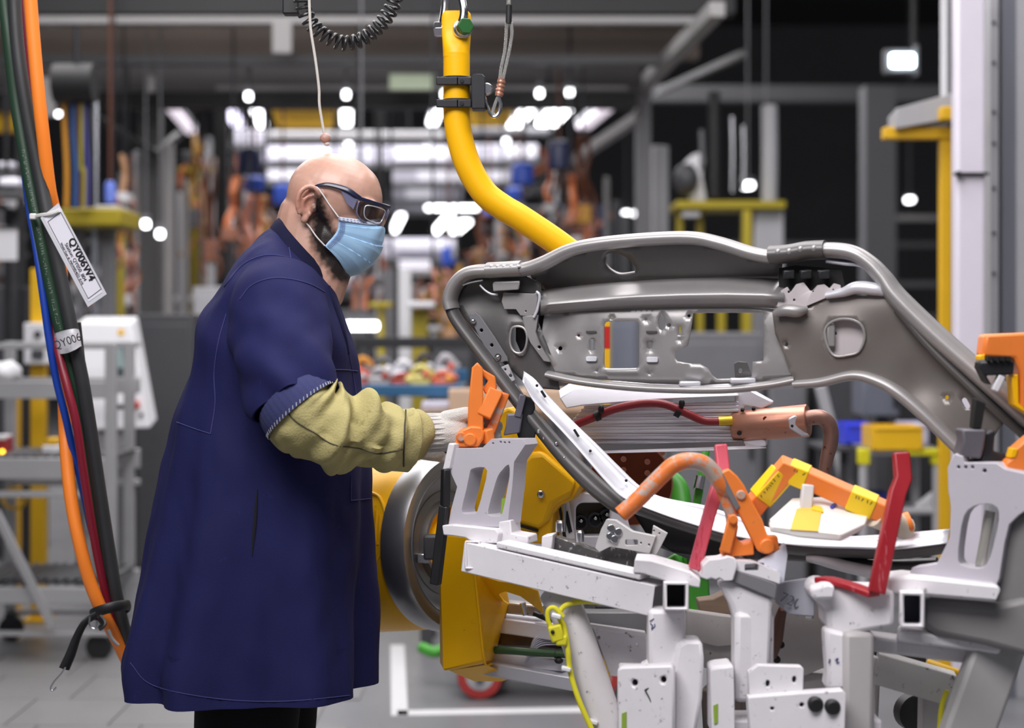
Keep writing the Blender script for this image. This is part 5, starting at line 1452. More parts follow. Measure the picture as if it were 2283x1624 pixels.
# clamp collars
for py in (181, 231):
    pr = [(975, py-9), (1050, py-7)]
    c_ = P(1018, py, YH)
    MB().lathe(c_ - V(0, 0, .0085), (0, 0, 1), [(0, 30*sh_), (0, 34*sh_), (.017, 34*sh_), (.017, 30*sh_)], 32, closed=True).build('collar_ring', black_metal, t, .001)
    MB().box(P(998, py, YH-.034), (50*sh_, .012, .0175)).build('collar_strap', black_metal, t, .002)
    MB().box(P(1034, py, YH-.034), (34*sh_, .012, .0175)).build('collar_strap', black_metal, t, .002)
    MB().lathe(P(1030, py, YH-.0405), (0, -1, 0), [(0, .0045), (.002, .004)], 10).build('collar_screw', hole_dark, t)
MB().plate([(1050, 170), (1056, 165), (1076, 165), (1082, 172), (1082, 243), (1052, 243)], [], flatq(YH-.045), (0, .05, 0)).build('clamp_block', black_metal, t, .002)
# wire rope with ferrule, thimble and shackle
YR = YH-.02
t = thing('wire_rope', 'steel wire safety rope with copper ferrule and shackle', 'wire rope', P(1095, 262, YR))
wire = mat('wire_rope_steel', (170, 170, 168), .35, .8, .3, 300, bump=.8, bscale=900)
def twisted(pts, r, name, parent):
    q = [Vector(p[:3]) for p in spline([tuple(p) for p in pts], 40)]
    for s_ in range(3):
        line = []; u = None
        for i, p in enumerate(q):
            d = (q[min(i+1, len(q)-1)] - q[max(i-1, 0)]).normalized(); _, sd, u = frame_of(d, (0, 1, 0))
            a_ = i*.55 + s_*2*math.pi/3; line.append(p + sd*(math.cos(a_)*r*.55) + u*(math.sin(a_)*r*.55))
        MB().tube(line, r*.55, 6, 1).build(name, wire, parent)
twisted([P(1135, -60, YR), P(1134, 10, YR)], .0042, 'rope_strand', t)
MB().rod(P(1135, 12, YR), P(1134, 52, YR), 7*sh_, 14).build('black_sleeve', black_rubber, t)
twisted([P(1130, 50, YR), P(1126, 110, YR), P(1118, 150, YR), P(1114, 182, YR)], .0036, 'rope_strand', t)
twisted([P(1140, 50, YR), P(1141, 80, YR), P(1132, 130, YR), P(1120, 182, YR)], .0036, 'rope_strand', t)
MB().tube([P(1118, 176, YR), P(1116, 195, YR), P(1112, 214, YR)], [.0085, .0075, .0085], 12, 4).build('ferrule', copper, t)
for k in range(4): MB().lathe(P(1118-1.5*k, 180+9*k, YR), (-.15, 0, -1), [(0, .0092), (.002, .0096), (.005, .0092)], 14).build('ferrule_crimp', copper, t)
MB().tube([P(1112, 214, YR), P(1116, 232, YR), P(1112, 252, YR), P(1102, 261, YR), P(1092, 254, YR), P(1084, 232, YR), P(1076, 205, YR)], .0045, 10, 6).build('thimble', chrome, t)
twisted([P(1111, 214, YR), P(1104, 232, YR), P(1099, 250, YR), P(1101, 256, YR)], .0034, 'rope_strand', t)
MB().lathe(P(1086, 201, YR+.012), (0, -1, 0), [(0, .0125), (.028, .0125)], 18).build('pin', chrome, t, .002)
MB().box(P(1078, 203, YR), (.016, .022, .014)).build('lug', chrome, t, .002)
MB().hexbolt(P(1072, 203, YR-.012), (0, -1, 0), .009, .006).build('nut', chrome, t)
# coiled cord
t = thing('coiled_cord', 'black coiled control cord sagging at the top', 'cord', P(770, 104, 3.9))
axis = spline([tuple(P(x, y, 3.9)) for x, y in ((667, -40), (672, 0), (682, 32), (702, 62), (732, 85), (770, 97), (808, 88), (838, 66), (860, 40), (876, 12), (884, -20), (888, -60))], 30)
axis = [Vector(p) for p in axis]
# reparametrise by length, tighter turns in the middle
L = [0]
for i in range(1, len(axis)): L.append(L[-1] + (axis[i]-axis[i-1]).length)
tot = L[-1]; NT = 25; hel = []
import bisect
for k in range(NT*16+1):
    f = k/(NT*16); d_ = f*tot; i = min(len(axis)-2, max(0, bisect.bisect(L, d_)-1)); tt = (d_-L[i])/max(1e-9, L[i+1]-L[i])
    p = axis[i] + (axis[i+1]-axis[i])*tt; dd = (axis[i+1]-axis[i]).normalized(); _, sd, u = frame_of(dd, (0, 1, 0))
    a_ = 2*math.pi*NT*f; hel.append(p + sd*(.0145*math.cos(a_)) + u*(.0145*math.sin(a_)))
MB().tube(hel, .0038, 8, 1).build('coil', mat('cord_black', (38, 38, 40), .32, 0, .1), t)
bx = thing('junction_box', 'small black box above the coiled cord', 'box', P(650, 34, 3.95))
MB().box(P(650, 4, 3.97), (36*S(3.95), .04, 60*S(3.95))).build('body', black_rubber, bx, .003)
MB().rod(P(650, -20, 3.97), P(650, -300, 3.97), .006, 8).build('conduit', black_metal, bx)
# pull cord with wooden bead
t = thing('pull_cord', 'white pull cord with a wooden bead above the worker', 'cord', P(726, 322, 3.88))
MB().tube([P(687, -60, 3.88), P(691, 40, 3.88), P(694, 75, 3.88), P(703, 132, 3.88), (P(711, 196, 3.88)), P(712, 232, 3.88), P(718, 272, 3.88), P(723, 300, 3.88)], .0030, 8, 6).build('cord', mat('cord_white', (206, 200, 194), .8, 0, .15, 200, bump=.5, bscale=900), t)
MB().ell(P(725, 308, 3.88), (12*S(3.88), 12*S(3.88), 11.5*S(3.88)), None, 20, 14).build('bead', mat('bead_wood', (178, 140, 128), .45, 0, .1), t)
MB().ell(P(729, 321, 3.88), (.006, .006, .005), None, 12, 8).build('knot', mat('cord_white', (206, 200, 194)), t)
# ================================================================ stamped body frame of a car
def sheet(mb, outer, holes, q, step=14):
    "finely meshed sheet-metal skin with real holes; q maps picture points to the curved surface"
    loops = [outer] + list(holes); pts = []; edges = []
    for l in loops:
        o = len(pts); dense = []
        for i in range(len(l)):
            a = np.array(l[i], float); b = np.array(l[(i+1) % len(l)], float); k = max(1, int(np.linalg.norm(b-a)/step))
            for j in range(k): dense.append(tuple(a + (b-a)*j/k))
        pts += dense; edges += [(o+i, o+(i+1) % len(dense)) for i in range(len(dense))]
    x0 = min(p[0] for p in outer); x1 = max(p[0] for p in outer); y0 = min(p[1] for p in outer); y1 = max(p[1] for p in outer)
    y = y0 + step*.5; r = 0
    bpts = np.array(pts)
    while y < y1:
        x = x0 + step*(.5 if r % 2 else .0)
        while x < x1:
            if inpoly(x, y, outer) and not any(inpoly(x, y, h) for h in holes) and np.min(np.hypot(bpts[:, 0]-x, bpts[:, 1]-y)) > step*.45: pts.append((x, y))
            x += step
        y += step*.866; r += 1
    vs_, es, fs, *_ = delaunay_2d_cdt([Vector(p) for p in pts], edges, [], 1, 1e-4)
    keep = []
    for f in fs:
        cx_ = sum(vs_[i].x for i in f)/len(f); cy_ = sum(vs_[i].y for i in f)/len(f)
        if inpoly(cx_, cy_, outer) and not any(inpoly(cx_, cy_, h) for h in holes): keep.append(tuple(f))
    V3 = [q(v.x, v.y) for v in vs_]
    fixed = []
    for f in keep:
        n_ = (V3[f[1]]-V3[f[0]]).cross(V3[f[2]]-V3[f[0]])
        fixed.append(f if n_.y < 0 else tuple(reversed(f)))
    return mb.add(V3, fixed)
def skin(name, outer, holes, q, m, parent, step=14, thick=.0022, smooth=45):
    mb = MB(); sheet(mb, outer, holes, q, step)
    o = mb.build(name, m, parent, smooth=smooth, recalc=False)
    s_ = o.modifiers.new('solid', 'SOLIDIFY'); s_.thickness = thick; s_.offset = -1
    return o
def Yf(px): return 3.72 - (px-990)/1293*.42
def bump_at(px, py, lst):
    d = 0
    for x, y, rx, ry, h in lst:
        k = ((px-x)/rx)**2 + ((py-y)/ry)**2
        if k < 9: d += h*math.exp(-k)
    return d
def QF(d=0.0, bumps=(), fn=None):
    def q(px, py):
        dd = d + bump_at(px, py, bumps) + (fn(px, py) if fn else 0)
        return P(px, py, Yf(px) + dd)
    return q
car = thing('vehicle_body_frame', 'grey stamped steel car body frame lying in the white fixture', 'car body frame', P(1500, 1200, 3.55))

def rail(name, pts, r, m, sq=(1.7, 1), n=20, sub=8, parent=None):
    return MB().tube([P(x, y, Yf(x)+d) for x, y, d in pts], r, n, sub, sq=sq).build(name, m, parent or car, smooth=60)
# upper rail round the top
up_pts = [(1008, 690, .0), (1004, 668, .0), (1013, 640, .0), (1034, 616, .0), (1062, 606, .0), (1110, 604, 0), (1168, 601, 0), (1212, 587, 0), (1272, 558, 0), (1335, 544, 0), (1440, 534, 0), (1540, 531, 0), (1605, 543, 0), (1680, 566, 0), (1735, 573, 0), (1792, 562, 0), (1852, 558, 0), (1902, 565, 0), (1940, 588, 0), (1970, 620, 0), (2000, 662, 0), (2075, 737, 0), (2185, 835, 0), (2310, 945, 0), (2430, 1056, 0), (2520, 1150, 0)]
rail('top_rail', up_pts, [.0145]*8 + [.0135]*8 + [.0150, .0150, .0155, .017, .0195, .021, .021, .021, .021, .020], steel, sq=(1.9, 1))
# dimpled lap joints on the rail
MB().tube([P(x, y, Yf(x)-.004) for x, y in ((1718, 569), (1760, 566), (1800, 559), (1840, 557))], .0185, 16, 5, sq=(1.75, 1)).build('lap_joint', steel_dk, car, smooth=60)
for x, y in ((1735, 562), (1760, 561), (1785, 556), (1815, 554)): MB().ell(P(x, y, Yf(x)-.034), (.006, .004, .006), None, 10, 6).build('dimple', steel, car)
MB().tube([P(x, y, Yf(x)-.004) for x, y in ((1090, 603), (1130, 601), (1165, 599))], .0165, 16, 5, sq=(1.8, 1)).build('lap_joint', steel, car, smooth=60)
for x in (1096, 1110, 1124, 1140, 1156): MB().box(P(x, 594, Yf(x)-.02), (.008, .028, .006)).build('dimple', bright_sheet, car, .002)
# upper web with the round cutout: leans back towards the roll, its shade put into the darker steel
webq = QF(.008, (), lambda x, y: max(0, (y-545))*.00062)
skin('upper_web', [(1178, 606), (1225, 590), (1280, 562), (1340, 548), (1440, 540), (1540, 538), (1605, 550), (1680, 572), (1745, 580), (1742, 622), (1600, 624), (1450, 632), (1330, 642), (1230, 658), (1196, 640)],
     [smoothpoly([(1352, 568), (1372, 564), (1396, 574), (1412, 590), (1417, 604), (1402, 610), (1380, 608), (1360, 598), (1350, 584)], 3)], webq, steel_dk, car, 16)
MB().tube([P(x, y, Yf(x)+.03) for x, y in ((1352, 572), (1352, 588), (1364, 602), (1384, 611), (1416, 607))], .0022, 8, 5).build('cutout_lip', steel, car)
# rolled cross member
cm = MB(); rows = []
for x, yt, yb in ((1205, 650, 705), (1225, 645, 700), (1270, 640, 697), (1330, 634, 693), (1420, 627, 688), (1520, 622, 685), (1620, 620, 684), (1700, 621, 686), (1748, 624, 690)):
    row = []
    # back edge, top shelf that slopes to the front, rounded nose, face falling back to the panel
    for f_, d in ((-.02, .050), (.10, .036), (.24, .016), (.38, -.002), (.47, -.012), (.54, -.017), (.62, -.018), (.72, -.012), (.86, .000), (1.0, .016)):
        row.append(P(x, yt + (yb-yt)*f_, Yf(x)+d))
    rows.append(row)
o = cm.grid(rows).build('cross_member', steel, car, smooth=60); s_ = o.modifiers.new('s', 'SOLIDIFY'); s_.thickness = .003
# centre panel with windows
emb = [(1317, 772, 16, 40, .008), (1452, 774, 16, 40, .008), (1385, 770, 60, 80, -.004), (1500, 710, 30, 20, -.003), (1236, 740, 30, 60, .014)]
bigo = [(1546, 698), (1600, 697), (1702, 697), (1703, 750), (1702, 805), (1678, 807), (1676, 841), (1640, 845), (1598, 846), (1588, 838), (1578, 822), (1560, 812), (1544, 812), (1510, 806), (1505, 796), (1507, 782), (1533, 772), (1540, 740)]
holes = [rrect(1347, 717, 1425, 822, 9), rrect(1316, 756, 1324, 782, 3), circ(1475, 719, 8, 14, 18), bigo, rrect(1444, 762, 1452, 778, 3),
         circ(1364, 709, 4, 8), circ(1440, 711, 4, 8), circ(1491, 725, 5, 8), circ(1290, 748, 3.5, 8), circ(1249, 777, 5, 8), circ(1448, 831, 5, 8), circ(1536, 704, 4, 8), rrect(1513, 728, 1520, 748, 3), circ(1516, 757, 3, 8), circ(1330, 826, 4, 8)]
panq = QF(.012, emb, lambda x, y: .02*((y-770)/80.)**4 * .35)
skin('centre_panel', [(1215, 690), (1265, 694), (1330, 690), (1480, 684), (1660, 682), (1728, 690), (1738, 740), (1768, 838), (1680, 852), (1560, 860), (1450, 856), (1330, 846), (1238, 832), (1218, 790), (1208, 740)], holes, panq, steel, car, 12)
for x0, y0, x1, y1 in ((1306, 795, 1330, 806), (1441, 796, 1466, 808)):
    MB().plate(rrect(x0, y0, x1, y1, 3, 2), [], lambda x, y: panq(x, y) + V(0, -.006, 0), (0, .006, 0)).build('embossed_step', bright_sheet, car, .002)
for (x0, y0, x1, y1) in ((1306, 738, 1330, 742), (1440, 738, 1465, 742)):
    MB().plate(rrect(x0, y0, x1, y1, 2, 2), [], lambda x, y: panq(x, y) + V(0, -.003, 0), (0, .003, 0)).build('slot_rim', steel_dk, car)
for x0, y0, x1, y1, tx, ty in ((1514, 812, 1562, 852, 1530, 831), (1638, 806, 1677, 846, 1652, 826)):
    MB().plate([(x0, y0+6), (x0+8, y0), (x1-10, y0+2), (x1, y1-8), (x1-4, y1), (x0+2, y1)], [circ(tx, ty, 5, 8)], lambda x, y: panq(x, y) + V(0, .008, 0), (0, .003, 0)).build('latch_tab', steel_dk, car, .001)
rail('window_lip', [(1347, 820, .0), (1352, 824, 0), (1390, 824, 0), (1420, 823, .0)], .0018, bright_sheet, (1.6, 1))
# lower flange of the panel
rail('panel_flange', [(1222, 836, .012), (1290, 850, .006), (1360, 859, .004), (1450, 866, .002), (1560, 869, .0), (1640, 867, .002), (1720, 858, .004), (1772, 848, .008)], .0085, steel, (2.2, 1))
for x0, x1, y in ((1514, 1562, 856), (1628, 1684, 849)): MB().box(P((x0+x1)/2, y, Yf(x0)-.008), ((x1-x0)*S(3.5), .02, .010)).build('flange_step', bright_sheet, car, .003)
# pocket between corner and panel, the shade of the recess painted as darker steel
skin('pocket', [(1165, 612), (1200, 640), (1232, 655), (1275, 690), (1285, 730), (1262, 790), (1245, 850), (1180, 830), (1150, 760), (1150, 680)], [circ(1219, 752, 3.5, 8)], QF(.06), mat('pocket_shade_steel', (70, 68, 70), .5, .7, .1), car, 20)
# left corner web with lightening hole
cornq = QF(.018, [(1060, 660, 60, 40, .014), (1150, 758, 34, 46, -.008), (1180, 690, 40, 40, .012)])
ovh = smoothpoly([(1140, 735), (1152, 728), (1168, 732), (1175, 750), (1172, 775), (1162, 788), (1146, 784), (1137, 765)], 3)
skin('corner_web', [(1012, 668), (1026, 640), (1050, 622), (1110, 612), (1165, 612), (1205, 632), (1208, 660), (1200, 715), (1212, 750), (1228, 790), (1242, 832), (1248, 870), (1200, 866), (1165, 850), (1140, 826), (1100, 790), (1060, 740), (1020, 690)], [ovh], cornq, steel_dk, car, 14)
MB().tube([P(x, y, Yf(x)+.006) for x, y in ovh + [ovh[0]]], .0026, 8, 1).build('hole_lip', steel, car)
# reinforcing plate with bolt holes in the left leg
pl = [(1046, 708), (1056, 700), (1070, 704), (1130, 796), (1126, 806), (1106, 812), (1098, 806)]
MB().plate(smoothpoly(pl, 2), [circ(1073, 737, 4, 8), circ(1096, 770, 4, 8), circ(1110, 797, 7, 10)], QF(.004), (.002, .006, 0)).build('reinforcement', mid_grey, car, .0015)
for x, y, r_ in ((1055, 717, .006), (1110, 797, .0055)): MB().ell(P(x, y, Yf(x)-.001), (r_, .004, r_), None, 12, 8).build('bolt_head', chrome, car)
MB().plate([(1108, 823), (1132, 812), (1148, 848), (1122, 862)], [circ(1126, 824, 3, 8), circ(1138, 838, 4, 8)], QF(.002), (.002, .006, 0)).build('reinforcement', light_grey, car, .0015)
MB().plate([(1128, 868), (1150, 856), (1166, 880), (1142, 896)], [], QF(.004), (.002, .006, 0)).build('reinforcement', mid_grey, car, .0015)
# hinge bracket inside the corner
MB().plate([(1098, 632), (1102, 628), (1160, 626), (1157, 646), (1100, 650)], [], QF(-.012), (0, .02, 0)).build('hinge_clip', steel, car, .003)
MB().plate([(1118, 672), (1122, 652), (1190, 655), (1200, 652), (1194, 700), (1180, 706), (1160, 704), (1150, 690), (1124, 690)], [circ(1172, 694, 2, 6)], QF(.006), (.004, .012, 0)).build('hinge_bracket', steel, car, .002)
MB().plate([(1164, 706), (1200, 702), (1194, 740), (1204, 770), (1226, 808), (1212, 806), (1182, 765), (1172, 740)], [circ(1202, 774, 4, 8)], QF(.004), (.003, .01, 0)).build('bracket_leg', steel, car, .002)
rail('bracket_edge', [(1196, 650, .0), (1203, 660, 0), (1198, 690, 0), (1190, 708, .0)], .003, bright_sheet, (1, 1))
rail('inner_bead', [(1070, 636, .004), (1082, 648, .004), (1096, 656, .004), (1110, 657, .004)], .0024, bright_sheet, (1, 1))
rail('inner_bead', [(1032, 636, -.006), (1050, 630, -.006), (1076, 625, -.006)], .0018, bright_sheet, (1, 1))
# left leg running down to the lower rail
leg_pts = [(1003, 676, .0), (1018, 712, 0), (1060, 770, 0), (1105, 828, 0), (1150, 886, 0), (1200, 948, 0), (1258, 1016, 0), (1318, 1076, .0), (1372, 1122, .0), (1408, 1146, .006)]
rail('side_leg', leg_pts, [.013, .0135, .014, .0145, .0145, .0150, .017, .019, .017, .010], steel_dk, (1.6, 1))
rail('side_leg_flange', [(994, 682, -.012), (1016, 722, -.012), (1080, 816, -.014), (1130, 884, -.016)], .0022, bright_sheet, (1.5, 1))
for (x, y) in ((1204, 962), (1216, 976), (1232, 996), (1248, 1012)): MB().box(P(x, y, Yf(x)-.022), (.011, .006, .009)).build('spot_pad', light_grey, car, .002)
for (x, y) in ((1240, 990), (1258, 1022)): MB().ell(P(x, y, Yf(x)-.026), (.004, .003, .004), None, 8, 6).build('bolt_head', chrome, car)
# bright lower rail, sweeping from the corner across to the right
up_e = [(1168, 828), (1195, 848), (1227, 887), (1280, 942), (1330, 990), (1380, 1040), (1428, 1085), (1471, 1107), (1520, 1118), (1574, 1128), (1640, 1150), (1700, 1172), (1760, 1188), (1830, 1194), (1900, 1196), (2000, 1190), (2118, 1180)]
lo_e = [(1164, 850), (1180, 882), (1200, 909), (1242, 952), (1281, 995), (1318, 1038), (1352, 1077), (1390, 1112), (1470, 1146), (1555, 1174), (1632, 1196), (1700, 1208), (1760, 1216), (1830, 1222), (1900, 1224), (2000, 1226), (2112, 1213)]
ue, le = spline(up_e, 5), spline(lo_e, 5)
rows = []
for a_, b_ in zip(ue, le):
    row = []
    for k in range(7):
        t_ = k/6; x = a_[0]+(b_[0]-a_[0])*t_; y = a_[1]+(b_[1]-a_[1])*t_
        row.append(P(x, y, Yf(x) - .022 - .030*t_ + .008*math.sin(math.pi*t_)))
    rows.append(row)
o = MB().grid(rows).build('lower_rail', bright_sheet, car, smooth=50); s_ = o.modifiers.new('s', 'SOLIDIFY'); s_.thickness = .0025
for (x0, y0, x1, y1) in ((1207, 872, 1216, 886), (1280, 958, 1290, 974)):
    MB().bar(P(x0, y0, Yf(x0)-.0405), P(x1, y1, Yf(x1)-.0425), .004, .004).build('rail_slot', hole_dark, car)
for x, y in ((1197, 860), (1316, 1006), (1396, 1072)): MB().ell(P(x, y, Yf(x)-.041), (.003, .003, .003), None, 8, 6).build('rail_hole', hole_dark, car)
# dark underside of the lower rail
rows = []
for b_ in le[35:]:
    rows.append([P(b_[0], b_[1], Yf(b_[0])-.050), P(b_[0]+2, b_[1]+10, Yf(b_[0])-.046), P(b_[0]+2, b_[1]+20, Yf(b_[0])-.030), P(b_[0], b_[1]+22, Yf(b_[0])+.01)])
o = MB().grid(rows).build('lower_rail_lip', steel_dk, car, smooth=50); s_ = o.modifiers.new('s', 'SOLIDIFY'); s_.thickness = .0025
skin('lower_web', [(1395, 1118), (1470, 1150), (1555, 1180), (1632, 1202), (1640, 1245), (1560, 1240), (1500, 1232), (1440, 1190)], [], QF(.03), mat('web_shade_black', (44, 44, 46), .5, .5, .1), car, 24)  # black sheet painted in for the shade inside, below the rail
rail('lower_inner_member', [(1745, 1232, .02), (1800, 1236, .02), (1850, 1246, .02), (1930, 1262, .02), (2000, 1266, .02), (2090, 1262, .02)], .016, steel_dk, (1.5, 1))
rail('lower_bright_member', [(1800, 1242, -.02), (1830, 1247, -.02), (1880, 1262, -.02), (1950, 1278, -.02)], [.008, .0115, .0115, .012], near_white, (1.5, 1))
# right hinge zone
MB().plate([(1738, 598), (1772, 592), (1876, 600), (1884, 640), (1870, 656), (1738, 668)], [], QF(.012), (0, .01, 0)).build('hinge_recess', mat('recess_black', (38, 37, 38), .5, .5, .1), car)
saw = [(1742, 648), (1756, 640), (1764, 652), (1776, 634), (1792, 630), (1806, 648), (1812, 650), (1824, 636), (1838, 634), (1850, 644), (1860, 632), (1874, 636), (1876, 652), (1838, 666), (1796, 684), (1770, 688), (1732, 684)]
MB().plate(saw, [circ(1759, 651, 3, 8), circ(1771, 669, 3, 8), circ(1813, 650, 2, 6), circ(1858, 646, 2, 6)], QF(-.008), (0, .012, 0)).build('serrated_bracket', mat('bracket_pale', (196, 188, 190), .42, .15, .06), car, .002)
for x in (1758, 1796, 1836): MB().box(P(x, 612, Yf(x)-.01), (.022, .02, .016)).build('recess_tooth', black_metal, car, .003)
bossb = [(1880, 757, 62, 58, -.020), (1760, 720, 40, 30, -.015), (1960, 690, 70, 50, -.012), (2060, 850, 60, 60, .016)]
bossq = QF(.0, bossb)
bh = smoothpoly([(1838, 742), (1848, 722), (1872, 712), (1902, 714), (1922, 728), (1927, 756), (1914, 784), (1890, 792), (1862, 794), (1846, 776)], 3)
skin('hinge_boss_panel', [(1722, 700), (1738, 686), (1790, 688), (1838, 660), (1870, 655), (1930, 660), (1975, 640), (1990, 660), (2040, 740), (2100, 800), (2190, 880), (2240, 940), (2195, 1005), (2140, 1000), (2090, 950), (2040, 905), (1990, 868), (1950, 848), (1915, 838), (1860, 848), (1800, 858), (1768, 858), (1764, 836), (1748, 790), (1728, 745)], [bh, circ(2111, 886, 5, 8), slot(2150, 893, 2157, 906, 6, 4), circ(1752, 768, 5, 8)], bossq, mat('boss_steel', (128, 122, 118), .4, .4, .12, 10), car, 13)
MB().tube([bossq(x, y) + V(0, -.002, 0) for x, y in bh + [bh[0]]], .0026, 8, 1).build('boss_lip', steel, car)
MB().plate([(1838, 716), (1930, 710), (1934, 792), (1850, 800)], [circ(1862, 744, 5, 8)], QF(.004), (0, .004, 0)).build('inner_plate', mat('bracket_pale', (190, 180, 182)), car)
MB().box(P(1852, 748, Yf(1866)-.002), (.016, .01, .045)).build('inner_clip', steel, car, .003)
rail('boss_shoulder', [(1842, 660, -.01), (1880, 652, -.012), (1910, 642, -.014), (1950, 645, -.014), (1972, 652, -.012)], [.006, .009, .012, .012, .008], bright_sheet, (1.4, 1))  # brighter sheet colour paints the highlight on this up-facing shoulder
rail('boss_shoulder', [(1728, 700, -.02), (1752, 692, -.024), (1778, 694, -.022), (1800, 690, -.015)], [.007, .012, .012, .006], steel, (1.4, 1))
rail('inner_strip', [(1842, 583, .0), (1880, 588, 0), (1922, 594, .0), (1952, 624, .0), (1975, 652, .0)], .0035, bright_sheet, (1.4, 1))
# right arm: lower flange and ribs
rail('arm_flange', [(1770, 858, .0), (1830, 853, -.004), (1900, 838, -.006), (1950, 848, -.008), (2000, 874, -.01), (2060, 924, -.01), (2140, 1002, -.01)], [.008, .009, .010, .011, .0125, .0135, .013], steel, (1.6, 1))
rail('arm_rib', [(2002, 690, -.012), (2070, 770, -.014), (2150, 850, -.014), (2220, 915, -.012), (2310, 995, -.01), (2430, 1105, -.01)], .009, steel_dk, (1.5, 1))
# ================================================================ welding gun behind the fixture
def hull(mb, pts):
    bm = bmesh.new()
    for p in pts: bm.verts.new(p)
    bmesh.ops.convex_hull(bm, input=bm.verts)
    bmesh.ops.delete(bm, geom=[v for v in bm.verts if not v.link_faces], context='VERTS')
    bm.verts.index_update()
    mb.add([v.co.copy() for v in bm.verts], [tuple(v.index for v in f.verts) for f in bm.faces]); bm.free(); return mb
gun = thing('welding_gun', 'yellow spot welding gun with drum, copper electrode and aluminium arms', 'welding gun', P(1080, 1500, 4.1))
RC = P(1016, 1210, 4.17); NV = Vector((.80, -.60, .06)).normalized()
MB().lathe(RC, NV, [(-.055, .188), (-.055, .203), (-.035, .206), (-.002, .204), (.010, .198), (.014, .186), (.010, .172), (-.006, .166), (-.022, .150), (-.030, .118), (-.028, .100), (-.012, .094), (-.012, .086), (-.045, .086), (-.045, .188)], 64, closed=True).build('drum_ring', mat('ring_steel', (158, 158, 160), .33, .8, .1, 8), gun, smooth=40)
for r_, t_ in ((.169, .0095), (.1205, -.0285)):
    MB().lathe(RC, NV, [(t_-.001, r_-.001), (t_+.0015, r_), (t_-.001, r_+.001)], 64, closed=True).build('ring_groove', mid_grey, gun)
MB().lathe(RC, NV, [(-.046, .0), (-.046, .086), (-.03, .086), (-.03, .06), (-.01, .055), (-.01, .0)], 40).build('drum_centre', yellow_paint, gun, smooth=40)
for a_ in (110, 150, 200, 245): 
    _, sd, u = frame_of(NV); c_ = RC + NV*(-.020) + (sd*math.cos(R(a_)) + u*math.sin(R(a_)))*.150
    MB().ell(c_, (.004, .004, .004), None, 10, 6).build('ring_rivet', chrome, gun)
DB = (-NV + Vector((0, 0, -.10))).normalized()
drum_mb = MB().lathe(RC - NV*.050, DB, [(0, .10), (0, .190), (.03, .200), (.30, .196), (.36, .16), (.38, .05)], 64); drum_mb.build('drum', yellow_paint, gun, smooth=40)
# embossed oval on the drum, latch on the ring
drum_bvh = BVHTree.FromPolygons([tuple(p) for p in drum_mb.v], drum_mb.f)
for pts_, r_ in (([(829, 1100), (846, 1110), (858, 1140), (860, 1180), (852, 1225), (836, 1255), (829, 1258)], .004), ([(840, 1140), (838, 1180), (834, 1222)], .003), ([(848, 1150), (846, 1185), (842, 1215)], .003)):
    q_ = [on_surface(drum_bvh, x, y, .001) for x, y in pts_]; q_ = [p for p in q_ if p is not None]
    if len(q_) > 1: MB().tube(q_, r_, 8, 6).build('drum_bead', yellow_paint, gun)
MB().box(P(880, 1300, 4.07), (.026, .02, .03), Matrix.Rotation(R(20), 3, 'Y')).build('latch', black_metal, gun, .003)
MB().box(P(878, 1297, 4.055), (.016, .012, .014), Matrix.Rotation(R(20), 3, 'Y')).build('latch_tongue', chrome, gun, .002)
MB().box(P(945, 1245, 4.10), (.03, .02, .022)).build('ring_lug', chrome, gun, .002)
MB().box(P(962, 1220, 4.05), (.035, .04, .055)).build('handle_mount', dark_grey, gun, .005)
MB().tube([P(1000, 1010, 3.80), P(1018, 985, 3.79), P(1045, 965, 3.78), P(1070, 958, 3.80), P(1085, 985, 3.86)], .013, 14, 6).build('grip', black_rubber, gun)
MB().tube([P(838, 1068, 4.2), P(880, 1060, 4.18), P(925, 1052, 4.16)], .012, 10, 5).build('black_lead', black_rubber, gun)
# yellow housings
MB_h = MB(); hull(MB_h, [P(979, 1185, 4.00), P(1040, 1190, 3.95), P(1058, 1272, 3.93), P(1081, 1478, 3.93), P(990, 1497, 3.96), P(981, 1478, 3.99), P(1138, 1344, 4.05), P(1098, 1482, 4.05), P(1130, 1300, 4.08), P(1000, 1200, 4.10), P(1005, 1490, 4.10)])
MB_h.build('lower_housing', yellow_paint, gun, .008, smooth=30, seg=3)
MB_b = MB(); hull(MB_b, [P(1000, 1495, 3.98), P(1085, 1482, 3.96), P(1150, 1510, 4.06), P(1120, 1521, 4.08), P(1060, 1521, 4.06), P(1010, 1500, 4.08)])
MB_b.build('housing_base', yellow_paint, gun, .004, smooth=30)
MB().tube([P(1057, 1268, 3.927), P(1068, 1370, 3.926), P(1080, 1476, 3.926), P(1096, 1481, 3.99)], .0028, 8, 5).build('housing_edge', yellow_paint, gun)
MB().plate([(1066, 1282), (1110, 1296), (1165, 1305), (1200, 1318), (1214, 1372), (1190, 1352), (1160, 1330), (1125, 1320), (1112, 1326), (1124, 1342), (1136, 1350), (1100, 1330)], [], plane3((1066, 1282, 3.95), (1214, 1372, 3.98), (1136, 1350, 4.0)), (0, .02, .0)).build('side_cover', yellow_paint, gun, .004)
MB().plate([(1052, 1040), (1062, 985), (1100, 925), (1132, 908), (1150, 918), (1185, 962), (1215, 998), (1290, 1072), (1293, 1086), (1274, 1116), (1246, 1128), (1232, 1146), (1228, 1216), (1150, 1210), (1060, 1196)], [], plane3((1060, 1196, 3.90), (1290, 1072, 3.84), (1132, 908, 3.87)), (.03, .13, 0)).build('upper_cowl', yellow_paint, gun, .014, smooth=30, seg=3)
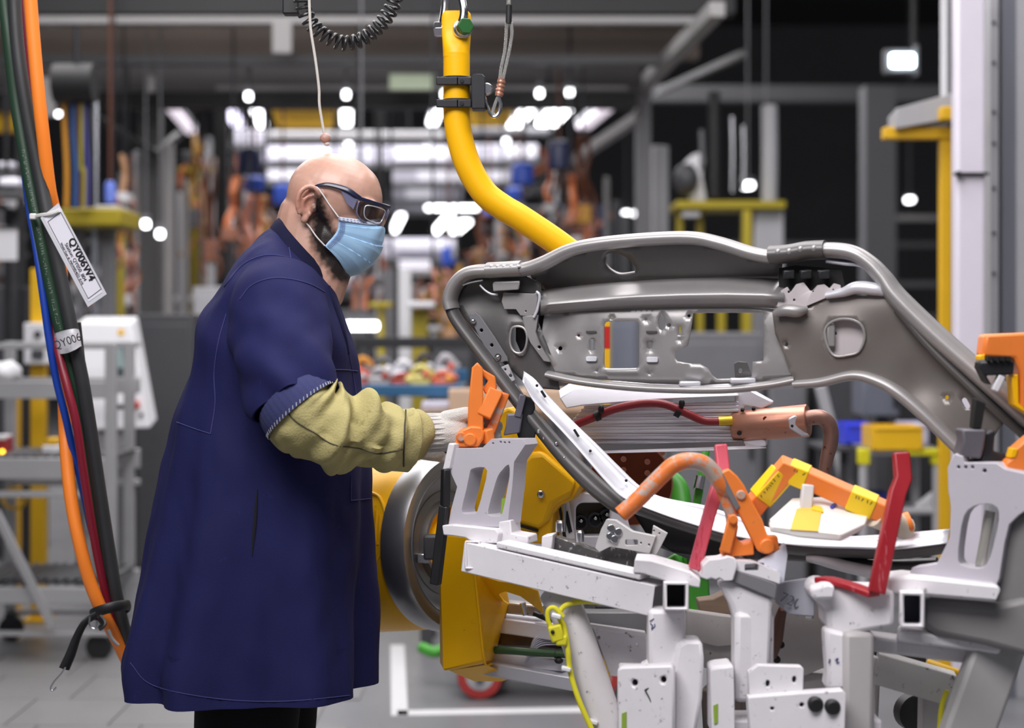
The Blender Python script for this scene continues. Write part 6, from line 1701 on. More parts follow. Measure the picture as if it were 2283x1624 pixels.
MB().plate([(1146, 1038), (1180, 1010), (1206, 1006), (1284, 1074), (1268, 1110), (1236, 1126), (1224, 1160), (1200, 1182), (1146, 1168)], [], plane3((1146, 1168, 3.868), (1284, 1074, 3.82), (1180, 1010, 3.845)), (.01, .05, 0)).build('cowl_cover', yellow_paint, gun, .012, smooth=30, seg=3)
MB().lathe(P(1206, 1102, 3.842), (-.1, -1, 0), [(0, .008), (.004, .008), (.006, .005)], 14).build('cowl_bolt', chrome, gun)
MB().hexbolt(P(1206, 1102, 3.8365), (-.1, -1, 0), .004, .003).build('cowl_bolt', dark_grey, gun)
MB().bar(P(1145, 1168, 3.865), P(1200, 1184, 3.86), .005, .006).build('cowl_seam', hole_dark, gun)
# lower arm: aluminium bars and bent laminated strap
MB().bar(P(1120, 1352, 4.07), P(1215, 1362, 4.03), .04, .026).build('arm_clevis', mat('clevis_steel', (180, 172, 166), .3, .8, .1), gun, .004)
MB().rod(P(1165, 1345, 4.0), P(1172, 1372, 4.0), .007).build('clevis_pin', chrome, gun)
MB().bar(P(1190, 1368, 4.0), P(1232, 1386, 3.98), .012, .010).build('cotter', black_metal, gun, .002)
MB().bar(P(1112, 1388, 4.08), P(1280, 1412, 3.98), .07, .034).build('arm_bar', alu, gun, .003)
MB().bar(P(1108, 1420, 4.09), P(1280, 1432, 4.0), .06, .028).build('arm_bar', mat('bar_bronze', (120, 104, 96), .3, .85, .15), gun, .003)
for k in range(6):
    MB().tube([P(1285, 1412+k*5, 3.97), P(1215, 1412+k*5, 4.0), P(1190-k, 1428+k*5, 4.0), P(1182-k, 1470, 4.02)], .0026, 8, 5, sq=(6, 1)).build('strap_leaf', alu, gun)
MB().bar(P(1102, 1462, 4.08), P(1270, 1480, 4.0), .07, .026).build('arm_bar', alu, gun, .003)
MB().bar(P(1096, 1484, 4.06), P(1300, 1520, 3.97), .09, .030).build('arm_bar', bright_sheet, gun, .003)
MB().tube([P(1104, 1450, 4.0), P(1150, 1452, 3.98), P(1200, 1456, 3.97), P(1270, 1460, 3.95)], .0088, 12, 5).build('green_hose', mat('olive_green_hose', (52, 86, 48), .45, 0, .1), gun)
MB().lathe(P(1236, 1457, 3.962), (1, 0, -.05), [(0, .0115), (.010, .0115)], 14).build('hose_tie', black_rubber, gun)
MB().ell(P(1246, 1474, 3.95), (.010, .008, .007), None, 10, 6).build('tie_head', black_rubber, gun)
# upper arm: top angle, laminated shunt leaves, lower flange
qa = plane3((1276, 990, 3.93), (1700, 990, 3.86), (1276, 880, 3.95))
MB().plate([(1247, 888), (1282, 866), (1460, 864), (1640, 872), (1650, 884), (1460, 892), (1300, 905), (1262, 912)], [], plane3((1247, 888, 3.90), (1640, 872, 3.84), (1300, 905, 3.88)), (0, .12, .012)).build('top_angle', alu, gun, .003)
for k in range(11):
    f = k/10; y0 = 908 + 66*f; y1 = 898 + 78*f
    MB().bar(P(1275 + 6*abs(k-5), y0, 3.93), P(1648, y1, 3.87), .05 + .004*(k % 3), .0066).build('shunt_leaf', alu, gun, .0012)
MB().plate([(1290, 975), (1640, 968), (1660, 984), (1712, 1000), (1650, 1004), (1330, 1012)], [], plane3((1290, 975, 3.92), (1660, 984, 3.84), (1330, 1012, 3.88)), (0, .08, .004)).build('bottom_angle', alu, gun, .003)
MB().plate([(1320, 990), (1656, 982), (1668, 1004), (1336, 1012)], [], plane3((1320, 990, 3.885), (1656, 982, 3.83), (1336, 1012, 3.885)), (0, .01, 0)).build('flange_edge', mat('flange_grey', (160, 160, 164), .35, .8, .06), gun, .002)
MB().plate([(1638, 870), (1668, 866), (1726, 898), (1700, 912), (1660, 905), (1650, 985), (1634, 985)], [], plane3((1638, 870, 3.86), (1726, 898, 3.83), (1650, 985, 3.85)), (.01, .06, 0)).build('end_bracket', alu, gun, .004)
MB().plate([(1636, 975), (1690, 970), (1708, 984), (1708, 996), (1650, 1000)], [], plane3((1636, 975, 3.85), (1708, 984, 3.82), (1650, 1000, 3.84)), (.01, .05, 0)).build('end_bracket', alu, gun, .003)
# electrode holder and electrode
ha, hb = P(1636, 952, 3.86), P(1802, 938, 3.80)
dh = (hb-ha).normalized()
MB().lathe(ha, dh, [(0, .026), (0, .0315), (.004, .0335), ((hb-ha).length-.002, .0350), ((hb-ha).length, .0335), ((hb-ha).length, .022)], 40).build('electrode_holder', copper, gun, smooth=40)
for x, y, in ((1648, 966), (1672, 964), (1706, 934)):
    MB().lathe(P(x, y, 3.822 if x < 1700 else 3.805), (0, -1, 0), [(0, .0050), (.003, .0050)], 12).build('holder_screw', hole_dark if x < 1700 else copper_dk, gun)
for x, y in ((1655, 917), (1680, 914), (1776, 908)): MB().lathe(P(x, y, 3.835), (0, -.5, 1), [(0, .004), (.006, .004)], 10).build('holder_screw', hole_dark, gun)
MB().plate([(1758, 934), (1772, 926), (1780, 930), (1776, 946), (1806, 972), (1790, 974), (1760, 956)], [], flatq(3.775), (0, .03, 0)).build('clamp_jaw', bright_sheet, gun, .003)
MB().ell(P(1766, 950, 3.775), (.003, .003, .003), None, 8, 6).build('jaw_hole', hole_dark, gun)
MB().tube([P(1778, 940, 3.80), P(1806, 932, 3.795), P(1832, 932, 3.79), P(1850, 952, 3.79), P(1852, 985, 3.79), P(1844, 1020, 3.79), P(1837, 1060, 3.79)], [.0165, .0165, .0165, .0165, .016, .0145, .0125], 18, 8).build('electrode', copper_worn, gun, smooth=60)
# red hose with ties, brass fitting
MB().tube([P(1282, 948, 3.88), P(1320, 933, 3.87), P(1372, 912, 3.855), P(1430, 900, 3.85), (P(1482, 902, 3.84)), P(1530, 922, 3.835), P(1568, 938, 3.835), P(1606, 940, 3.83)], .0088, 14, 8).build('red_hose', mat('gun_hose_red', (150, 44, 50), .38, 0, .06), gun)
MB().rod(P(1602, 940, 3.83), P(1632, 938, 3.83), .0105, 12).build('brass_fitting', mat('brass_yellow', (226, 190, 60), .35, .5, .15, 80), gun)
for x, y in ((1332, 927), (1512, 914)):
    MB().lathe(P(x-6, y+3, 3.862 if x < 1400 else 3.838), (1, 0, .4 if x < 1400 else -.5), [(0, .0112), (.012, .0112)], 14).build('hose_tie', black_rubber, gun)
    MB().ell(P(x+8, y-14, 3.85 if x < 1400 else 3.83), (.007, .007, .010), None, 10, 6).build('tie_head', black_rubber, gun)
# copper terminal disc
cd = P(1405, 1078, 4.02)
MB().lathe(cd, (-.05, -1, 0), [(0, .001), (.0, .092), (.012, .092), (.012, .001)], 48).build('terminal_disc', copper_dk, gun, smooth=40)
MB().lathe(cd, (-.05, -1, 0), [(.0, .092), (.0, .095), (.013, .095), (.013, .092)], 48, closed=True).build('disc_rim', copper, gun, smooth=40)
for x, y in ((1390, 1024), (1443, 1030), (1390, 1048), (1443, 1055), (1476, 1010)):
    MB().lathe(P(x, y, 4.0), (0, -1, 0), [(0, .0065), (.004, .0065), (.004, .004), (.001, .004)], 14).build('disc_screw', copper, gun)
# transformer block with scale and sockets seen under the frame
MB().plate([(1238, 1110), (1275, 1095), (1330, 1100), (1400, 1160), (1420, 1230), (1250, 1235)], [rrect(1284, 1122, 1360, 1195, 16)], plane3((1238, 1110, 3.93), (1400, 1160, 3.90), (1250, 1235, 3.93)), (0, .06, 0)).build('transformer_front', alu, gun, .004)
MB().plate([(1250, 1122), (1268, 1116), (1282, 1200), (1264, 1206)], [], flatq(3.90), (0, .004, 0)).build('scale_plate', near_white, gun)
MB().plate([(1256, 1142), (1266, 1140), (1276, 1186), (1268, 1190)], [], flatq(3.898), (0, .003, 0)).build('scale_print', ink, gun)
MB().bar(P(1246, 1112, 3.905), P(1262, 1216, 3.905), .006, .008).build('scale_edge', black_metal, gun)
MB().rod(P(1258, 1125, 3.89), P(1258, 1186, 3.89), .004, 10).build('scale_rod', chrome, gun)
MB().box(P(1320, 1160, 3.97), (.10, .02, .09)).build('socket_back', mat('socket_olive', (70, 64, 46), .5), gun)
for x, y in ((1294, 1164), (1326, 1158), (1352, 1150)):
    MB().lathe(P(x, y, 3.955), (0, -1, 0), [(0, .017), (.02, .017), (.02, .012), (.005, .012)], 20).build('socket', black_metal, gun)
    MB().ell(P(x+2, y-2, 3.945), (.006, .004, .006), None, 10, 6).build('socket_pin', chrome, gun)
# green struts
MB().tube([P(1576, 990, 4.15), P(1565, 1060, 4.12), P(1552, 1130, 4.10)], .010, 10, 4).build('green_strut', green, gun)
MB().rod(P(1562, 1064, 4.11), P(1556, 1092, 4.10), .012, 12).build('strut_ferrule', chrome, gun)
MB().bar(P(1548, 1235, 4.08), P(1556, 1370, 4.05), .05, .05).build('green_block', green, gun, .006)
MB().bar(P(1500, 1240, 4.10), P(1530, 1300, 4.08), .04, .04).build('green_block', green, gun, .006)
MB().tube([P(1476, 1060, 4.2), P(1510, 1085, 4.18), P(1520, 1130, 4.15)], .024, 14, 5).build('green_hose', green, gun)
MB().bar(P(1465, 1190, 4.04), P(1640, 1260, 4.02), .05, .05).build('gun_yoke', dark_grey, gun, .006)
# striped guard seen through the panel window
t = thing('striped_post', 'yellow post with a red band behind the small panel window', 'post', (P(1352, 800, 4.6).x, 4.6, 0))
x = P(1352, 800, 4.6).x
for z0, z1, m in ((0, P(0, 778, 4.6).z, yellow_plain), (P(0, 778, 4.6).z, P(0, 728, 4.6).z, mat('band_red', (186, 32, 24), .45)), (P(0, 728, 4.6).z, P(0, 690, 4.6).z, yellow_plain)):
    MB().box((x, 4.6, (z0+z1)/2), (.016, .03, z1-z0)).build('band', m, t)
# ================================================================ white welding fixture
def Yx(px): return 3.62 - (px-1000)/1283*.50
def X_(px, py, d=0): return P(px, py, Yx(px)+d)
def QX(d=0): return lambda px, py: P(px, py, Yx(px)+d)
fx = thing('weld_fixture', 'white painted steel welding fixture holding the car body frame', 'fixture', (X_(1600, 1500).x, 3.4, 0))
def fplate(name, outer, holes, d, ext, m=None, bevel=.0025, q=None): return MB().plate(outer, holes, q or QX(d), ext).build(name, m or white_paint, fx, bevel)
m_edge = white_paint
green_lbl = mat('green_label', (140, 170, 60), .5, 0, .1)
# left machined locator plate
fplate('locator_plate', [(1000, 1002), (1012, 1000), (1074, 1000), (1096, 979), (1166, 979), (1171, 992), (1146, 1030), (1142, 1085), (1136, 1130), (1132, 1168), (1110, 1176), (1000, 1170), (1006, 1135), (1019, 1086), (1001, 1046)],
       [smoothpoly([(1052, 1046), (1072, 1042), (1086, 1050), (1078, 1090), (1064, 1140), (1054, 1146), (1036, 1146), (1029, 1136), (1040, 1090), (1047, 1056)], 2),
        smoothpoly([(1120, 1048), (1134, 1036), (1136, 1060), (1130, 1095), (1120, 1145), (1108, 1152), (1092, 1150), (1088, 1138), (1102, 1086), (1110, 1062)], 2),
        circ(1099, 989, 2.6, 8), circ(1116, 986, 2.6, 8), circ(1125, 987, 2.6, 8), circ(1135, 987, 2.6, 8)], -.01, (.026, .030, 0), plate_paint)
fplate('green_label', [(1119, 1112), (1131, 1110), (1127, 1144), (1116, 1147)], [], -.004, (.002, .004, 0), green_lbl, 0)
fplate('white_guard', [(1000, 988), (1012, 990), (1002, 1046), (986, 1050)], [], -.018, (.012, .014, 0), white_paint)
MB().bar(X_(994, 1046, -.015), X_(992, 1130, -.012), .016, .018).build('rubber_strip', black_rubber, fx, .003)
MB().bar(X_(992, 1128, -.012), X_(971, 1304, -.01), .018, .020).build('rubber_strip', black_rubber, fx, .003)
fplate('plate_foot', [(985, 1172), (1004, 1170), (1105, 1180), (1112, 1190), (1108, 1212), (1082, 1212), (1048, 1206), (1036, 1200), (1010, 1196), (988, 1194)], [], -.03, (.03, .05, 0))
fplate('foot_block', [(1112, 1164), (1138, 1160), (1140, 1190), (1176, 1196), (1178, 1214), (1120, 1212), (1110, 1196)], [], -.012, (.02, .05, 0))
# long tube rising from the left
ta, tb_ = X_(1048, 1238, -.03), X_(1470, 1336, -.06)
MB().htube(ta, tb_, .062, .060, .005).build('frame_tube', white_paint, fx, .003)
MB().htube(P(1053, 1238, 3.535), P(1058, 1237, 3.585), .030, .056, .004).build('tube_end', white_paint, fx, .002)
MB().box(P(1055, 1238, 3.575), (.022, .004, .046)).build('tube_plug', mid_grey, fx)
MB().bar(X_(1120, 1212, -.04), X_(1440, 1284, -.07), .05, .012).build('weld_bead_plate', white_paint, fx, .003)
# grey spatter plate lying behind, with its white end
fplate('backing_plate', [(1218, 1200), (1240, 1198), (1336, 1232), (1356, 1210), (1402, 1225), (1412, 1240), (1410, 1282), (1220, 1228)], [], .03, (.01, .03, 0), mat('spatter_steel', (96, 94, 94), .4, .5, .2, 60, wear=(200, 200, 204), wearamt=.55, wearscale=90))
fplate('end_block', [(1208, 1196), (1232, 1192), (1230, 1228), (1206, 1222)], [], .005, (.01, .04, 0))
for x, y in ((1248, 1186), (1292, 1208)): MB().lathe(X_(x, y, .03), (0, 0, 1), [(0, .009), (.018, .009), (.022, .006)], 12).build('bolt', chrome, fx)
# slotted bracket with bolts
fplate('slot_bracket', [(1340, 1180), (1352, 1158), (1372, 1160), (1410, 1185), (1462, 1196), (1448, 1236), (1398, 1226), (1360, 1220), (1336, 1232), (1326, 1222)], [rrect(1394, 1204, 1422, 1216, 2, 1), circ(1429, 1211, 2.5, 6), circ(1447, 1215, 3, 6)], .0, (.004, .012, 0), mat('bracket_grey_white', (190, 188, 188), .45, .2, .06))
for x, y in ((1362, 1178), (1378, 1186), (1360, 1196), (1370, 1202)): MB().lathe(X_(x, y, -.002), (0, -1, 0), [(0, .008), (.006, .008), (.006, .004)], 10).build('bracket_bolt', chrome, fx, .001)
fplate('bracket_wing', [(1456, 1172), (1488, 1190), (1464, 1238), (1446, 1236)], [circ(1458, 1184, 2.4, 6), circ(1470, 1190, 2.4, 6)], .01, (.002, .01, 0), mat('bracket_grey_white', (190, 188, 188)))
# junction with the square tube end that faces the viewer
fplate('junction_block', [(1415, 1248), (1452, 1250), (1494, 1262), (1540, 1276), (1562, 1294), (1560, 1312), (1494, 1300), (1434, 1280), (1412, 1278)], [], -.10, (.01, .09, .0))
MB().htube(P(1508, 1330, 3.27), P(1500, 1322, 3.46), .045, .052, .0055).build('cross_tube', white_paint, fx, .0025)
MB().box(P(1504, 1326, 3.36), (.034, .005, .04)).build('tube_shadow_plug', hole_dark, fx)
# first post
def post(name, pts, d, ext, m=None): return fplate(name, pts, [], d, ext, m or white_paint, .006)
MB().bar(P(1484, 1355, 3.36), P(1484, 1490, 3.36), .068, .062, up=(0, -1, 0)).build('post', white_paint, fx, .008)
MB().lathe(P(1484, 1474, 3.36), (0, 0, -1), [(0, .038), (.004, .046), (.012, .05)], 20).build('post_weld', white_paint, fx)
for x, y, d in ((1415, 1524, -.135), (1479, 1517, -.135), (1712, 1525, -.142), (1771, 1516, -.142), (1722, 1581, -.16), (1788, 1573, -.16)):
    MB().lathe(P(x, y, Yx(x)+d), (0, -1, 0), [(0, .010), (.002, .010)], 12).build('hole_shade_disc', hole_dark, fx)  # black discs put the shade inside the bolt holes into colour
fplate('base_plate', [(1376, 1493), (1388, 1488), (1496, 1484), (1502, 1494), (1502, 1640), (1376, 1640)], [circ(1415, 1524, 6.5, 12, 8), circ(1479, 1517, 6.5, 12, 8)], -.155, (.006, .03, 0), None, .004)
fplate('post_box', [(1508, 1440), (1526, 1430), (1566, 1430), (1570, 1470), (1566, 1560), (1552, 1640), (1500, 1640), (1500, 1480)], [], -.11, (.0, .07, 0), None, .008)
for y0, y1 in ((1488, 1640),): 
    MB().box(P(1440, 1570, 3.44), (.10, .10, .14)).build('base_core', white_paint, fx, .004)
fplate('green_label', [(1386, 1592), (1396, 1588), (1396, 1640), (1386, 1640)], [], -.158, (.001, .003, 0), green_lbl, 0)
def mark(pts, d=-.0, r=.0012, m=None, name='pen_mark'):
    MB().tube([P(x, y, d) for x, y in pts], r, 6, 3).build(name, m or ink, fx)
blue_ink = mat('blue_ink', (70, 70, 120), .7, 0, 0)
mark([(1437, 1540), (1448, 1534)], Yx(1440)-.1565, .0014); mark([(1438, 1540), (1445, 1552), (1452, 1568), (1456, 1586)], Yx(1445)-.1565, .0013)
mark([(1448, 1386), (1458, 1380)], 3.3285, .0010, blue_ink); mark([(1450, 1391), (1455, 1396), (1452, 1404), (1460, 1397), (1459, 1392)], 3.3285, .0010, blue_ink)
# sloping round leg with cable
MB().tube([P(1238, 1318, 3.52), P(1262, 1360, 3.50), P(1296, 1450, 3.48), P(1336, 1570, 3.46), P(1420, 1840, 3.42), P(1500, 2110, 3.4)], .034, 24, 4).build('round_leg', mat('leg_white', (206, 202, 204), .4, 0, .05, 30, wear=(90, 88, 86), wearamt=.42, wearscale=40), fx, smooth=60)
fplate('gusset_plate', [(1322, 1402), (1440, 1420), (1444, 1500), (1400, 1512), (1360, 1508)], [circ(1335, 1423, 4, 8, 5), circ(1420, 1438, 4, 8, 5)], .06, (.0, .01, 0))
fplate('gusset_top', [(1314, 1392), (1440, 1410), (1440, 1422), (1322, 1404)], [], .055, (0, .02, 0))
MB().bar(P(1290, 1386, 3.62), P(1460, 1386, 3.58), .05, .044).build('rear_tube', mat('rear_grey', (132, 132, 134), .45, .3, .1), fx, .003)
MB().bar(P(1330, 1360, 3.66), P(1440, 1360, 3.64), .04, .02).build('rear_slot_plate', black_metal, fx, .003)
MB().box(P(1410, 1492, 3.58), (.06, .02, .02)).build('bolt_shelf', white_paint, fx, .003)
# second post with saw-cut pad and flared web
fplate('saw_pad', [(1566, 1262), (1580, 1248), (1604, 1246), (1622, 1240), (1640, 1246), (1644, 1262), (1636, 1294), (1612, 1296), (1604, 1290), (1596, 1294), (1586, 1290), (1578, 1294), (1562, 1288), (1568, 1276)], [], -.11, (.0, .05, 0))
fplate('pad_arm', [(1636, 1250), (1680, 1254), (1740, 1280), (1738, 1302), (1690, 1286), (1640, 1272)], [rrect(1660, 1258, 1692, 1274, 3, 2)], -.10, (0, .05, 0))
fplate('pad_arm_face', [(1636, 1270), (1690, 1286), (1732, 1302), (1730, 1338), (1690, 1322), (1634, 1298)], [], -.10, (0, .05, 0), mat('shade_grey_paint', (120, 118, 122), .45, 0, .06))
fplate('pad_bracket', [(1690, 1252), (1740, 1226), (1752, 1214), (1756, 1240), (1748, 1300), (1732, 1304), (1700, 1290)], [rrect(1690, 1256, 1704, 1264, 2, 1), circ(1712, 1266, 3, 6)], -.06, (0, .03, 0), mat('bracket_bluewhite', (206, 208, 220), .45, 0, .04))
fplate('flared_web', [(1600, 1300), (1640, 1298), (1728, 1334), (1722, 1360), (1718, 1500), (1638, 1500), (1637, 1380), (1628, 1350), (1612, 1322)], [], -.09, (0, .06, 0), None, .01)
MB().bar(P(1678, 1360, 3.30), P(1676, 1560, 3.30), .072, .066, up=(0, -1, 0)).build('post', white_paint, fx, .010)
fplate('side_channel', [(1584, 1490), (1600, 1486), (1636, 1482), (1640, 1640), (1586, 1640)], [], -.13, (0, .07, 0), None, .006)
fplate('green_label', [(1590, 1574), (1600, 1570), (1600, 1612), (1592, 1616)], [], -.1325, (.001, .003, 0), green_lbl, 0)
fplate('ear_plate', [(1668, 1500), (1690, 1484), (1786, 1486), (1792, 1492), (1790, 1552), (1670, 1556)], [circ(1712, 1525, 5, 12, 8), circ(1771, 1516, 5, 12, 8)], -.15, (0, .02, 0), None, .005)
fplate('joint_plate', [(1668, 1556), (1790, 1546), (1880, 1540), (1886, 1548), (1884, 1640), (1672, 1640)], [circ(1722, 1581, 4.5, 10), circ(1788, 1573, 5.5, 10)], -.17, (0, .03, 0), None, .006)
for x, y in ((1817, 1569), (1855, 1575)): MB().lathe(P(x, y, Yx(x)-.165), (0, -1, 0), [(0, .014), (.012, .0135), (.016, .010)], 18).build('black_knob', black_rubber, fx, .001)
# third post with box head
fplate('head_box', [(1808, 1312), (1830, 1296), (1890, 1312), (1996, 1316), (1996, 1400), (1880, 1420), (1846, 1408), (1842, 1360), (1812, 1338)], [], -.10, (.0, .10, 0), None, .010)
fplate('head_pad', [(1806, 1314), (1846, 1300), (1862, 1306), (1858, 1338), (1812, 1338)], [], -.13, (0, .04, 0), None, .006)
fplate('post_web', [(1840, 1402), (1888, 1412), (1890, 1540), (1840, 1540), (1846, 1500), (1842, 1450)], [], -.11, (0, .05, 0), None, .008)
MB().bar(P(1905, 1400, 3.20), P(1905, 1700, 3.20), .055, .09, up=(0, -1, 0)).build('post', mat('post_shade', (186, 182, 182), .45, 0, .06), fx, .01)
mark([(1850, 1470), (1848, 1480)], Yx(1850)-.1115, .0014, blue_ink); mark([(1862, 1474), (1868, 1468), (1866, 1480), (1874, 1476), (1872, 1484)], Yx(1866)-.1115, .0012, blue_ink)
MB().htube(P(2034, 1360, 3.0), P(2028, 1352, 3.20), .040, .060, .006).build('cross_tube', white_paint, fx, .003)
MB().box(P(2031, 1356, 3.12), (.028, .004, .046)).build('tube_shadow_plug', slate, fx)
# right locator plate
fplate('locator_plate', [(2128, 1012), (2146, 1018), (2150, 1032), (2222, 1033), (2240, 1046), (2300, 1060), (2300, 1130), (2270, 1150), (2250, 1170), (2240, 1210), (2228, 1290), (2222, 1304), (2120, 1290), (2026, 1282), (2034, 1266), (2088, 1258), (2098, 1240), (2118, 1198), (2122, 1130), (2114, 1096), (2113, 1042)],
       [smoothpoly([(2150, 1150), (2170, 1130), (2200, 1124), (2222, 1132), (2226, 1160), (2214, 1220), (2200, 1258), (2180, 1268), (2150, 1262), (2136, 1250), (2140, 1200)], 2), circ(2137, 1042, 4, 8), circ(2153, 1042, 4, 8), circ(2168, 1042, 4, 8), circ(2195, 1050, 5, 8)], -.06, (.020, .035, 0), plate_paint, .004)
MB().rod(P(2208, 1140, 3.13), P(2185, 1262, 3.13), .009).build('locator_pin', mat('pin_steel', (190, 188, 180), .35, .6, .1), fx)
fplate('plate_foot', [(1975, 1290), (2030, 1284), (2222, 1304), (2234, 1312), (2220, 1344), (2068, 1330), (1980, 1326)], [], -.09, (.0, .08, 0), None, .006)
# heavy grey beam and leg at the right edge
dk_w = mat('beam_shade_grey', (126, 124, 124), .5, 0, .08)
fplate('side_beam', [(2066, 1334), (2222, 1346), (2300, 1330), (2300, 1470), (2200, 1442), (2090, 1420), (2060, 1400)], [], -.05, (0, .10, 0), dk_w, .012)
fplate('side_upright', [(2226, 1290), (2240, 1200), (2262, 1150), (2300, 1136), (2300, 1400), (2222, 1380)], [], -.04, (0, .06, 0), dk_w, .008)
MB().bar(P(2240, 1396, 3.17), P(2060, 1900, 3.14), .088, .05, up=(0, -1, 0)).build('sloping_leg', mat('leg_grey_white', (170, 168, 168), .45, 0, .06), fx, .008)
MB().bar(P(1905, 1425, 3.26), P(2200, 1462, 3.22), .06, .03).build('cross_beam', white_paint, fx, .008)
MB().bar(P(2000, 1412, 3.20), P(2230, 1440, 3.16), .06, .022).build('cross_beam', white_paint, fx, .006)
# lower right frame
MB().htube(P(1950, 1486, 3.35), P(2122, 1536, 3.33), .05, .058, .004).build('frame_tube', mat('scuffed_white', (208, 206, 204), .42, 0, .05, 30, wear=(60, 56, 52), wearamt=.42, wearscale=70), fx, .003)
MB().bar(P(1938, 1510, 3.36), P(1938, 1900, 3.36), .02, .02, up=(0, -1, 0)).build('thin_leg', white_paint, fx, .003)
MB().bar(P(1958, 1466, 3.35), P(1938, 1514, 3.35), .02, .018, up=(0, -1, 0)).build('thin_leg_top', white_paint, fx, .003)
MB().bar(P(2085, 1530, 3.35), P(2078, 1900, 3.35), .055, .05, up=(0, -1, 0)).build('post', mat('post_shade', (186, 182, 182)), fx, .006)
MB().lathe(P(2030, 1585, 3.5), (.2, -1, 0), [(0, .036), (.03, .036), (.034, .03)], 24).build('black_roller', black_rubber, fx)
MB().bar(P(1935, 1452, 3.42), P(2060, 1488, 3.40), .03, .04).build('black_bar', black_metal, fx, .004)
MB().bar(P(2064, 1482, 3.38), P(2138, 1508, 3.36), .02, .022).build('yellow_bar', yellow_plain, fx, .004)
MB().tube([P(2112, 1540, 3.25), P(2100, 1575, 3.25), P(2094, 1640, 3.25)], .005, 8, 5).build('yellow_cable', mat('cable_yellow', (214, 206, 40), .5, 0, .08), fx)
# inner grey structure between the posts
inner = mat('inner_grey_white', (176, 172, 170), .5, 0, .08, 20, wear=(90, 84, 80), wearamt=.3, wearscale=60)
fplate('inner_shelf', [(1532, 1362), (1632, 1376), (1640, 1440), (1600, 1444), (1530, 1426)], [], .12, (0, .03, 0), inner)
fplate('inner_wall', [(1568, 1420), (1640, 1440), (1640, 1500), (1570, 1490)], [circ(1583, 1458, 3, 6)], .13, (0, .02, 0), inner)
fplate('laminated_block', [(1556, 1340), (1590, 1336), (1630, 1316), (1640, 1372), (1560, 1366)], [], .18, (0, .05, 0), mat('brown_laminate', (128, 108, 92), .5, .2, .25, 10, aniso=(1, 1, 14)))
fplate('inner_panel', [(1722, 1310), (1850, 1330), (1860, 1480), (1740, 1530), (1720, 1480)], [rrect(1762, 1362, 1780, 1368, 2, 1), rrect(1796, 1372, 1814, 1382, 2, 1)], .10, (0, .02, 0), inner)
for x, y in ((1740, 1437), (1731, 1470)): MB().lathe(P(x, y, 3.40), (0, -1, 0), [(0, .007), (.008, .007)], 12).build('inner_bolt', hole_dark, fx)
MB().tube([P(1746, 1356, 3.36), P(1738, 1385, 3.37), P(1728, 1430, 3.38), P(1722, 1466, 3.39)], [.008, .011, .014, .008], 12, 5).build('copper_stud', mat('stud_dark_copper', (108, 78, 66), .45, .4, .15), fx)
for dx in (-4, 5): MB().rod(P(1748+dx, 1362, 3.35), P(1748+dx, 1352, 3.35), .0035, 8).build('stud_prong', copper, fx)
plq = QX(-.02)
fplate('marked_plate', [(1734, 1300), (1800, 1290), (1818, 1330), (1816, 1376), (1760, 1372), (1728, 1344)], [], -.02, (0, .01, 0), mat('marked_plate_grey', (168, 168, 178), .45, 0, .06))
text_mesh('7204', .027, 'marking', mat('smudged_ink', (92, 92, 104), .7, 0, .2), fx, basis(P(1812, 1366, 3.3)-P(1740, 1334, 3.3), V(.1, 0, 1), P(1770, 1344, Yx(1776)-.0215)))
MB().box(P(1833, 1370, 3.38), (.014, .01, .016)).build('orange_chip', orange_paint, fx, .002)
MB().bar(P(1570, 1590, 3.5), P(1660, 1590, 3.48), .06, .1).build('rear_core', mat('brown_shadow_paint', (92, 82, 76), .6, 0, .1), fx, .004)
MB().bar(P(1740, 1540, 3.46), P(1960, 1560, 3.42), .05, .09).build('rear_core', inner, fx, .004)
# legs down to the floor
for px, Y, w in ((1440, 3.44, .10), (1676, 3.30, .09), (1905, 3.2, .09)):
    x = (px-CX)/F*Y; zt = HC-(1600-HY)/F*Y
    MB().box((x, Y+.02, zt/2), (w, .09, zt)).build('pedestal', white_paint, fx, .005)
    MB().box((x, Y+.02, .01), (w*2, .2, .02)).build('foot_pad', mid_grey, fx, .003)

# yellow signal cable along the round leg
cy = mat('cable_yellow', (214, 206, 40), .5, 0, .08)
t = thing('yellow_cable', 'thin yellow sensor cable tied along the sloping round leg', 'cable', P(1318, 1624, 3.43))
MB().tube([P(1360, 1345, 3.46), P(1300, 1342, 3.45), P(1262, 1350, 3.45), P(1246, 1372, 3.44), P(1258, 1400, 3.44), P(1266, 1450, 3.43), P(1272, 1500, 3.43), P(1290, 1560, 3.42), P(1318, 1624, 3.41), P(1340, 1680, 3.4)], .0052, 10, 6).build('cable', cy, t)
MB().tube([P(1256, 1376, 3.44), P(1236, 1356, 3.44), P(1222, 1362, 3.44), P(1222, 1385, 3.44), P(1232, 1405, 3.44), P(1238, 1430, 3.43)], .0048, 10, 6).build('cable_loop', cy, t)
MB().box(P(1240, 1412, 3.43), (.026, .02, .032), Matrix.Rotation(R(-15), 3, 'Y')).build('connector', cy, t, .004)
MB().ell(P(1232, 1410, 3.418), (.004, .003, .004), None, 8, 6).build('connector_hole', hole_dark, t)
MB().box(P(1252, 1428, 3.43), (.022, .018, .02)).build('connector', cy, t, .004)
for x, y in ((1240, 1374), (1262, 1492), (1322, 1610)): MB().box(P(x, y, 3.425), (.018, .016, .008), Matrix.Rotation(R(15), 3, 'Y')).build('tie', near_white, t, .002)

# ---------------------------------------------------------------- clamps, handles and pads on the fixture
def pin(mb_parent, c, r, h, m, name='pivot_pin'):
    MB().lathe(c, (0, -1, 0), [(0, r), (h, r), (h+.002, r*.8)], 18).build(name, m, mb_parent, .0006)
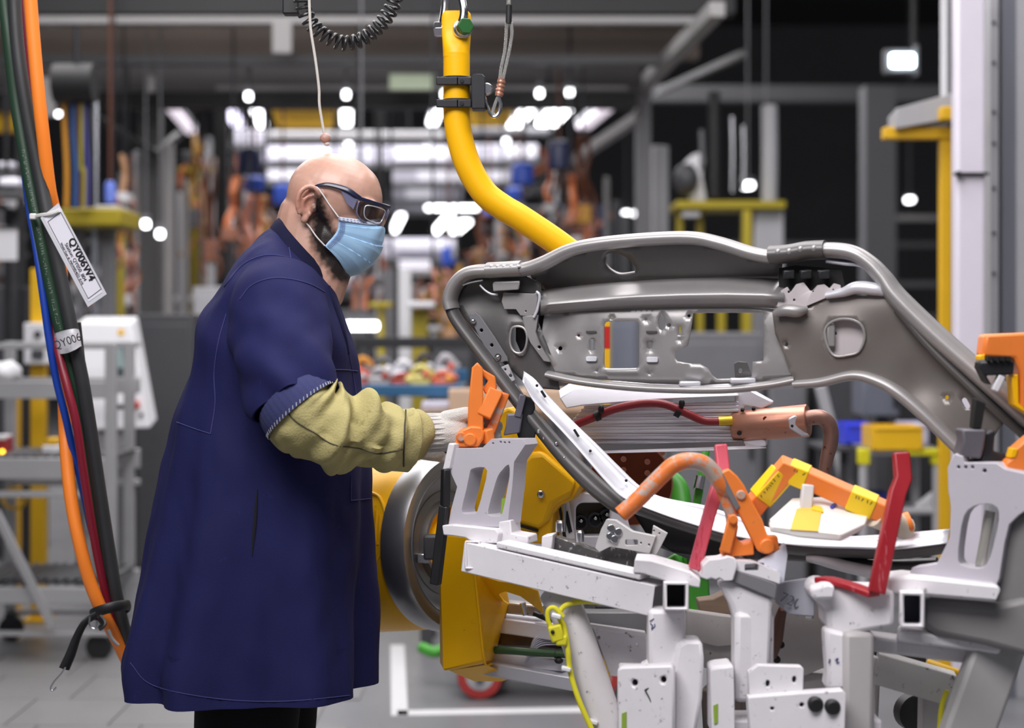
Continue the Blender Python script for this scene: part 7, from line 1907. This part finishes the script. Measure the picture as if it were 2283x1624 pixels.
# left orange clamp
t = thing('orange_clamp', 'upright orange toggle clamp beside the worker glove', 'clamp', P(1060, 1000, 3.63))
Yo = 3.615
MB().plate([(1052, 820), (1064, 808), (1076, 822), (1078, 960), (1052, 962), (1042, 960), (1044, 900)], [], flatq(Yo), (0, .03, 0)).build('upright_arm', orange_paint, t, .003)
MB().plate([(1064, 812), (1080, 826), (1104, 840), (1108, 868), (1082, 880), (1076, 868), (1088, 850), (1074, 836)], [], flatq(Yo+.012), (0, .02, 0)).build('arm_head', orange_paint, t, .003)
MB().bar(P(1106, 870, Yo+.02), P(1078, 930, Yo+.01), .03, 30*S(Yo), up=(0, -1, 0)).build('link', orange_paint, t, .003)
MB().bar(P(1126, 876, Yo+.03), P(1092, 968, Yo+.03), .02, 26*S(Yo), up=(0, -1, 0)).build('link', orange_worn, t, .003)
MB().plate([(1022, 962), (1050, 950), (1072, 952), (1080, 966), (1078, 980), (1066, 998), (1016, 998), (1014, 986)], [], flatq(Yo-.006), (0, .04, 0)).build('base', orange_paint, t, .004)
MB().bar(P(1074, 975, Yo+.01), P(1092, 970, Yo+.02), .04, .03).build('base_tail', orange_paint, t, .003)
MB().plate([(1196, 842), (1228, 844), (1232, 856), (1216, 868), (1192, 858)], [], flatq(3.75), (0, .03, 0)).build('arm_tip', orange_paint, t, .003)
pin(t, P(1048, 980, Yo-.006), .013, .006, orange_paint); pin(t, P(1028, 974, Yo-.006), .010, .004, orange_worn)
t = thing('locator_block', 'black and grey locator block gripping the frame left leg', 'locator', P(1160, 1010, 3.64))
MB().plate([(1160, 880), (1190, 890), (1194, 912), (1176, 940), (1196, 960), (1186, 1010), (1160, 990), (1150, 960)], [], flatq(3.635), (0, .04, 0)).build('body', black_metal, t, .003)
MB().plate([(1130, 924), (1166, 922), (1160, 966), (1122, 972), (1128, 950)], [], flatq(3.625), (0, .03, 0)).build('jaw', mat('locator_grey', (108, 106, 118), .45, .4, .08), t, .003)
MB().bar(P(1166, 880, 3.63), P(1154, 930, 3.63), .014, .016, up=(0, -1, 0)).build('finger', mat('locator_grey', (108, 106, 118)), t, .002)
# middle orange clamp with the bent pipe handle
t = thing('orange_clamp', 'orange toggle clamp with worn bent pipe handle in the middle', 'clamp', P(1680, 1240, 3.32))
Ym = 3.30
hp = MB().tube([P(1384, 1148, Ym-.03), P(1418, 1118, Ym-.03), P(1450, 1086, Ym-.03), P(1478, 1058, Ym-.03), P(1504, 1036, Ym-.03), P(1536, 1028, Ym-.025), P(1568, 1034, Ym-.02), P(1592, 1056, Ym-.015), P(1612, 1084, Ym-.01), P(1636, 1100, Ym)], .0155, 20, 8).build('pipe_handle', orange_worn, t, smooth=60)
MB().lathe(P(1384, 1148, Ym-.03), (P(1384, 1148, Ym)-P(1418, 1118, Ym)), [(-.004, .0125), (.0015, .0125)], 16).build('pipe_bore', copper_dk, hp)
MB().plate([(1598, 1058), (1626, 1046), (1644, 1062), (1660, 1084), (1672, 1110), (1700, 1160), (1712, 1196), (1734, 1196), (1738, 1228), (1706, 1236), (1690, 1230), (1672, 1196), (1640, 1130), (1610, 1086)], [], flatq(Ym-.022), (0, .024, 0)).build('lever', orange_paint, t, .003)
MB().plate([(1600, 1060), (1612, 1056), (1650, 1130), (1642, 1140)], [], flatq(Ym-.025), (0, .004, 0)).build('worn_strip', mid_grey, t, .001)
MB().plate([(1622, 1146), (1642, 1150), (1646, 1176), (1642, 1200), (1656, 1214), (1680, 1206), (1682, 1238), (1612, 1244), (1610, 1232), (1628, 1192)], [], flatq(Ym-.012), (0, .05, 0)).build('base', orange_paint, t, .003)
MB().bar(P(1634, 1160, Ym-.02), P(1616, 1232, Ym-.02), .02, 16*S(Ym), up=(0, -1, 0)).build('link', orange_paint, t, .003)
MB().tube([P(1610, 1090, Ym), P(1622, 1120, Ym), P(1634, 1150, Ym)], .013, 14, 4).build('rear_link', orange_worn, t)
pin(t, P(1710, 1218, Ym-.022), .014, .004, orange_paint); pin(t, P(1652, 1104, Ym-.022), .009, .003, orange_worn); pin(t, P(1634, 1158, Ym-.03), .009, .004, orange_paint)
MB().plate([(1672, 1222), (1690, 1210), (1720, 1236), (1700, 1248), (1660, 1250)], [], flatq(Ym-.004), (0, .06, 0)).build('foot', black_metal, t, .003)
# orange and yellow bent handle with nylon block
t = thing('marked_handle', 'orange bent flat bar with yellow warning stickers above the nylon block', 'handle', P(1950, 1150, 3.3))
Yq = 3.33
mk_pts = [P(1672, 1138, Yq), P(1752, 1046, Yq-.01), P(1800, 1066, Yq-.02), P(1880, 1102, Yq-.04), P(1992, 1150, Yq-.06)]
MB().path_bar(mk_pts, .030, .036, up=(0, -.35, 1)).build('bar', orange_paint, t, .003)
def sticker(a, b, hpx, d, label_lines, face):
    ax_, bx_ = P(*a), P(*b); dd = (bx_-ax_).normalized()
    c_ = (ax_+bx_)/2
    up = Vector((0, -.35, 1)); _, sd, u = frame_of(dd, up)
    o_ = MB().bar(ax_, bx_, .0335, .0395, up=(0, -.35, 1)).build('yellow_sticker', mat('sticker_yellow', (244, 206, 20), .45, 0, .04), t, .002)
    r_ = random.Random(int(a[0])); mb = MB()
    L = (bx_-ax_).length; x = .006; front = -sd if sd.y > 0 else sd
    while x < L-.006:
        p = ax_ + dd*x + front*.0172 + u*.010
        if r_.random() < .75: mb.bar(p, p + u*r_.uniform(.004, .008) + dd*r_.uniform(-.002, .004), .0014, .0006, up=tuple(front))
        x += .0055
    mb.build('sticker_print', mat('sticker_ink', (70, 62, 30), .7, 0, 0), o_)
sticker((1694, 1112.7, Yq-.00275), (1744, 1055.2, Yq-.009), 30, 0, 0, 0)
sticker((1758, 1048.5, Yq-.01125), (1800, 1066, Yq-.02), 30, 0, 0, 0)
sticker((1894, 1108, Yq-.0425), (1950, 1132, Yq-.0525), 30, 0, 0, 0)
MB().rod(P(1944, 1148, Yq-.05), P(2018, 1178, Yq+.02), .022).build('tail_roller', mat('ivory_nylon', (226, 212, 192), .5, 0, .06), t)
MB().rod(P(2010, 1170, Yq+.01), P(2030, 1164, Yq+.01), .020).build('roller_end', orange_paint, t)
t = thing('nylon_block', 'white nylon locating block with yellow adhesive tape', 'block', P(1830, 1200, 3.28))
nyl = mat('white_nylon', (236, 232, 228), .5, 0, .04, 20, sub=.1)
nb = MB(); hull(nb, [P(1768, 1110, 3.34), P(1830, 1107, 3.34), P(1916, 1118, 3.33), P(1942, 1136, 3.30), P(1712, 1162, 3.27), P(1720, 1174, 3.23), P(1876, 1192, 3.195), P(1928, 1168, 3.24), P(1716, 1188, 3.235), P(1780, 1200, 3.215), P(1872, 1209, 3.20), P(1928, 1180, 3.25), P(1770, 1140, 3.345), P(1935, 1150, 3.33)])
nb.build('body', nyl, t, .004, smooth=30, seg=3)
nb_bvh = BVHTree.FromPolygons([tuple(p) for p in nb.v], nb.f)
tq = lambda x, y: on_surface(nb_bvh, x, y, .0015)
def film(nm, pts_, m_, lift=0):
    q_ = [tq(x, y) for x, y in pts_]
    if None not in q_:
        c_ = sum(q_, Vector())/len(q_); n_ = len(q_); d_ = V(0, -.001-lift, .0008+lift)
        MB().add([p + d_ for p in q_] + [p - d_*.5 for p in q_], [tuple(range(n_)), tuple(range(2*n_-1, n_-1, -1))] + [(k, (k+1) % n_, n_+(k+1) % n_, n_+k) for k in range(n_)]).build(nm, m_, t)
film('tape', [(1776, 1138), (1800, 1130), (1832, 1138), (1824, 1186), (1762, 1182), (1768, 1162)], mat('tape_yellow', (230, 186, 74), .5, 0, .12, 20))
film('tape_curl', [(1806, 1128), (1832, 1134), (1836, 1146), (1810, 1140)], mat('tape_bright', (240, 200, 30), .5), .001)
film('pen_mark', smoothpoly([(1850, 1132), (1860, 1124), (1866, 1126), (1856, 1136)], 2), mat('pen_blue', (50, 60, 190), .6), .0005)
MB().bar(P(1801, 1080, 3.30), P(1796, 1136, 3.30), .022, .02, up=(0, -1, 0)).build('stem', near_white, t, .003)
# red levers
def lever(pts, w, h, label, extra=(), m=red_paint):
    t_ = thing('red_lever', label, 'lever', pts[0])
    MB().path_bar(pts, w, h, up=(0, -1, .0)).build('bar', m, t_, .003)
    for nm, ps_, w_, h_ in extra: MB().path_bar(ps_, w_, h_, up=(0, 0, 1)).build(nm, red_paint, t_, .002)
    return t_
lever([P(1548, 1270, 3.34), P(1580, 1150, 3.34), P(1606, 1064, 3.36), P(1612, 1050, 3.37), P(1606, 992, 3.38)], 28*S(3.35), .02, 'worn red lever standing behind the bent pipe clamp',
      (('base_strip', [P(1432, 1246, 3.40), P(1460, 1252, 3.39), P(1494, 1266, 3.37)], .02, .008),), red_faded)
lever([P(1954, 1322, 3.12), P(1975, 1220, 3.12), P(2000, 1100, 3.14), P(2013, 1068, 3.15), P(2008, 1010, 3.16)], 36*S(3.14), .022, 'tall red lever on the right of the fixture',
      (('base_strip', [P(1828, 1292, 3.22), P(1850, 1294, 3.20), P(1900, 1308, 3.17), P(1950, 1326, 3.13)], .03, .010),))
# right clamp, black locator
t = thing('orange_clamp', 'large orange clamp arm at the right picture edge', 'clamp', P(2270, 880, 3.2))
Yr = 3.2
MB().plate([(2196, 746), (2300, 742), (2310, 900), (2280, 918), (2270, 900), (2274, 830), (2262, 800), (2190, 796)], [], flatq(Yr), (0, .05, 0)).build('arm', orange_paint, t, .006)
MB().plate([(2256, 838), (2270, 834), (2272, 900), (2300, 925), (2300, 930), (2262, 905)], [], flatq(Yr-.004), (0, .04, 0)).build('arm_web', yellow_paint, t, .003)
MB().plate([(2186, 806), (2250, 802), (2262, 808), (2260, 836), (2200, 838), (2212, 860), (2200, 852), (2184, 820)], [], flatq(Yr-.01), (0, .04, 0)).build('black_jaw', black_metal, t, .003)
for k in range(4): MB().box(P(2204+14*k, 800, Yr-.01), (.008, .02, .008)).build('jaw_tooth', hole_dark, t)
MB().bar(P(2232, 838, Yr), P(2216, 872, Yr), .012, .02, up=(0, -1, 0)).build('pin', near_white, t, .002)
MB().plate([(2184, 794), (2196, 790), (2196, 802), (2184, 804)], [], flatq(Yr-.002), (0, .03, 0)).build('yellow_edge', yellow_paint, t, .001)
t = thing('orange_clamp', 'orange clamp foot below the black locator at the right edge', 'clamp', P(2262, 1072, 3.12))
MB().plate([(2238, 1072), (2244, 1030), (2258, 1020), (2262, 1002), (2300, 970), (2300, 1060), (2270, 1070)], [], flatq(3.1), (0, .04, 0)).build('foot', orange_paint, t, .004)
MB().plate([(2252, 1022), (2258, 1000), (2270, 1002), (2264, 1020)], [], flatq(3.098), (0, .03, 0)).build('yellow_edge', yellow_paint, t, .001)
t = thing('locator_block', 'dark grey locator block under the right arm of the frame', 'locator', P(2180, 1030, 3.12))
MB().plate([(2144, 958), (2200, 960), (2194, 1002), (2188, 1024), (2138, 1018), (2148, 984)], [], flatq(3.12), (0, .05, 0)).build('jaw', mat('locator_grey2', (104, 100, 108), .5, .2, .06), t, .004)
MB().plate([(2176, 888), (2198, 900), (2188, 958), (2170, 956)], [], flatq(3.145), (0, .03, 0)).build('finger', hole_dark, t, .002)
MB().plate([(2198, 962), (2220, 960), (2216, 1008), (2250, 1014), (2246, 1038), (2166, 1030), (2190, 1022)], [], flatq(3.13), (0, .05, 0)).build('body', black_metal, t, .004)
